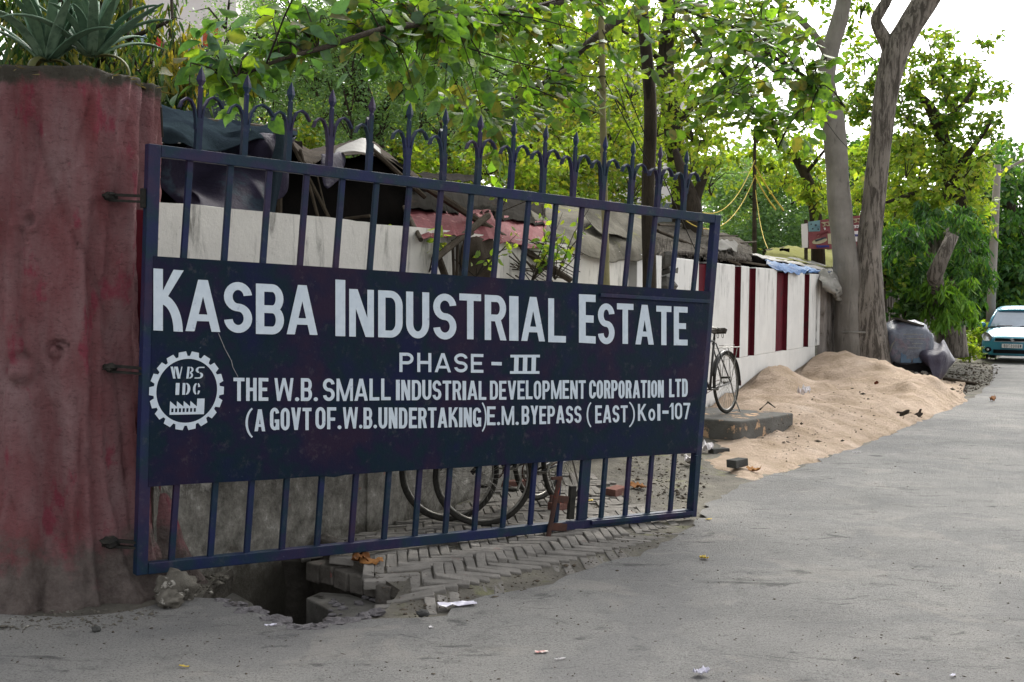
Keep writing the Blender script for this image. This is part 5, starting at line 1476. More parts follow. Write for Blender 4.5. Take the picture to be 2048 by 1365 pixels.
p0, p1 = at(301, 66, 33.9), at(326, 95, 33.9); MB().box((p0.x, 33.80, p1.z), (p1.x, 33.93, p0.z)).obj('red_band', MAT['bred'], b1)
p0, p1 = at(262, 60, 33.9), at(300, 90, 33.9); MAT['bblue'] = simple('blue_band', (150, 168, 190), (140, 158, 180), 1, .8); MB().box((p0.x, 33.80, p1.z), (p1.x, 33.93, p0.z)).obj('blue_band', MAT['bblue'], b1)
p0, p1 = at(409, 50, 33.9), at(436, 95, 33.9); MB().box((p0.x, 33.72, p1.z), (p1.x, 33.93, p0.z)).obj('brick_patch', MAT['borange'], b1)
a_ = at(384, 150, 20); b_ = at(492, 150, 20); hz = at(384, 92, 20).z; hz2 = at(492, 132, 20).z
sw = empty('side_wall', (a_.x, 20, 0), 'mottled slate grey rendered wall sloping down behind the leaves', 'wall')
MB().add([(a_.x, 20, 0), (b_.x, 20.6, 0), (b_.x, 20.6, hz2), (a_.x, 20, hz), (a_.x, 20.4, 0), (b_.x, 21, 0), (b_.x, 21, hz2), (a_.x, 20.4, hz)], [(0,1,2,3),(7,6,5,4),(0,4,5,1),(1,5,6,2),(2,6,7,3),(3,7,4,0)]).obj('wall_face', MAT['slate'], sw)
mb = MB().add([(a_.x, 19.9, hz), (b_.x, 20.5, hz2), (b_.x, 20.5, hz2 + .08), (a_.x, 19.9, hz + .08), (a_.x, 20.5, hz), (b_.x, 21.1, hz2), (b_.x, 21.1, hz2 + .08), (a_.x, 20.5, hz + .08)], [(0,1,2,3),(7,6,5,4),(0,4,5,1),(1,5,6,2),(2,6,7,3),(3,7,4,0)]); mb.obj('coping', MAT['slate'], sw)
b2 = block('far_building', 'pale building with an orange band glimpsed behind the dark trunk', 1215, 1375, 48, 10.3)
p0, p1 = at(1292, 64, 47.9), at(1332, 92, 47.9); MB().box((p0.x, 47.80, p1.z), (p1.x, 47.93, p0.z)).obj('orange_band', MAT['borange'], b2)

# painted shop board behind the twin trunks
MAT['board_red'] = simple('board_maroon', (150, 92, 96), (134, 78, 84), 5, .7, 0, obj=False)
MAT['board_blue'] = simple('board_blue', (132, 164, 172), (100, 130, 142), 6, .7, 0, obj=False)
MAT['board_cream'] = simple('board_cream', (198, 190, 160), (180, 172, 146), 9, .7, 0, obj=False)
MAT['board_ink'] = simple('board_ink', (70, 76, 150), (60, 66, 130), 9, .7, 0, obj=False)
YB = 27.0
bo = empty('shop_board', at(1640, 500, YB), 'maroon hand painted shop board with curly lettering behind the tree', 'signboard')
def bq(name, pts, mat, dy, parent=bo, th=.02):
    V = [at(x, y, YB) + Vector((0, -dy, 0)) for x, y in pts]; n = len(V)
    V += [v + Vector((0, th, 0)) for v in V]
    F = [tuple(range(n))[::-1], tuple(range(n, 2*n))] + [(i, (i+1) % n, n+(i+1) % n, n+i) for i in range(n)]
    return link(name, mesh(name, V, F, mat), parent)
bq('board', [(1616,498),(1616,444),(1660,438),(1720,431),(1745,430),(1745,498)], MAT['board_red'], 0, th=.06)
bq('white_panel', [(1605,496),(1603,449),(1615,447),(1618,496)], MAT['bwhite'], .0, th=.05)
bq('blue_panel', [(1617,464),(1616,444),(1640,441),(1640,463)], MAT['board_blue'], .012, th=.01)
bq('cream_panel', [(1656,488),(1655,468),(1664,467),(1665,489)], MAT['board_cream'], .012, th=.01)
bq('white_panel', [(1708,483),(1707,463),(1720,462),(1720,484)], MAT['bwhite'], .012, th=.01)
ov = [(1639 + 15 * math.cos(t) , 482.5 + 5.5 * math.sin(t) - 3 * math.cos(t)) for t in [2*PI*i/20 for i in range(20)]]
bq('oval_panel', ov, MAT['board_cream'], .012, th=.01)
for (cx_, cy_, r_) in [(1631, 451, 2.2), (1625, 458, 1.8), (1636, 459, 1.6), (1622, 449, 1.4)]:
    bq('flower', [(cx_ + r_*math.cos(t), cy_ + r_*math.sin(t)) for t in [2*PI*i/8 for i in range(8)]], MAT['slate'], .024, th=.008)
# curly Bengali-like writing: a bar with hooks below
def script_run(x, y, s, n, mat, slope=-.09):
    mb = MB(); P = lambda u, v: at(x + u, y + v + u * slope, YB) + Vector((0, -.03, 0))
    for k in range(n):
        u = k * s * 1.15
        mb.tube([P(u - s*.1, 0), P(u + s*.95, 0)], .011, 4)
        an = [P(u + s*.45 + s*.36*math.cos(t), s*.62 + s*.36*math.sin(t)) for t in [(-2.2 + .75 * i + k * .9) for i in range(7)]]
        mb.tube(an, .011, 4); mb.tube([P(u + s*.85, 0), P(u + s*.85, s)], .010, 4)
    mb.obj('lettering', mat, bo)
script_run(1643, 446, 7.5, 3, MAT['board_cream']); script_run(1706, 439, 7, 2, MAT['board_cream'])
script_run(1707, 452, 4.6, 3, MAT['bwhite']); script_run(1647, 457, 3.2, 1, MAT['bwhite']); script_run(1633, 470, 3.4, 6, MAT['pinksheet'], -.3)
script_run(1630, 481, 2.6, 7, MAT['slate'], -.3); script_run(1632, 492, 3.2, 7, MAT['board_ink'], 0); script_run(1709, 470, 2.8, 3, MAT['board_ink'], 0)
for x in (1612, 1700): MB().tube([at(x, 440, YB + .1), at(x, 560, YB + .1)], .04, 6).obj('post', MAT['pole'], bo)

# ------------------------------------------------------------------ foliage
L6 = np.array([[0,0,0],[.28,.27,.05],[.66,.22,.05],[1,0,-.06],[.66,-.22,.05],[.28,-.27,.05]], float); L6F = [(0,1,2,3),(0,3,4,5)]
L4 = np.array([[0,0,0],[.45,.27,.05],[1,0,-.04],[.45,-.27,.05]], float); L4F = [(0,1,2,3)]
LL = np.array([[0,0,0],[.3,.11,.02],[.7,.09,0],[1,0,-.08],[.7,-.09,0],[.3,-.11,.02]], float)
def leaves(Pn, A, S, tmpl=L4, tf=L4F, twist=None):
    """Pn (n,3) leaf bases, A (n,3) leaf directions, S (n,) lengths"""
    n = len(Pn)
    A = A / np.linalg.norm(A, axis=1, keepdims=True)
    rv = rng.normal(size=(n, 3)) if twist is None else twist + rng.normal(size=(n, 3)) * .55
    B = np.cross(A, rv); B /= np.linalg.norm(B, axis=1, keepdims=True) + 1e-9
    N = np.cross(A, B)
    T = tmpl
    V = Pn[:, None, :] + S[:, None, None] * (T[None, :, 0:1] * A[:, None, :] + T[None, :, 1:2] * B[:, None, :] + T[None, :, 2:3] * N[:, None, :])
    k = len(T)
    F = np.concatenate([np.array(f)[None, :] + (np.arange(n) * k)[:, None] for f in tf], 0)
    return V.reshape(-1, 3), F
def dirs(n, droop=.4, spread=1.0):
    A = rng.normal(size=(n, 3)) * spread; A[:, 2] = A[:, 2] * .6 - droop; return A
def cluster(C, r, n, flat=.8):
    """n points gathered round centre C in a soft ball made of tufts"""
    k = max(3, n // 14)
    sub = rng.normal(size=(k, 3)); sub /= np.linalg.norm(sub, axis=1, keepdims=True); sub *= (rng.random((k, 1)) ** .45) * r
    idx = rng.integers(0, k, n)
    P = sub[idx] + rng.normal(size=(n, 3)) * r * .16
    P[:, 2] *= flat
    return np.array(C)[None, :] + P
def polysample(poly, n):
    xs = [p[0] for p in poly]; ys = [p[1] for p in poly]; out = []
    while len(out) < n:
        x = rnd.uniform(min(xs), max(xs)); y = rnd.uniform(min(ys), max(ys))
        if inpoly(x, y, poly): out.append((x, y))
    return out
GREENS = {
 'near': [(68,104,52),(92,130,56),(118,156,66),(72,108,72),(106,140,54),(146,172,72),(62,90,56),(122,112,66),(86,122,54)],
 'nearblue': [(70,104,78),(84,122,92),(100,136,104),(76,114,58),(110,150,70)],
 'yellow': [(118,150,62),(148,172,74),(166,182,90),(100,134,56),(178,176,86),(80,114,54)],
 'fine': [(96,128,92),(112,146,104),(128,158,112),(100,136,84)],
 'dark': [(42,72,44),(54,88,52),(66,102,56),(46,76,54),(84,116,60)],
 'mango': [(74,108,50),(94,130,56),(118,148,62),(152,156,74),(78,110,60)],
 'droop': [(56,96,58),(74,116,62),(96,140,60),(52,86,64),(124,150,62)],
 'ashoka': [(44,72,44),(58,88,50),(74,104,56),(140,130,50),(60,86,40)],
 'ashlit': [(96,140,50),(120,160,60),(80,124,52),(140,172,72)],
 'mid': [(88,118,58),(112,140,66),(134,148,74),(156,148,78),(70,96,50)],
}
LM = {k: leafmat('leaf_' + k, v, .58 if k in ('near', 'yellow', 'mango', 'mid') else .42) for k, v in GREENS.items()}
MAT['bark_grey'] = barkmat('smooth_grey_bark', (144, 139, 133), (120, 115, 109), (84, 80, 76), .7, .2, .44)
MAT['bark_rough'] = barkmat('rough_fissured_bark', (142, 134, 126), (118, 111, 104), (60, 55, 50), 1.0, .14, .56)
MAT['bark_dark'] = barkmat('dark_bark', (70, 62, 52), (54, 48, 42), (34, 30, 28), 1.2, .2, .5)
MAT['bamboo'] = simple('bamboo', (150, 142, 108), (122, 116, 86), 5, .6, 0, obj=False, c3=(96, 92, 66), c3amt=.58)

def tree(name, label, base, limbs, bark, group='trees', rough=.12):
    """limbs: lists of (px,py,Y,radius)"""
    t = empty(name, base, label, 'tree', group)
    for i, lb in enumerate(limbs):
        pts = [at(a_, b_, c_) if not isinstance(a_, Vector) else a_ for a_, b_, c_, r_ in lb]; rad = [q_[3] for q_ in lb]
        # resample smoothly
        P = []; Rr = []
        for k in range(len(pts) - 1):
            nseg = 7 if i == 0 else 4
            for s_ in range(nseg):
                tt = s_ / nseg
                p0_, p1_, p2_, p3_ = pts[max(0,k-1)], pts[k], pts[k+1], pts[min(len(pts)-1,k+2)]
                P.append(0.5 * ((2*p1_) + (p2_-p0_)*tt + (2*p0_-5*p1_+4*p2_-p3_)*tt*tt + (3*p1_-p0_-3*p2_+p3_)*tt**3)); Rr.append(rad[k] + (rad[k+1]-rad[k]) * tt)
        P.append(pts[-1]); Rr.append(rad[-1])
        big_ = max(rad) > .15
        MB().tube(P, Rr, 20 if big_ else 8, True, rough, float(i)).obj('trunk' if i == 0 else 'branch', bark, t, smooth=True)
    return t
def crown(t, specs, mat, leaf, droop=.4, tmpl=L4, tf=L4F, name='crown', tw=True, flat=.8):
    """specs: (cx,cy,Y,r_metres,n)"""
    PP_ = []; mb = MB()
    for (cx_, cy_, Y_, r_, n_) in specs:
        c_ = at(cx_, cy_, Y_); p_ = cluster(c_, r_, n_, flat); PP_.append(p_)
        if tw:
            for k in range(4):
                e_ = Vector(p_[rnd.randrange(len(p_))]); m_ = c_.lerp(e_, .5) + Vector((0, 0, .08 * r_)); mb.tube([c_ + Vector((0, 0, -.35 * r_)), m_, e_], [.02 * r_ + .004, .012 * r_ + .003, .003], 4, False)
    P_ = np.concatenate(PP_); S_ = leaf * rng.uniform(.65, 1.25, len(P_))
    V_, F_ = leaves(P_, dirs(len(P_), droop), S_, tmpl, tf)
    o = link(name, mesh_np(name, V_, F_, mat), t); tag(o, kind='stuff')
    if tw and mb.V: tag(mb.obj('twigs', MAT['bark_dark'], t), kind='stuff')
    return o
def specs_in(poly, n, Y0, Y1, r, nl):
    return [(x, y, rnd.uniform(Y0, Y1), r * rnd.uniform(.7, 1.3), nl) for x, y in polysample(poly, n)]

# --- the near tree: dark leaning trunk, branches reaching towards us over the gate
TB = gnd(1297, 885, 0)
T1 = tree('broadleaf_tree', 'slim dark trunked tree spreading broad leaves over the gate', (TB.x, TB.y, 0), [
    [(TB + Vector((0, 0, -.1)), 0, 0, .10), (1299, 580, 13.4, .078), (1296, 400, 13.4, .072), (1301, 220, 13.35, .068), (1288, 60, 13.3, .064), (1278, -60, 13.2, .06), (1270, -300, 13.0, .06), (1290, -560, 12.8, .03)],
    [(1286, 15, 13.3, .05), (1230, 45, 12.9, .042), (1168, 95, 12.5, .036), (1128, 140, 12.2, .03), (1080, 170, 11.8, .022), (1010, 205, 11.3, .014), (930, 240, 10.8, .007)],
    [(1279, -60, 13.2, .05), (1160, -10, 12.2, .04), (1060, 18, 11.2, .034), (950, 28, 10.2, .03), (860, 45, 9.2, .026), (760, 60, 8.4, .022), (660, 92, 8.0, .018), (560, 120, 7.6, .013), (455, 165, 7.3, .007)],
    [(1282, -20, 13.2, .045), (1380, 20, 12.4, .035), (1450, 50, 11.6, .028), (1540, 110, 11.0, .020), (1620, 160, 10.6, .013), (1690, 215, 10.3, .006)],
    [(1385, 60, 12.2, .022), (1440, 140, 11.8, .018), (1500, 215, 11.5, .014), (1540, 262, 11.3, .010), (1556, 296, 11.2, .005)],
    [(1275, -120, 13.1, .05), (1180, -160, 11.5, .04), (1050, -150, 9.8, .03), (900, -100, 8.6, .022), (800, -60, 8.0, .012)],
    [(1275, -200, 13.1, .05), (1400, -260, 12.0, .04), (1550, -200, 11.0, .03), (1680, -120, 10.4, .015)],
], MAT['bark_dark'], 'trees behind the wall', .06)
nodes = []
for o in list(T1.children):
    if o.name.startswith('branch'):
        vs = o.data.vertices; 
        for k in range(0, len(vs), 8):
            c_ = Vector((0, 0, 0))
            for j in range(8): c_ += vs[k + j].co if k + j < len(vs) else vs[-1].co
            nodes.append(c_ / 8)
targets = []
def tz(poly, n, Yf):
    for x, y in polysample(poly, n): targets.append((x, y, Yf(x)))
tz([(440,60),(620,0),(900,-20),(900,230),(780,215),(700,150),(600,210),(520,240),(420,215),(350,190),(395,160)], 34, lambda x: 7.1 + (x - 400) / 230 + rnd.uniform(-.25, .6))
tz([(760,-30),(1290,-30),(1290,190),(1180,250),(1000,330),(860,250),(760,220)], 72, lambda x: 8.3 + (x - 760) / 150 + rnd.uniform(-.7, 1.4))
tz([(1240,-30),(1560,-30),(1650,90),(1690,230),(1600,270),(1450,240),(1330,280),(1240,200)], 66, lambda x: 10.6 + rnd.uniform(-.9, 1.6))
tz([(1450,120),(1560,200),(1660,330),(1560,280),(1430,260)], 10, lambda x: 10.8 + rnd.uniform(-.5, .8))
tz([(880,180),(1060,220),(1100,380),(1000,420),(900,330)], 12, lambda x: 11 + rnd.uniform(-.5, 1.0))
tz([(560,-420),(1700,-420),(1700,-40),(560,-40)], 36, lambda x: 8 + (x - 560) / 260 + rnd.uniform(-2.2, 2.0))
twb = MB(); LP = []; LD = []; LS = []
for (x, y, Yq) in targets:
    e_ = at(x, y, Yq)
    nd = min(nodes, key=lambda q_: (q_ - e_).length + rnd.uniform(0, .5))
    if (nd - e_).length > 3.2: continue
    mid_ = nd.lerp(e_, .55) + Vector((rnd.uniform(-.1, .1), rnd.uniform(-.1, .1), .12))
    L_ = (e_ - nd).length
    pts = [nd, nd.lerp(mid_, .5) + Vector((0, 0, .03)), mid_, mid_.lerp(e_, .5) + Vector((0, 0, .02)), e_]
    twb.tube(pts, [.008, .006, .005, .004, .002], 4, False)
    side = 1
    nleaf = 13
    dv_ = (e_ - nd).normalized()
    span = min(1.0, .62 / max(L_, .1))
    for k in range(nleaf):
        t_ = 1 - span * k / nleaf
        p_ = nd.lerp(mid_, min(1, t_ / .55)) if t_ < .55 else mid_.lerp(e_, (t_ - .55) / .45)
        side = -side
        lat = dv_.cross(Vector((0, 0, 1))).normalized() * side
        d_ = dv_ * rnd.uniform(.1, .9) + lat * rnd.uniform(.4, 1.1) + Vector((rnd.uniform(-.4, .4), rnd.uniform(-.4, .4), rnd.uniform(-1.0, .15)))
        LP.append(p_ + Vector((rnd.gauss(0, .05), rnd.gauss(0, .05), rnd.gauss(0, .05)))); LD.append(d_.normalized()); LS.append(rnd.uniform(.085, .155) * (1.3 if x < 1000 else 1.1))
tag(twb.obj('twigs', MAT['bark_dark'], T1), kind='stuff')
LP = np.array([tuple(p_) for p_ in LP]); LD = np.array([tuple(p_) for p_ in LD]); LS = np.array(LS)
# the 300 leaves that show largest are parts of their own
d_ = LP - np.array([0, 0, CAMH]); dep = d_ @ np.array(fwd); pxx = 1024 + FPX * (d_ @ np.array(RT)) / dep; pyy = 682 - FPX * (d_ @ np.array(UPV)) / dep
score = LS / dep * ((pxx > 300) & (pxx < 2048) & (pyy > 0) & (pyy < 500))
order = np.argsort(-score); big300 = order[:290]; rest = order[290:]
LT = np.array([[0,0,0],[.12,.15,.03],[.32,.27,.055],[.58,.25,.045],[.82,.12,.01],[1,0,-.07],[.82,-.12,.01],[.58,-.25,.045],[.32,-.27,.055],[.12,-.15,.03],[.32,0,0],[.58,0,-.01],[.82,0,-.03]], float)
LTF = [(0,10,2,1),(10,11,3,2),(11,12,4,3),(12,5,4),(0,9,8,10),(10,8,7,11),(11,7,6,12),(12,6,5)]
lme = []
for k in range(4):
    V_ = [Vector((a_, b_ * (1 + .1 * (k - 1.5)), c_ * (1 + k * .8) + .03 * math.sin(a_ * 5 + k))) for a_, b_, c_ in LT]
    # petiole
    V_ += [Vector((-.22, .008, .03)), Vector((-.22, -.008, .03)), Vector((0, .012, 0)), Vector((0, -.012, 0))]
    lme.append(mesh('leaf', V_, LTF + [(13, 15, 16, 14)], LM['near'] if k % 2 else LM['nearblue'], True))
for i in big300:
    o = link('leaf', lme[rnd.randrange(4)], T1)
    a_ = Vector(LD[i]); nrm_ = (Vector((rnd.gauss(0, .5), rnd.gauss(-.5, .5), rnd.gauss(.7, .4)))).normalized()
    b_ = nrm_.cross(a_).normalized(); n_ = a_.cross(b_)
    s_ = float(LS[i]) * .85
    o.matrix_basis = Matrix(((a_.x*s_, b_.x*s_*1.15, n_.x*s_, LP[i][0]), (a_.y*s_, b_.y*s_*1.15, n_.y*s_, LP[i][1]), (a_.z*s_, b_.z*s_*1.15, n_.z*s_, LP[i][2]), (0, 0, 0, 1)))
V_, F_ = leaves(LP[rest], LD[rest], LS[rest], L6 * np.array([1, 1.15, 1]), L6F, np.array([0, -.5, .8]))
tag(link('foliage', mesh_np('foliage', V_, F_, LM['near']), T1), kind='stuff')

# --- bamboo pole
bpz = [wallpt(1217, 800, -.35), wallpt(1213, 560, -.2), wallpt(1207, 300, -.1), wallpt(1203, 60, 0), wallpt(1199, -60, 0)]
bpz[0].z = .05
bp = empty('bamboo_pole', bpz[0], 'tall bamboo pole standing against the wall left of the dark trunk', 'pole')
P = []; 
for k in range(40):
    t_ = k / 39 * (len(bpz) - 1); i = min(int(t_), len(bpz) - 2); P.append(bpz[i].lerp(bpz[i+1], t_ - i))
MB().tube(P, [.036 + (.005 if k % 3 == 0 else 0) - k * .0002 for k in range(40)], 10).obj('culm', MAT['bamboo'], bp, smooth=True)
for py in (154, 212, 305):
    c_ = wallpt(1204 + (py - 154) * .02, py, -.05); MB().torus(c_, .038, .006, Matrix.Rotation(PI/2, 3, 'X'), 14, 5).obj('binding', MAT['black_iron'], bp)

# --- twin trunked tree by the sand
YT = 24.2
T2 = tree('twin_trunk_tree', 'big tree with two grey trunks rising from one base behind the sand', at(1725, 740, YT), [
    [(1716, 760, YT, .46), (1710, 690, YT, .40), (1701, 600, YT, .31), (1692, 520, YT, .25), (1683, 458, YT, .225), (1675, 340, YT, .215), (1667, 250, YT, .22), (1652, 165, YT, .185), (1664, 92, YT, .165), (1680, 37, YT, .16), (1690, -20, YT, .14), (1720, -250, YT, .09)],
    [(1742, 760, YT - .1, .44), (1736, 690, YT - .1, .40), (1735, 600, YT - .1, .30), (1739, 520, YT - .1, .235), (1742, 458, YT - .1, .22), (1755, 330, YT - .1, .22), (1771, 201, YT - .1, .225), (1788, 110, YT - .1, .26), (1815, 60, YT - .1, .25), (1846, 10, YT - .1, .25), (1880, -40, YT - .3, .22), (1940, -140, YT - .6, .18), (1990, -300, YT - .8, .12)],
    [(1784, 105, YT - .1, .17), (1770, 78, YT - .1, .13), (1752, 44, YT - .2, .11), (1762, 20, YT - .2, .11), (1780, -20, YT - .3, .10), (1800, -160, YT - .5, .06)],
    [(1670, 250, YT, .13), (1640, 212, YT - .3, .11), (1605, 185, YT - .6, .085), (1560, 150, YT - 1, .06), (1500, 100, YT - 1.4, .04)],
    [(1662, 130, YT, .09), (1640, 85, YT - .2, .07), (1600, 40, YT - .5, .06), (1540, -10, YT - .8, .04)],
], MAT['bark_rough'], 'trees behind the wall', .14)
for o in T2.children:
    if o.name.startswith('trunk') or abs(o.data.vertices[0].co.x - at(1670, 250, YT).x) < .5: o.data.materials[0] = MAT['bark_grey']
crown(T2, [(x, y, Y_, r_, n_) for x, y, Y_, r_, n_ in [(1730,-180,24,1.5,500),(1600,-120,23,1.4,500),(1900,-240,24,1.7,600),(1500,-40,22.5,1.1,400),(1720,20,25,.55,60),(1750,100,26,.6,110),(1790,120,25.5,.5,90),(2000,-260,23,1.5,500),(1560,40,23,.8,260),(1510,110,23,.8,260),(1680,40,25.5,.6,120)]], LM['mango'], .17, .5)
MB().torus(at(1720, 666, YT - .05), .42, .022, Matrix.Rotation(PI/2 - .05, 3, 'X') @ Matrix.Diagonal((1.0, 1.0, .85)), 40, 6).obj('cloth_band', MAT['cloth_white'], T2)

# --- background trees behind the wall
g0 = 'trees behind the wall'
T3 = tree('leafy_tree', 'tree with a slim crooked trunk right of the dark trunk', at(1360, 600, 22), [
    [(1362, 640, 22, .16), (1360, 420, 22, .15), (1350, 300, 22, .16), (1342, 220, 22, .17), (1330, 150, 22, .15), (1335, 60, 22, .12), (1345, -40, 22, .08)],
    [(1350, 250, 22, .08), (1400, 200, 21.8, .05), (1440, 170, 21.6, .03)], [(1335, 140, 22, .07), (1290, 90, 21.5, .04), (1240, 60, 21.2, .02)]], MAT['bark_dark'], g0)
crown(T3, specs_in([(1230,60),(1330,20),(1480,60),(1500,180),(1440,260),(1400,330),(1300,330),(1240,250)], 46, 20.5, 24, .55, 95), LM['yellow'], .13, .4)
T4 = tree('forked_tree', 'low forked tree with bright leaves above the thatch hut', at(1385, 600, 19.5), [
    [(1388, 640, 19.5, .17), (1386, 470, 19.5, .16), (1382, 410, 19.5, .17), (1368, 360, 19.5, .10), (1350, 300, 19.6, .05)],
    [(1384, 420, 19.5, .11), (1398, 380, 19.5, .08), (1418, 335, 19.4, .04)]], MAT['bark_dark'], g0)
crown(T4, specs_in([(1310,300),(1440,290),(1450,400),(1410,440),(1320,440)], 9, 19, 21.5, .4, 70), LM['yellow'], .12, .5)
T5 = tree('feathery_tree', 'pale feathery leaved tree behind the slate shelter', at(700, 560, 17), [
    [(760, 600, 17, .2), (750, 350, 17, .17), (740, 250, 17, .15), (700, 120, 17, .12), (660, 20, 17, .08)],
    [(742, 240, 17, .08), (820, 160, 16.5, .05), (900, 110, 16, .03)], [(730, 200, 17, .08), (620, 150, 16.5, .04), (540, 120, 16, .02)]], MAT['bark_dark'], g0)
crown(T5, specs_in([(450,20),(560,-20),(900,-20),(1000,120),(960,260),(700,300),(520,230),(440,100)], 150, 15.5, 19, .48, 330), LM['fine'], .055, .2)
T6 = tree('bushy_tree', 'dense bushy tree with brown twigs behind the rag shelter', at(850, 560, 20), [
    [(880, 600, 20.5, .2), (870, 420, 20.5, .17), (890, 320, 20.5, .14), (940, 240, 20.5, .1)],
    [(880, 400, 20.5, .1), (1000, 330, 20, .06), (1080, 280, 20, .03)], [(872, 380, 20.5, .1), (780, 300, 20, .05), (700, 260, 20, .03)]], MAT['bark_dark'], g0)
crown(T6, specs_in([(560,215),(700,200),(1000,200),(1250,220),(1290,420),(1100,400),(900,370),(760,340),(640,320),(560,280)], 120, 19, 23, .50, 130), LM['mid'], .11, .4)
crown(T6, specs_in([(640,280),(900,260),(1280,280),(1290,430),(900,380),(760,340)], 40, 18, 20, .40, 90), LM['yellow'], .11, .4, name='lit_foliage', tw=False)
T7 = tree('leafy_tree', 'yellow green tree filling the gap behind the bamboo pole', at(1120, 560, 26), [
    [(1130, 620, 26, .22), (1130, 350, 26, .18), (1120, 200, 26, .14), (1100, 60, 26, .08)], [(1125, 260, 26, .1), (1220, 160, 25.5, .05)]], MAT['bark_dark'], g0)
crown(T7, specs_in([(850,-20),(1280,-20),(1290,300),(1150,360),(900,320),(850,150)], 210, 24, 28, .62, 130), LM['yellow'], .15, .35)
T8 = tree('round_tree', 'hazy pale green round tree far behind the thin pole', at(1540, 600, 46), [
    [(1540, 600, 46, .3), (1540, 480, 46, .28), (1545, 400, 46, .2), (1550, 340, 46, .1)], [(1542, 430, 46, .15), (1490, 380, 45, .08)], [(1542, 440, 46, .15), (1610, 390, 45, .08)]], MAT['bark_dark'], g0)
crown(T8, specs_in([(1400,420),(1450,340),(1530,305),(1620,330),(1680,400),(1690,520),(1400,540)], 110, 42, 50, .95, 260), LM['fine'], .16, .2, tw=False)
T9 = tree('hanging_leaf_tree', 'yellowish tree with hanging leaf bunches left of the twin trunks', at(1620, 560, 28), [
    [(1640, 620, 28, .18), (1630, 420, 28, .14), (1600, 330, 28, .1), (1560, 290, 28, .06)], [(1610, 350, 28, .06), (1650, 300, 27.5, .03)]], MAT['bark_dark'], g0)
crown(T9, specs_in([(1480,270),(1560,250),(1660,275),(1690,350),(1650,420),(1600,410),(1530,340),(1480,320)], 26, 26.5, 29, .42, 75), LM['yellow'], .17, .8)
# right hand side
g1 = 'trees along the right side wall'
T10 = tree('mango_tree', 'loose crowned tree against the white sky right of the twin trunks', at(1900, 640, 33), [
    [(1925, 660, 33, .34), (1920, 560, 33, .32), (1925, 480, 33, .3), (1908, 380, 33, .26), (1890, 300, 33, .2), (1862, 220, 33, .15), (1828, 185, 33, .09)],
    [(1905, 350, 33, .14), (1950, 290, 32.5, .08), (1985, 240, 32.5, .04)], [(1876, 255, 33, .12), (1920, 215, 32.6, .07), (1960, 160, 32.6, .03)], [(1915, 400, 33, .12), (1850, 385, 32.5, .08), (1790, 400, 32, .05), (1760, 410, 32, .02)]], MAT['bark_dark'], g1)
crown(T10, specs_in([(1720,140),(1800,110),(1870,80),(1960,70),(2000,150),(1990,230),(1980,330),(1900,330),(1800,300),(1750,230),(1710,220)], 62, 31.5, 35, .48, 80), LM['mango'], .19, .5)
crown(T10, specs_in([(1660,60),(1700,40),(1760,180),(1700,250),(1690,160)], 9, 32, 34, .42, 60), LM['mango'], .19, .5, name='left_foliage')
crown(T10, specs_in([(1700,290),(1790,270),(1950,300),(1972,360),(1960,460),(1760,460),(1770,400),(1700,400)], 80, 31, 36, .62, 85), LM['yellow'], .21, .5, name='lower_foliage')
crown(T10, [(1985,240,32.5,.4,60),(1960,160,32.6,.4,60),(1985,280,32.6,.4,60)], LM['mango'], .19, .5, name='right_foliage')
T11 = tree('drooping_tree', 'dense tree of long drooping leaves over the covered cart', at(1880, 690, 29), [
    [(1905, 715, 29, .36), (1900, 640, 29, .30), (1885, 560, 29, .26), (1870, 500, 29, .2), (1905, 470, 28.8, .19), (1912, 460, 28.8, .17)], [(1885, 560, 29, .12), (1840, 640, 28.6, .08), (1830, 690, 28.5, .07)], [(1890, 520, 29, .12), (1940, 500, 28.6, .06)]], MAT['bark_rough'], g1)
crown(T11, specs_in([(1765,450),(1800,470),(1860,400),(1900,440),(1940,420),(1962,540),(1945,630),(1880,642),(1860,590),(1820,560),(1780,560),(1770,520)], 66, 27, 31.5, .42, 120), LM['droop'], .24, 1.6, LL, L6F)
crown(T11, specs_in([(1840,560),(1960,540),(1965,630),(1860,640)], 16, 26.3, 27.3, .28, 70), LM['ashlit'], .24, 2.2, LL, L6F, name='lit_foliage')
MB().tube([at(1893, 660, 28.4), at(1876, 600, 27.2), at(1870, 550, 26.3), at(1886, 512, 26.2), at(1906, 470, 26.2)], [.2, .19, .17, .15, .13], 12, rough=.2).obj('stump', MAT['bark_rough'], T11, smooth=True)
T12 = tree('dark_tree', 'dark tree behind the teal car', at(2040, 660, 47), [
    [(2010, 690, 47, .35), (2010, 560, 47, .3), (2020, 420, 47, .2), (2025, 340, 47, .1)], [(2012, 520, 47, .15), (1980, 420, 46, .08)]], MAT['bark_dark'], g1)
crown(T12, specs_in([(1900,470),(1960,340),(2000,310),(2080,320),(2130,450),(2120,640),(1960,660),(1900,600)], 150, 44, 52, .95, 150), LM['droop'], .3, 1.0)
crown(T12, specs_in([(1700,300),(1800,300),(1900,430),(1900,560),(1700,540)], 60, 46, 54, 1.0, 150), LM['dark'], .3, .6, name='back_foliage', tw=False)
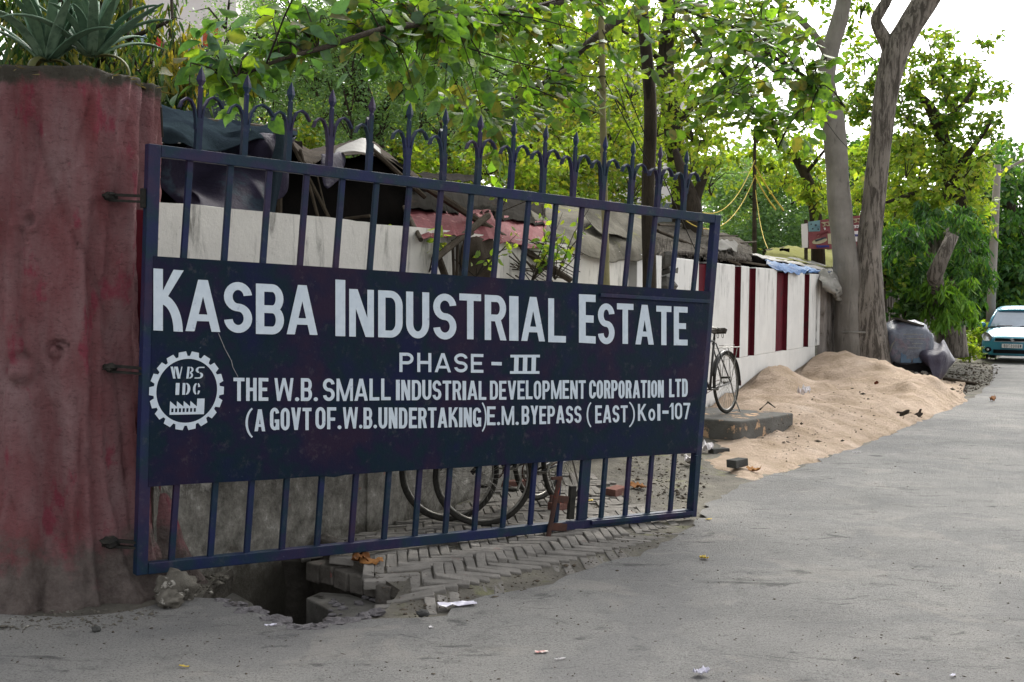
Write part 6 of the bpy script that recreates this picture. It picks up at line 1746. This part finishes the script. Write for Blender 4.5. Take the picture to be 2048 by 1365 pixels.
# --- tree behind the pillar on the left: long hanging leaves
T13 = tree('ashoka_tree', 'tree of long hanging leaves behind the red pillar', at(250, 560, 11), [
    [(200, 640, 11.5, .12), (205, 300, 11.5, .1), (210, 60, 11.5, .08), (200, -120, 11.5, .05)],
    [(208, 100, 11.5, .03), (300, 60, 11, .02), (345, 40, 10.8, .012)], [(250, -120, 11.2, .03), (262, 0, 10.8, .014), (255, 80, 10.6, .010)], [(342, -60, 10.8, .02), (344, 20, 10.6, .012), (348, 110, 10.5, .007)]], MAT['bark_dark'], g0)
crown(T13, specs_in([(-20,-40),(260,-40),(255,60),(270,110),(230,160),(-20,160)], 60, 10.4, 12.5, .30, 75), LM['ashoka'], .16, 2.4, LL, L6F)
crown(T13, specs_in([(255,110),(310,90),(370,130),(390,190),(360,235),(300,240),(260,180)], 24, 10.2, 12, .26, 60), LM['ashoka'], .16, 2.6, LL, L6F, name='lower_foliage')
crown(T13, specs_in([(325,0),(375,0),(385,40),(370,120),(330,100)], 5, 10.2, 11, .16, 22), LM['ashoka'], .13, 2.0, LL, L6F, name='sparse_foliage')
# golden drying bunch
LM['gold'] = leafmat('leaf_gold', [(150,134,54),(164,148,64),(120,120,50),(90,104,50)], .4)
crown(T13, specs_in([(345,85),(385,85),(392,165),(355,185)], 9, 10.2, 10.8, .15, 50), LM['gold'], .11, 2.6, LL, L6F, name='golden_foliage', tw=False)
# distant tree line closing the view
far = []
mat_far = LM['dark']
def treeline(name, label, px0, px1, ytop, Y, n, mat, leaf):
    S_ = []
    for k in range(n):
        x = rnd.uniform(px0, px1); y = rnd.uniform(ytop(x), 620)
        S_.append((x, y, Y + rnd.uniform(-4, 4), 1.5, 110))
    P_ = np.concatenate([cluster(at(x, y, Y_), r_, n_) for x, y, Y_, r_, n_ in S_]); 
    V_, F_ = leaves(P_, dirs(len(P_), .3), leaf * rng.uniform(.6, 1.3, len(P_)))
    o = link(name, mesh_np(name, V_, F_, mat)); tag(o, label, 'woods', None, 'stuff'); return o
treeline('woods', 'far mass of trees closing the view behind the wall', -200, 1500, lambda x: 250 + 40 * math.sin(x * .01) if x < 440 else 60 if x < 1180 else 330, 60, 520, LM['mid'], .55)
treeline('woods', 'far mass of darker trees beyond the road bend', 1380, 2300, lambda x: 470 - 60 * math.sin(x * .012), 75, 200, LM['dark'], .6)

# --- agaves on the pillar
MAT['agave'] = leafmat('agave_leaf', [(84,112,92),(100,128,106),(116,140,118),(90,116,88)], .08, .55, .15)
MAT['agave_old'] = leafmat('agave_old_leaf', [(96,98,54),(78,82,52),(70,66,44)], .1, .6, .3)
def agave(c, label, n, Ls, seed, old=2):
    a = empty('agave', c, label, 'plant', 'agaves on the pillar top')
    r_ = random.Random(seed)
    for k in range(n):
        th_ = k * 2.4 + r_.uniform(-.3, .3); el = R(34 + 52 * (k / n)) + r_.uniform(-.12, .12); L_ = Ls * r_.uniform(.75, 1.15)
        old_ = k < old
        if old_: el = R(r_.uniform(0, 14))
        hx = Vector((math.cos(th_), math.sin(th_), 0)); sd_ = Vector((-math.sin(th_), math.cos(th_), 0))
        V = []; F = []; N_ = 12; p_ = Vector(c) + hx * .03; e_ = el; bend = r_.uniform(.015, .085) if not old_ else .17
        if old_: L_ *= .62
        for i in range(N_ + 1):
            t_ = i / N_
            w_ = (.017 if old_ else .022) * (0.65 + 1.5 * t_ - 2.1 * t_ * t_) if t_ < .95 else .002
            w_ = max(w_, .0015) * (1.0 + .3 * (Ls > .4))
            dd = hx * math.cos(e_) + Vector((0, 0, math.sin(e_))); nn = sd_.cross(dd)
            for u_ in (-1, -.5, 0, .5, 1): V.append(p_ + sd_ * (w_ * u_) - nn * (.35 * w_ * u_ * u_) * -1)
            p_ = p_ + dd * (L_ / N_); e_ -= bend * (1 + t_)
        for i in range(N_):
            for q_ in range(4): F.append((5*i+q_, 5*i+q_+1, 5*i+6+q_, 5*i+5+q_))
        o = link('leaf', mesh('leaf', V, F, MAT['agave_old' if old_ else 'agave'], True), a)
        m = o.modifiers.new('s', 'SOLIDIFY'); m.thickness = .006
    return a
agave(at(92, 122, 6.62) + Vector((0, 0, 0)), 'left of the two blue green agaves on the pillar top', 24, .46, 3, 3)
agave(at(184, 112, 6.68), 'right of the two blue green agaves on the pillar top', 30, .48, 5, 1)
MAT['straw'] = leafmat('dry_grass', [(120,108,76),(90,80,56),(140,128,92)], .2, .8, .2)
n = 500; an_ = rng.uniform(0, 2*PI, n); rr_ = PR * rng.uniform(.3, 1.02, n)
Pn = np.stack([PC.x + rr_*np.cos(an_), PC.y + rr_*np.sin(an_), np.full(n, PH - .01)], 1)
A_ = np.stack([np.cos(an_)*.8 + rng.normal(size=n)*.6, np.sin(an_)*.8 + rng.normal(size=n)*.6, rng.uniform(-.5, .5, n)], 1)
V_, F_ = leaves(Pn, A_, rng.uniform(.04, .13, n), LL * np.array([1, .25, 1]), L6F)
tag(link('dry_grass', mesh_np('dry_grass', V_, F_, MAT['straw'])), 'dry grass and litter matted on the pillar top', 'grass', None, 'stuff')

# --- weeds on the wall, bushes by the road
def weed(px, py, off, label, h, n, mat, leaf=.07):
    c_ = wallpt(px, py, off); a = empty('weed', c_, label, 'plant', 'weeds sprouting on the wall')
    mb = MB(); Pn = []
    for k in range(n):
        e_ = c_ + Vector((rnd.gauss(0, .28), rnd.gauss(0, .12), h * rnd.uniform(.4, 1)))
        m_ = c_.lerp(e_, .5) + Vector((rnd.gauss(0, .05), 0, .05)); mb.tube([c_, m_, e_], [.006, .005, .002], 4, False)
        for j in range(7):
            t_ = rnd.uniform(.3, 1); q_ = m_.lerp(e_, (t_-.5)*2) if t_ > .5 else c_.lerp(m_, t_*2); Pn.append(tuple(q_ + Vector((rnd.gauss(0,.03), rnd.gauss(0,.03), rnd.gauss(0,.03)))))
    mb.obj('stem', MAT['bark_dark'], a); Pn = np.array(Pn)
    V_, F_ = leaves(Pn, dirs(len(Pn), .1), leaf * rng.uniform(.6, 1.3, len(Pn)), L6, L6F)
    tag(link('foliage', mesh_np('foliage', V_, F_, mat), a), kind='stuff')
weed(1110, 560, -.16, 'taller leafy weed growing up over the faded red sheets', .75, 14, LM['yellow'])
weed(1062, 565, -.16, 'low leafy weed on the wall under the red sheets', .42, 9, LM['mango'])
weed(952, 555, -.15, 'small weed beside the crossed poles on the wall', .40, 5, LM['yellow'])
weed(858, 545, -.02, 'lone sprig at the left corner of the red sheets', .42, 3, LM['yellow'])
weed(1000, 425, .2, 'sprig rising through the grey tin roof', .28, 3, LM['mid'])
def bush(px, py, Y, r_, n_, mat, label, leaf=.14):
    c_ = at(px, py, Y); a = empty('bush', (c_.x, c_.y, 0), label, 'bush', 'bushes at the road edge')
    P_ = cluster(c_, r_, n_, 1.0); P_ = P_[P_[:, 2] > .03]
    V_, F_ = leaves(P_, dirs(len(P_), .0), leaf * rng.uniform(.6, 1.3, len(P_)), L6, L6F)
    tag(link('foliage', mesh_np('foliage', V_, F_, mat), a), kind='stuff')
    MB().tube([(c_.x, c_.y, 0), (c_.x, c_.y, c_.z)], .03, 6).obj('stem', MAT['bark_dark'], a)
bush(1958, 668, 35.5, .42, 300, LM['yellow'], 'yellow green bush left of the teal car')
bush(1940, 694, 33.5, .36, 260, LM['yellow'], 'pale yellow bush at the foot of the slatted wall')
bush(1968, 700, 36.0, .4, 260, LM['mango'], 'low green bush beside the car bumper')
bush(1812, 575, 28, .7, 500, LM['droop'], 'dark creeper bush hanging behind the covered cart', .2)
bush(1845, 600, 27.5, .6, 420, LM['fine'], 'bluish creeper beside the cart bundle', .18)
bush(1770, 545, 27.0, .55, 300, LM['mango'], 'green bush just right of the twin trunks', .16)

# ------------------------------------------------------------------ poles, wires and ribbons
MAT['conc_pole'] = simple('concrete_pole', (158, 150, 144), (138, 130, 124), 2, .9, 0, obj=False)
MAT['wire'] = simple('black_wire', (40, 38, 36), (54, 50, 46), 5, .7)
MAT['ribbon'] = simple('yellow_ribbon', (206, 184, 92), (186, 160, 70), 5, .7)
YP = 36.6
lp = empty('electric_pole', at(1980, 680, YP), 'pale concrete pole standing behind the teal car', 'pole')
MB().tube([at(1979, 715, YP), at(1984, 560, YP), at(1990, 440, YP), at(1995, 330, YP)], [.135, .125, .115, .10], 12).obj('shaft', MAT['conc_pole'], lp, smooth=True)
MB().beam(at(1988, 352, YP), at(2052, 318, YP), .08, .08).obj('lamp_arm', MAT['conc_pole'], lp)
MB().beam(at(1984, 340, YP), at(2008, 348, YP), .06, .06).obj('crossarm', MAT['conc_pole'], lp)
tp = empty('thin_pole', wallpt(1510, 560, 6), 'thin dark pole hung with yellow ribbons above the thatch hut', 'pole')
YQ = 27
MB().tube([at(1510, 620, YQ), at(1509, 480, YQ), at(1509, 350, YQ), at(1510, 255, YQ)], [.05, .05, .04, .03], 8).obj('shaft', MAT['pole'], tp)
def strand(name, a_, b_, sag, r_, mat, parent, n=16, beads=False):
    pts = []
    for i in range(n + 1):
        t_ = i / n; p_ = a_.lerp(b_, t_); p_ = p_ + Vector((0, 0, -sag * 4 * t_ * (1 - t_))); pts.append(p_)
    mb = MB(); mb.tube(pts, r_, 5, False)
    if beads:
        for i in range(0, n * 3):
            t_ = i / (n * 3); p_ = a_.lerp(b_, t_) + Vector((0, 0, -sag * 4 * t_ * (1 - t_))); mb.ellipsoid(p_, (.014, .014, .025), 5, 4)
    return mb.obj(name, mat, parent, smooth=True)
strand('ribbon', at(1510, 320, YQ), at(1376, 408, 20), .55, .009, MAT['ribbon'], tp)
strand('ribbon', at(1509, 355, YQ), at(1372, 442, 18), .5, .009, MAT['ribbon'], tp)
strand('ribbon', at(1509, 350, YQ), at(1552, 420, 24), .05, .009, MAT['ribbon'], tp, beads=True)
strand('ribbon', at(1509, 330, YQ), at(1568, 422, 24), .05, .008, MAT['ribbon'], tp, beads=True)
strand('ribbon', at(1511, 380, YQ), at(1536, 498, 21), .2, .008, MAT['ribbon'], tp)
def wire(a_, b_, sag, label, r_=.006):
    o = strand('overhead_wire', a_, b_, sag, r_, MAT['wire'], None); tag(o, label, 'wire', 'wires strung through the trees'); return o
wire(at(730, -10, 9), wallpt(1200, 228, 0), .08, 'wire slanting down to the upper binding of the bamboo pole')
wire(at(860, 70, 9.4), wallpt(1203, 156, -.03), .05, 'wire crossing the leaves to the bamboo pole higher up')
wire(wallpt(1205, 60, -.03), at(1400, 520, 14.5), .05, 'wire running down from the bamboo pole past the dark trunk')
wire(wallpt(1206, 150, -.03), at(1300, 330, 13.3), .03, 'short wire tied between bamboo pole and dark trunk')
wire(at(1520, -40, 16), at(1700, 300, 24), .3, 'wire hanging in front of the smooth trunk')
gl_ = strand('hanging_thread', wallpt(322, 215, -.05) , wallpt(325, 275, -.05), 0, .006, MAT['wire'], None); tag(gl_, 'dark string dangling over the tarpaulin next to the pillar', 'string')

# ------------------------------------------------------------------ small things on the ground
MAT['redbrick'] = simple('red_brick', (126, 94, 86), (106, 76, 70), 8, .95, .012, 40, True, c3=(150, 132, 112), c3amt=.58, c3scale=6)
MAT['greybrick'] = simple('grey_brick', (88, 88, 86), (66, 66, 66), 8, .95, .015, 40, True)
MAT['stone'] = simple('lime_crusted_stone', (122, 118, 110), (84, 80, 74), 10, .95, .02, 30, True, c3=(176, 172, 164), c3amt=.57, c3scale=12)
def gnd2(px, py, z=0.0):
    p_ = gnd(px, py, z)
    for _ in range(3):
        zz = sandtop(p_.x, p_.y); p_ = gnd(px, py, zz)
    return p_
def brick(px, py, rz, mat, label, sc=1.0, tilt=0.0):
    p_ = gnd2(px, py); mb = MB().box((-.115*sc, -.055*sc, 0), (.115*sc, .055*sc, .075*sc))
    for v in mb.V: v += Vector((rnd.uniform(-.006, .006), rnd.uniform(-.006, .006), rnd.uniform(-.005, .005)))
    o = mb.obj('loose_brick', mat, bevel=.006); o.location = p_; o.rotation_euler = (tilt, 0, rz); tag(o, label, 'brick', 'loose bricks by the gate'); return o
brick(1122, 1022, .9, MAT['redbrick'], 'red brick seen through the bars next to the drop bolt', .95)
brick(1232, 992, 1.0, MAT['redbrick'], 'red brick lying right of the wicket post under the name board', .95)
brick(1437, 910, .5, MAT['greybrick'], 'dark grey block nearer the concrete slab', .9)
brick(1474, 934, .9, MAT['greybrick'], 'squarish dark grey block at the edge of the sand', 1.0)
brick(1030, 977, .3, MAT['redbrick'], 'reddish brick lying flat behind the bicycle wheels', .9)
def stone(px, py, s_, label, mat, fl=.6, seed=0):
    p_ = gnd2(px, py); o = MB().ellipsoid((0, 0, 0), (s_, s_*.8, s_*fl), 16, 12, None, .55, seed).obj('stone', mat, smooth=True); o.location = p_ + Vector((0, 0, s_*fl*.7)); o.rotation_euler = (0, 0, seed)
    tag(o, label, 'stone', 'stones by the pillar foot'); return o
stone(352, 1200, .11, 'larger lime crusted stone at the pillar foot', MAT['stone'], .8, 3)
stone(340, 1212, .085, 'smaller pale stone in front of the larger one at the pillar foot', MAT['stone'], .6, 8)
stone(193, 1263, .022, 'dark pebble on the asphalt before the pillar', MAT['greybrick'], .7, 4)
stone(655, 1092, .07, 'reddish stone against the wall base behind the gate', MAT['edge_brick'], .6, 5)
stone(846, 1232, .035, 'little dark stone at the end of the pavement bricks', MAT['greybrick'], .5, 6)
# crumpled leaves and litter
LM['dry'] = leafmat('dry_leaf', [(150,104,62),(128,84,52),(176,128,76)], .2, .8, .2)
LM['dryy'] = leafmat('dry_yellow_leaf', [(196,174,84),(170,146,66)], .3, .7, .2)
def litter(name, px, py, s_, mat, label, cat, asp=.6, curl=.25, seed=0, z=0.0, n=6):
    p_ = gnd2(px, py) if z == 0 else gnd(px, py, z)
    V = []; F = []
    for i in range(n + 1):
        for j in range(n + 1):
            u_, v_ = i / n * 2 - 1, j / n * 2 - 1
            k_ = math.sqrt(max(0, 1 - .75 * u_ * u_)) if 'leaf' in name else 1
            q_ = Vector((u_ * s_, v_ * s_ * asp * k_, 0)); q_.z = abs(noise.noise(Vector((u_ * 1.8, v_ * 1.8, seed)))) * s_ * curl * 2 + s_ * curl * .4 * u_ * u_
            V.append(q_)
    for i in range(n):
        for j in range(n): F.append((i*(n+1)+j, (i+1)*(n+1)+j, (i+1)*(n+1)+j+1, i*(n+1)+j+1))
    o = link(name, mesh(name, V, F, mat, 'leaf' in name)); o.location = p_ + Vector((0, 0, .006)); o.rotation_euler = (0, 0, seed * 1.7)
    m = o.modifiers.new('s', 'SOLIDIFY'); m.thickness = .0015
    tag(o, label, cat, 'litter on the ground'); return o
MAT['paper'] = simple('white_paper', (226, 222, 222), (206, 200, 204), 20, .7)
MAT['plastic_w'] = simple('milky_plastic', (206, 204, 216), (186, 182, 198), 14, .35, spec=.6)
MAT['redprint'] = simple('red_white_print', (180, 90, 86), (226, 222, 216), 60, .6)
litter('dry_leaf', 722, 1125, .10, LM['dry'], 'big crumpled brown leaf lodged in the drain bricks', 'leaf', .6, .5, 1)
litter('dry_leaf', 742, 1130, .07, LM['dry'], 'smaller crumpled brown leaf touching the big one', 'leaf', .7, .5, 2)
litter('dry_leaf', 1408, 1119, .035, LM['dryy'], 'yellow leaf alone on the asphalt below the gate corner', 'leaf', .7, .5, 3)
litter('dry_leaf', 1417, 1041, .028, LM['dryy'], 'small yellow leaf by the gate foot', 'leaf', .6, .3, 4)
litter('dry_leaf', 1507, 944, .08, LM['dry'], 'curled brown leaf at the sand edge right of the dark blocks', 'leaf', .5, .6, 5)
litter('dry_leaf', 1985, 803, .09, LM['dry'], 'curled brown leaf on the road past the sand', 'leaf', .4, .8, 6)
litter('dry_leaf', 1275, 978, .08, LM['dry'], 'brown leaf right of the second red brick', 'leaf', .6, .5, 7)
litter('dry_leaf', 1180, 1003, .04, LM['dryy'], 'yellow leaf flat behind the bottom rail', 'leaf', .5, .2, 8)
litter('dry_leaf', 368, 1336, .025, LM['dryy'], 'thin yellow leaf on the near asphalt', 'leaf', .3, .2, 9)
litter('flat_bottle', 914, 1212, .10, MAT['plastic_w'], 'flattened white plastic bottle on the pavement edge', 'bottle', .42, .12, 0.15)
litter('wrapper', 1083, 1307, .03, MAT['redprint'], 'red and white wrapper on the asphalt in the foreground', 'wrapper', .4, .2, .1)
litter('paper_strip', 1120, 1321, .026, MAT['paper'], 'thin white paper strip right of the red wrapper', 'paper', .15, .2, .2)
litter('plastic_scrap', 1402, 1352, .03, MAT['plastic_w'], 'milky plastic scrap at the very front of the road', 'plastic', .8, .7, .4)
litter('plastic_scrap', 1905, 1354, .014, MAT['plastic_w'], 'tiny white scrap in the right foreground', 'plastic', .6, .3, .5)
litter('paper_scrap', 1458, 949, .06, MAT['paper'], 'white paper scrap in front of the dark blocks', 'paper', .6, .1, .3)
litter('paper_scrap', 1608, 792, .10, MAT['paper'], 'crumpled white paper on the sand near the striped wall', 'paper', .7, .9, .6)
litter('paper_scrap', 1412, 905, .09, MAT['paper'], 'white packet among the rubbish beside the concrete slab', 'paper', .7, .8, .7)
litter('paper_scrap', 1380, 925, .07, MAT['paper'], 'crumpled packet just past the gate edge', 'paper', .7, .8, .9)
litter('paper_scrap', 862, 1258, .012, MAT['paper'], 'tiny pale chip below the pavement', 'paper', .7, .5, 1.2)
litter('paper_scrap', 541, 1254, .028, MAT['plastic_w'], 'pale blue scrap on the lip of the drain', 'paper', .4, .3, .2, .03)
litter('paper_scrap', 1713, 907, .045, MAT['paper'], 'white stick like scrap at the sand edge', 'paper', .25, .2, -.1)
litter('dry_leaf', 884, 1152, .018, LM['dry'], 'tiny red leaf on the herringbone bricks', 'leaf', .5, .5, 1.5)
# clay cup lying on the sand
MAT['clay'] = simple('clay_cup', (120, 66, 44), (90, 50, 36), 9, .9)
p_ = gnd2(1750, 772); 
V = []; F = []
prof_ = [(.0, 0), (.032, 0), (.042, .08), (.046, .09), (.040, .088), (.028, .01), (0, .008)]
for (r_, z_) in prof_:
    for k in range(14): V.append((r_*math.cos(2*PI*k/14), r_*math.sin(2*PI*k/14), z_))
for j in range(len(prof_)-1):
    for k in range(14): F.append((j*14+k, j*14+(k+1) % 14, (j+1)*14+(k+1) % 14, (j+1)*14+k))
o = link('clay_cup', mesh('clay_cup', V, F, MAT['clay'], True)); o.location = p_ + Vector((0, 0, .04)); o.rotation_euler = (1.2, .2, .3); o.scale = (.6, .6, .6); tag(o, 'round brown clay cup lying on its side on the sand', 'cup')
# birds
MAT['feather'] = simple('brown_grey_feathers', (74, 62, 54), (46, 40, 36), 30, .8)
def bird(px, py, rz, label, pitch=0.0):
    p_ = gnd2(px, py); b = empty('bird', p_, label, 'bird', 'birds on the sand edge', rz); s_ = .72
    def bod(c, r, M=None): return MB().ellipsoid(c, r, 14, 10, M)
    mb = MB(); 
    V = []; F = []
    st_ = [(-.15, .052, .008, .004), (-.09, .062, .014, .010), (-.05, .075, .030, .028), (0, .082, .040, .038), (.035, .098, .034, .034), (.055, .118, .024, .024), (.075, .132, .024, .022), (.095, .132, .014, .014), (.108, .129, .005, .004), (.124, .127, .001, .001)]
    for (x, z, ry, rz_) in st_:
        for k in range(10): a_ = 2*PI*k/10; V.append(Vector((x, ry*math.cos(a_), z + rz_*math.sin(a_))) * s_)
    for j in range(len(st_)-1):
        for k in range(10): F.append((j*10+k, j*10+(k+1) % 10, (j+1)*10+(k+1) % 10, (j+1)*10+k))
    F.append(tuple(range(10))[::-1]); F.append(tuple(90+k for k in range(10)))
    MB().add(V, F).obj('body', MAT['feather'], b, local=True, smooth=True)
    for s2 in (-1, 1):
        MB().ellipsoid(Vector((-.03, .036*s2, .085))*s_, (.075, .010, .026), 10, 8, Matrix.Rotation(.2, 3, 'Y')).obj('wing', MAT['bark_dark'], b, local=True, smooth=True)
        MB().tube([Vector((.0, .018*s2, .05))*s_, Vector((.01, .02*s2, .0))*s_, Vector((.035, .02*s2, .0))*s_], .003, 5).obj('leg', MAT['rust'], b, local=True)
        MB().ellipsoid(Vector((.088, .016*s2, .138))*s_, (.004, .003, .004), 6, 5).obj('eye', MAT['plastic'], b, local=True)
    b.rotation_euler = (0, pitch, rz)
    return b
bird(1809, 836, PI - .3, 'bird pecking with its head low at the edge of the sand', .35)
bird(1841, 836, .5, 'second bird standing upright just right of the pecking one', -.55)
# twigs on the sand, dry stick near the slab
for i, (a_, b_, c_, lab) in enumerate([((1520, 822), (1536, 812), (1550, 818), 'forked dry stick on the sand in front of the striped wall'), ((1630, 752), (1645, 757), (1650, 755), 'dark twig on the upper sand'), ((1672, 758), (1685, 755), (1690, 752), 'short twig on the ridge of the sand')]):
    P_ = [gnd2(*q_) + Vector((0, 0, .015 + .03 * (k == 1))) for k, q_ in enumerate((a_, b_, c_))]
    o = MB().tube(P_, [.012, .014, .006], 6).obj('dry_stick', MAT['pole']); tag(o, lab, 'stick', 'sticks on the sand')
P_ = [gnd(1890, 760, .05), gnd(1920, 764, .05), gnd(1952, 768, .05)]
tag(MB().tube(P_, [.06, .05, .03], 8).obj('dry_stick', MAT['pole']), 'fallen log lying at the road edge past the cart', 'stick', 'sticks on the sand')
# rubble and leaf litter past the cart, and by the mud bank
def scatter(name, poly, n, s0, s1, mat, label, cat, seed=1, zf=None, flat=.5):
    Vt = np.array([[1,0,0],[0,1,0],[-1,0,0],[0,-1,0],[0,0,1],[0,0,-.5]], float); Ft = np.array([[0,1,4],[1,2,4],[2,3,4],[3,0,4],[1,0,5],[2,1,5],[3,2,5],[0,3,5]])
    pts = polysample(poly, n); V = []; 
    for (x, y) in pts:
        p_ = gnd2(x, y); s_ = rnd.uniform(s0, s1) * (1 if rnd.random() < .85 else 1.8)
        M_r = rng.normal(size=(3,)) * .4 + 1
        a_ = rnd.uniform(0, 2*PI); c_, s3_ = math.cos(a_), math.sin(a_)
        v = Vt * M_r * s_ * np.array([1, 1, flat]); v = v @ np.array([[c_, -s3_, 0], [s3_, c_, 0], [0, 0, 1]]); V.append(v + np.array(p_) + rng.normal(size=(6, 3)) * s_ * .15)
    V = np.concatenate(V); F = np.concatenate([Ft + 6*i for i in range(n)])
    o = link(name, mesh_np(name, V, F, mat)); tag(o, label, cat, None, 'stuff'); return o
MAT['rub'] = simple('mixed_rubble', (96, 88, 78), (66, 60, 54), 4, .95, 0, obj=False, c3=(140, 132, 122), c3amt=.58, c3scale=6)
scatter('debris', [(1890,700),(1960,715),(2000,735),(1985,765),(1930,790),(1880,775),(1880,740)], 1300, .006, .028, MAT['rub'], 'dry leaves and rubble strewn on the verge past the cart', 'debris')
scatter('debris', [(1230,915),(1400,900),(1420,960),(1400,1010),(1250,985)], 500, .004, .015, MAT['rub'], 'small rubble and litter on the mud bank behind the gate corner', 'debris')
scatter('gravel', [(0,1240),(330,1215),(700,1262),(1200,1150),(1400,1070),(1700,915),(2040,770),(2048,1365),(0,1365)], 900, .0025, .006, MAT['rub'], 'fine grit scattered over the asphalt', 'grit')
scatter('grit', [(700,1110),(1180,980),(1400,1010),(1400,1060),(1050,1180),(820,1240)], 900, .003, .010, MAT['rub'], 'grit lying on the brick pavement', 'grit')
scatter('debris', [(300,1205),(420,1190),(460,1150),(330,1150)], 120, .005, .02, MAT['stone'], 'crumbled plaster at the foot of the pillar', 'debris')
scatter('debris', [(0,1245),(60,1225),(290,1215),(330,1230),(200,1258),(0,1262)], 260, .003, .012, MAT['stone'], 'grit gathered where the pillar meets the road', 'grit')
scatter('debris', [(1500,860),(1640,770),(1740,740),(1800,830),(1700,880),(1560,930)], 200, .006, .016, MAT['rub'], 'dark crumbs lying on the sand', 'debris')

scatter('debris', [(1650,700),(1700,692),(1745,715),(1740,745),(1690,735)], 260, .01, .04, MAT['rub'], 'grey rubble and leaves on the sand crest at the foot of the twin trunks', 'debris')
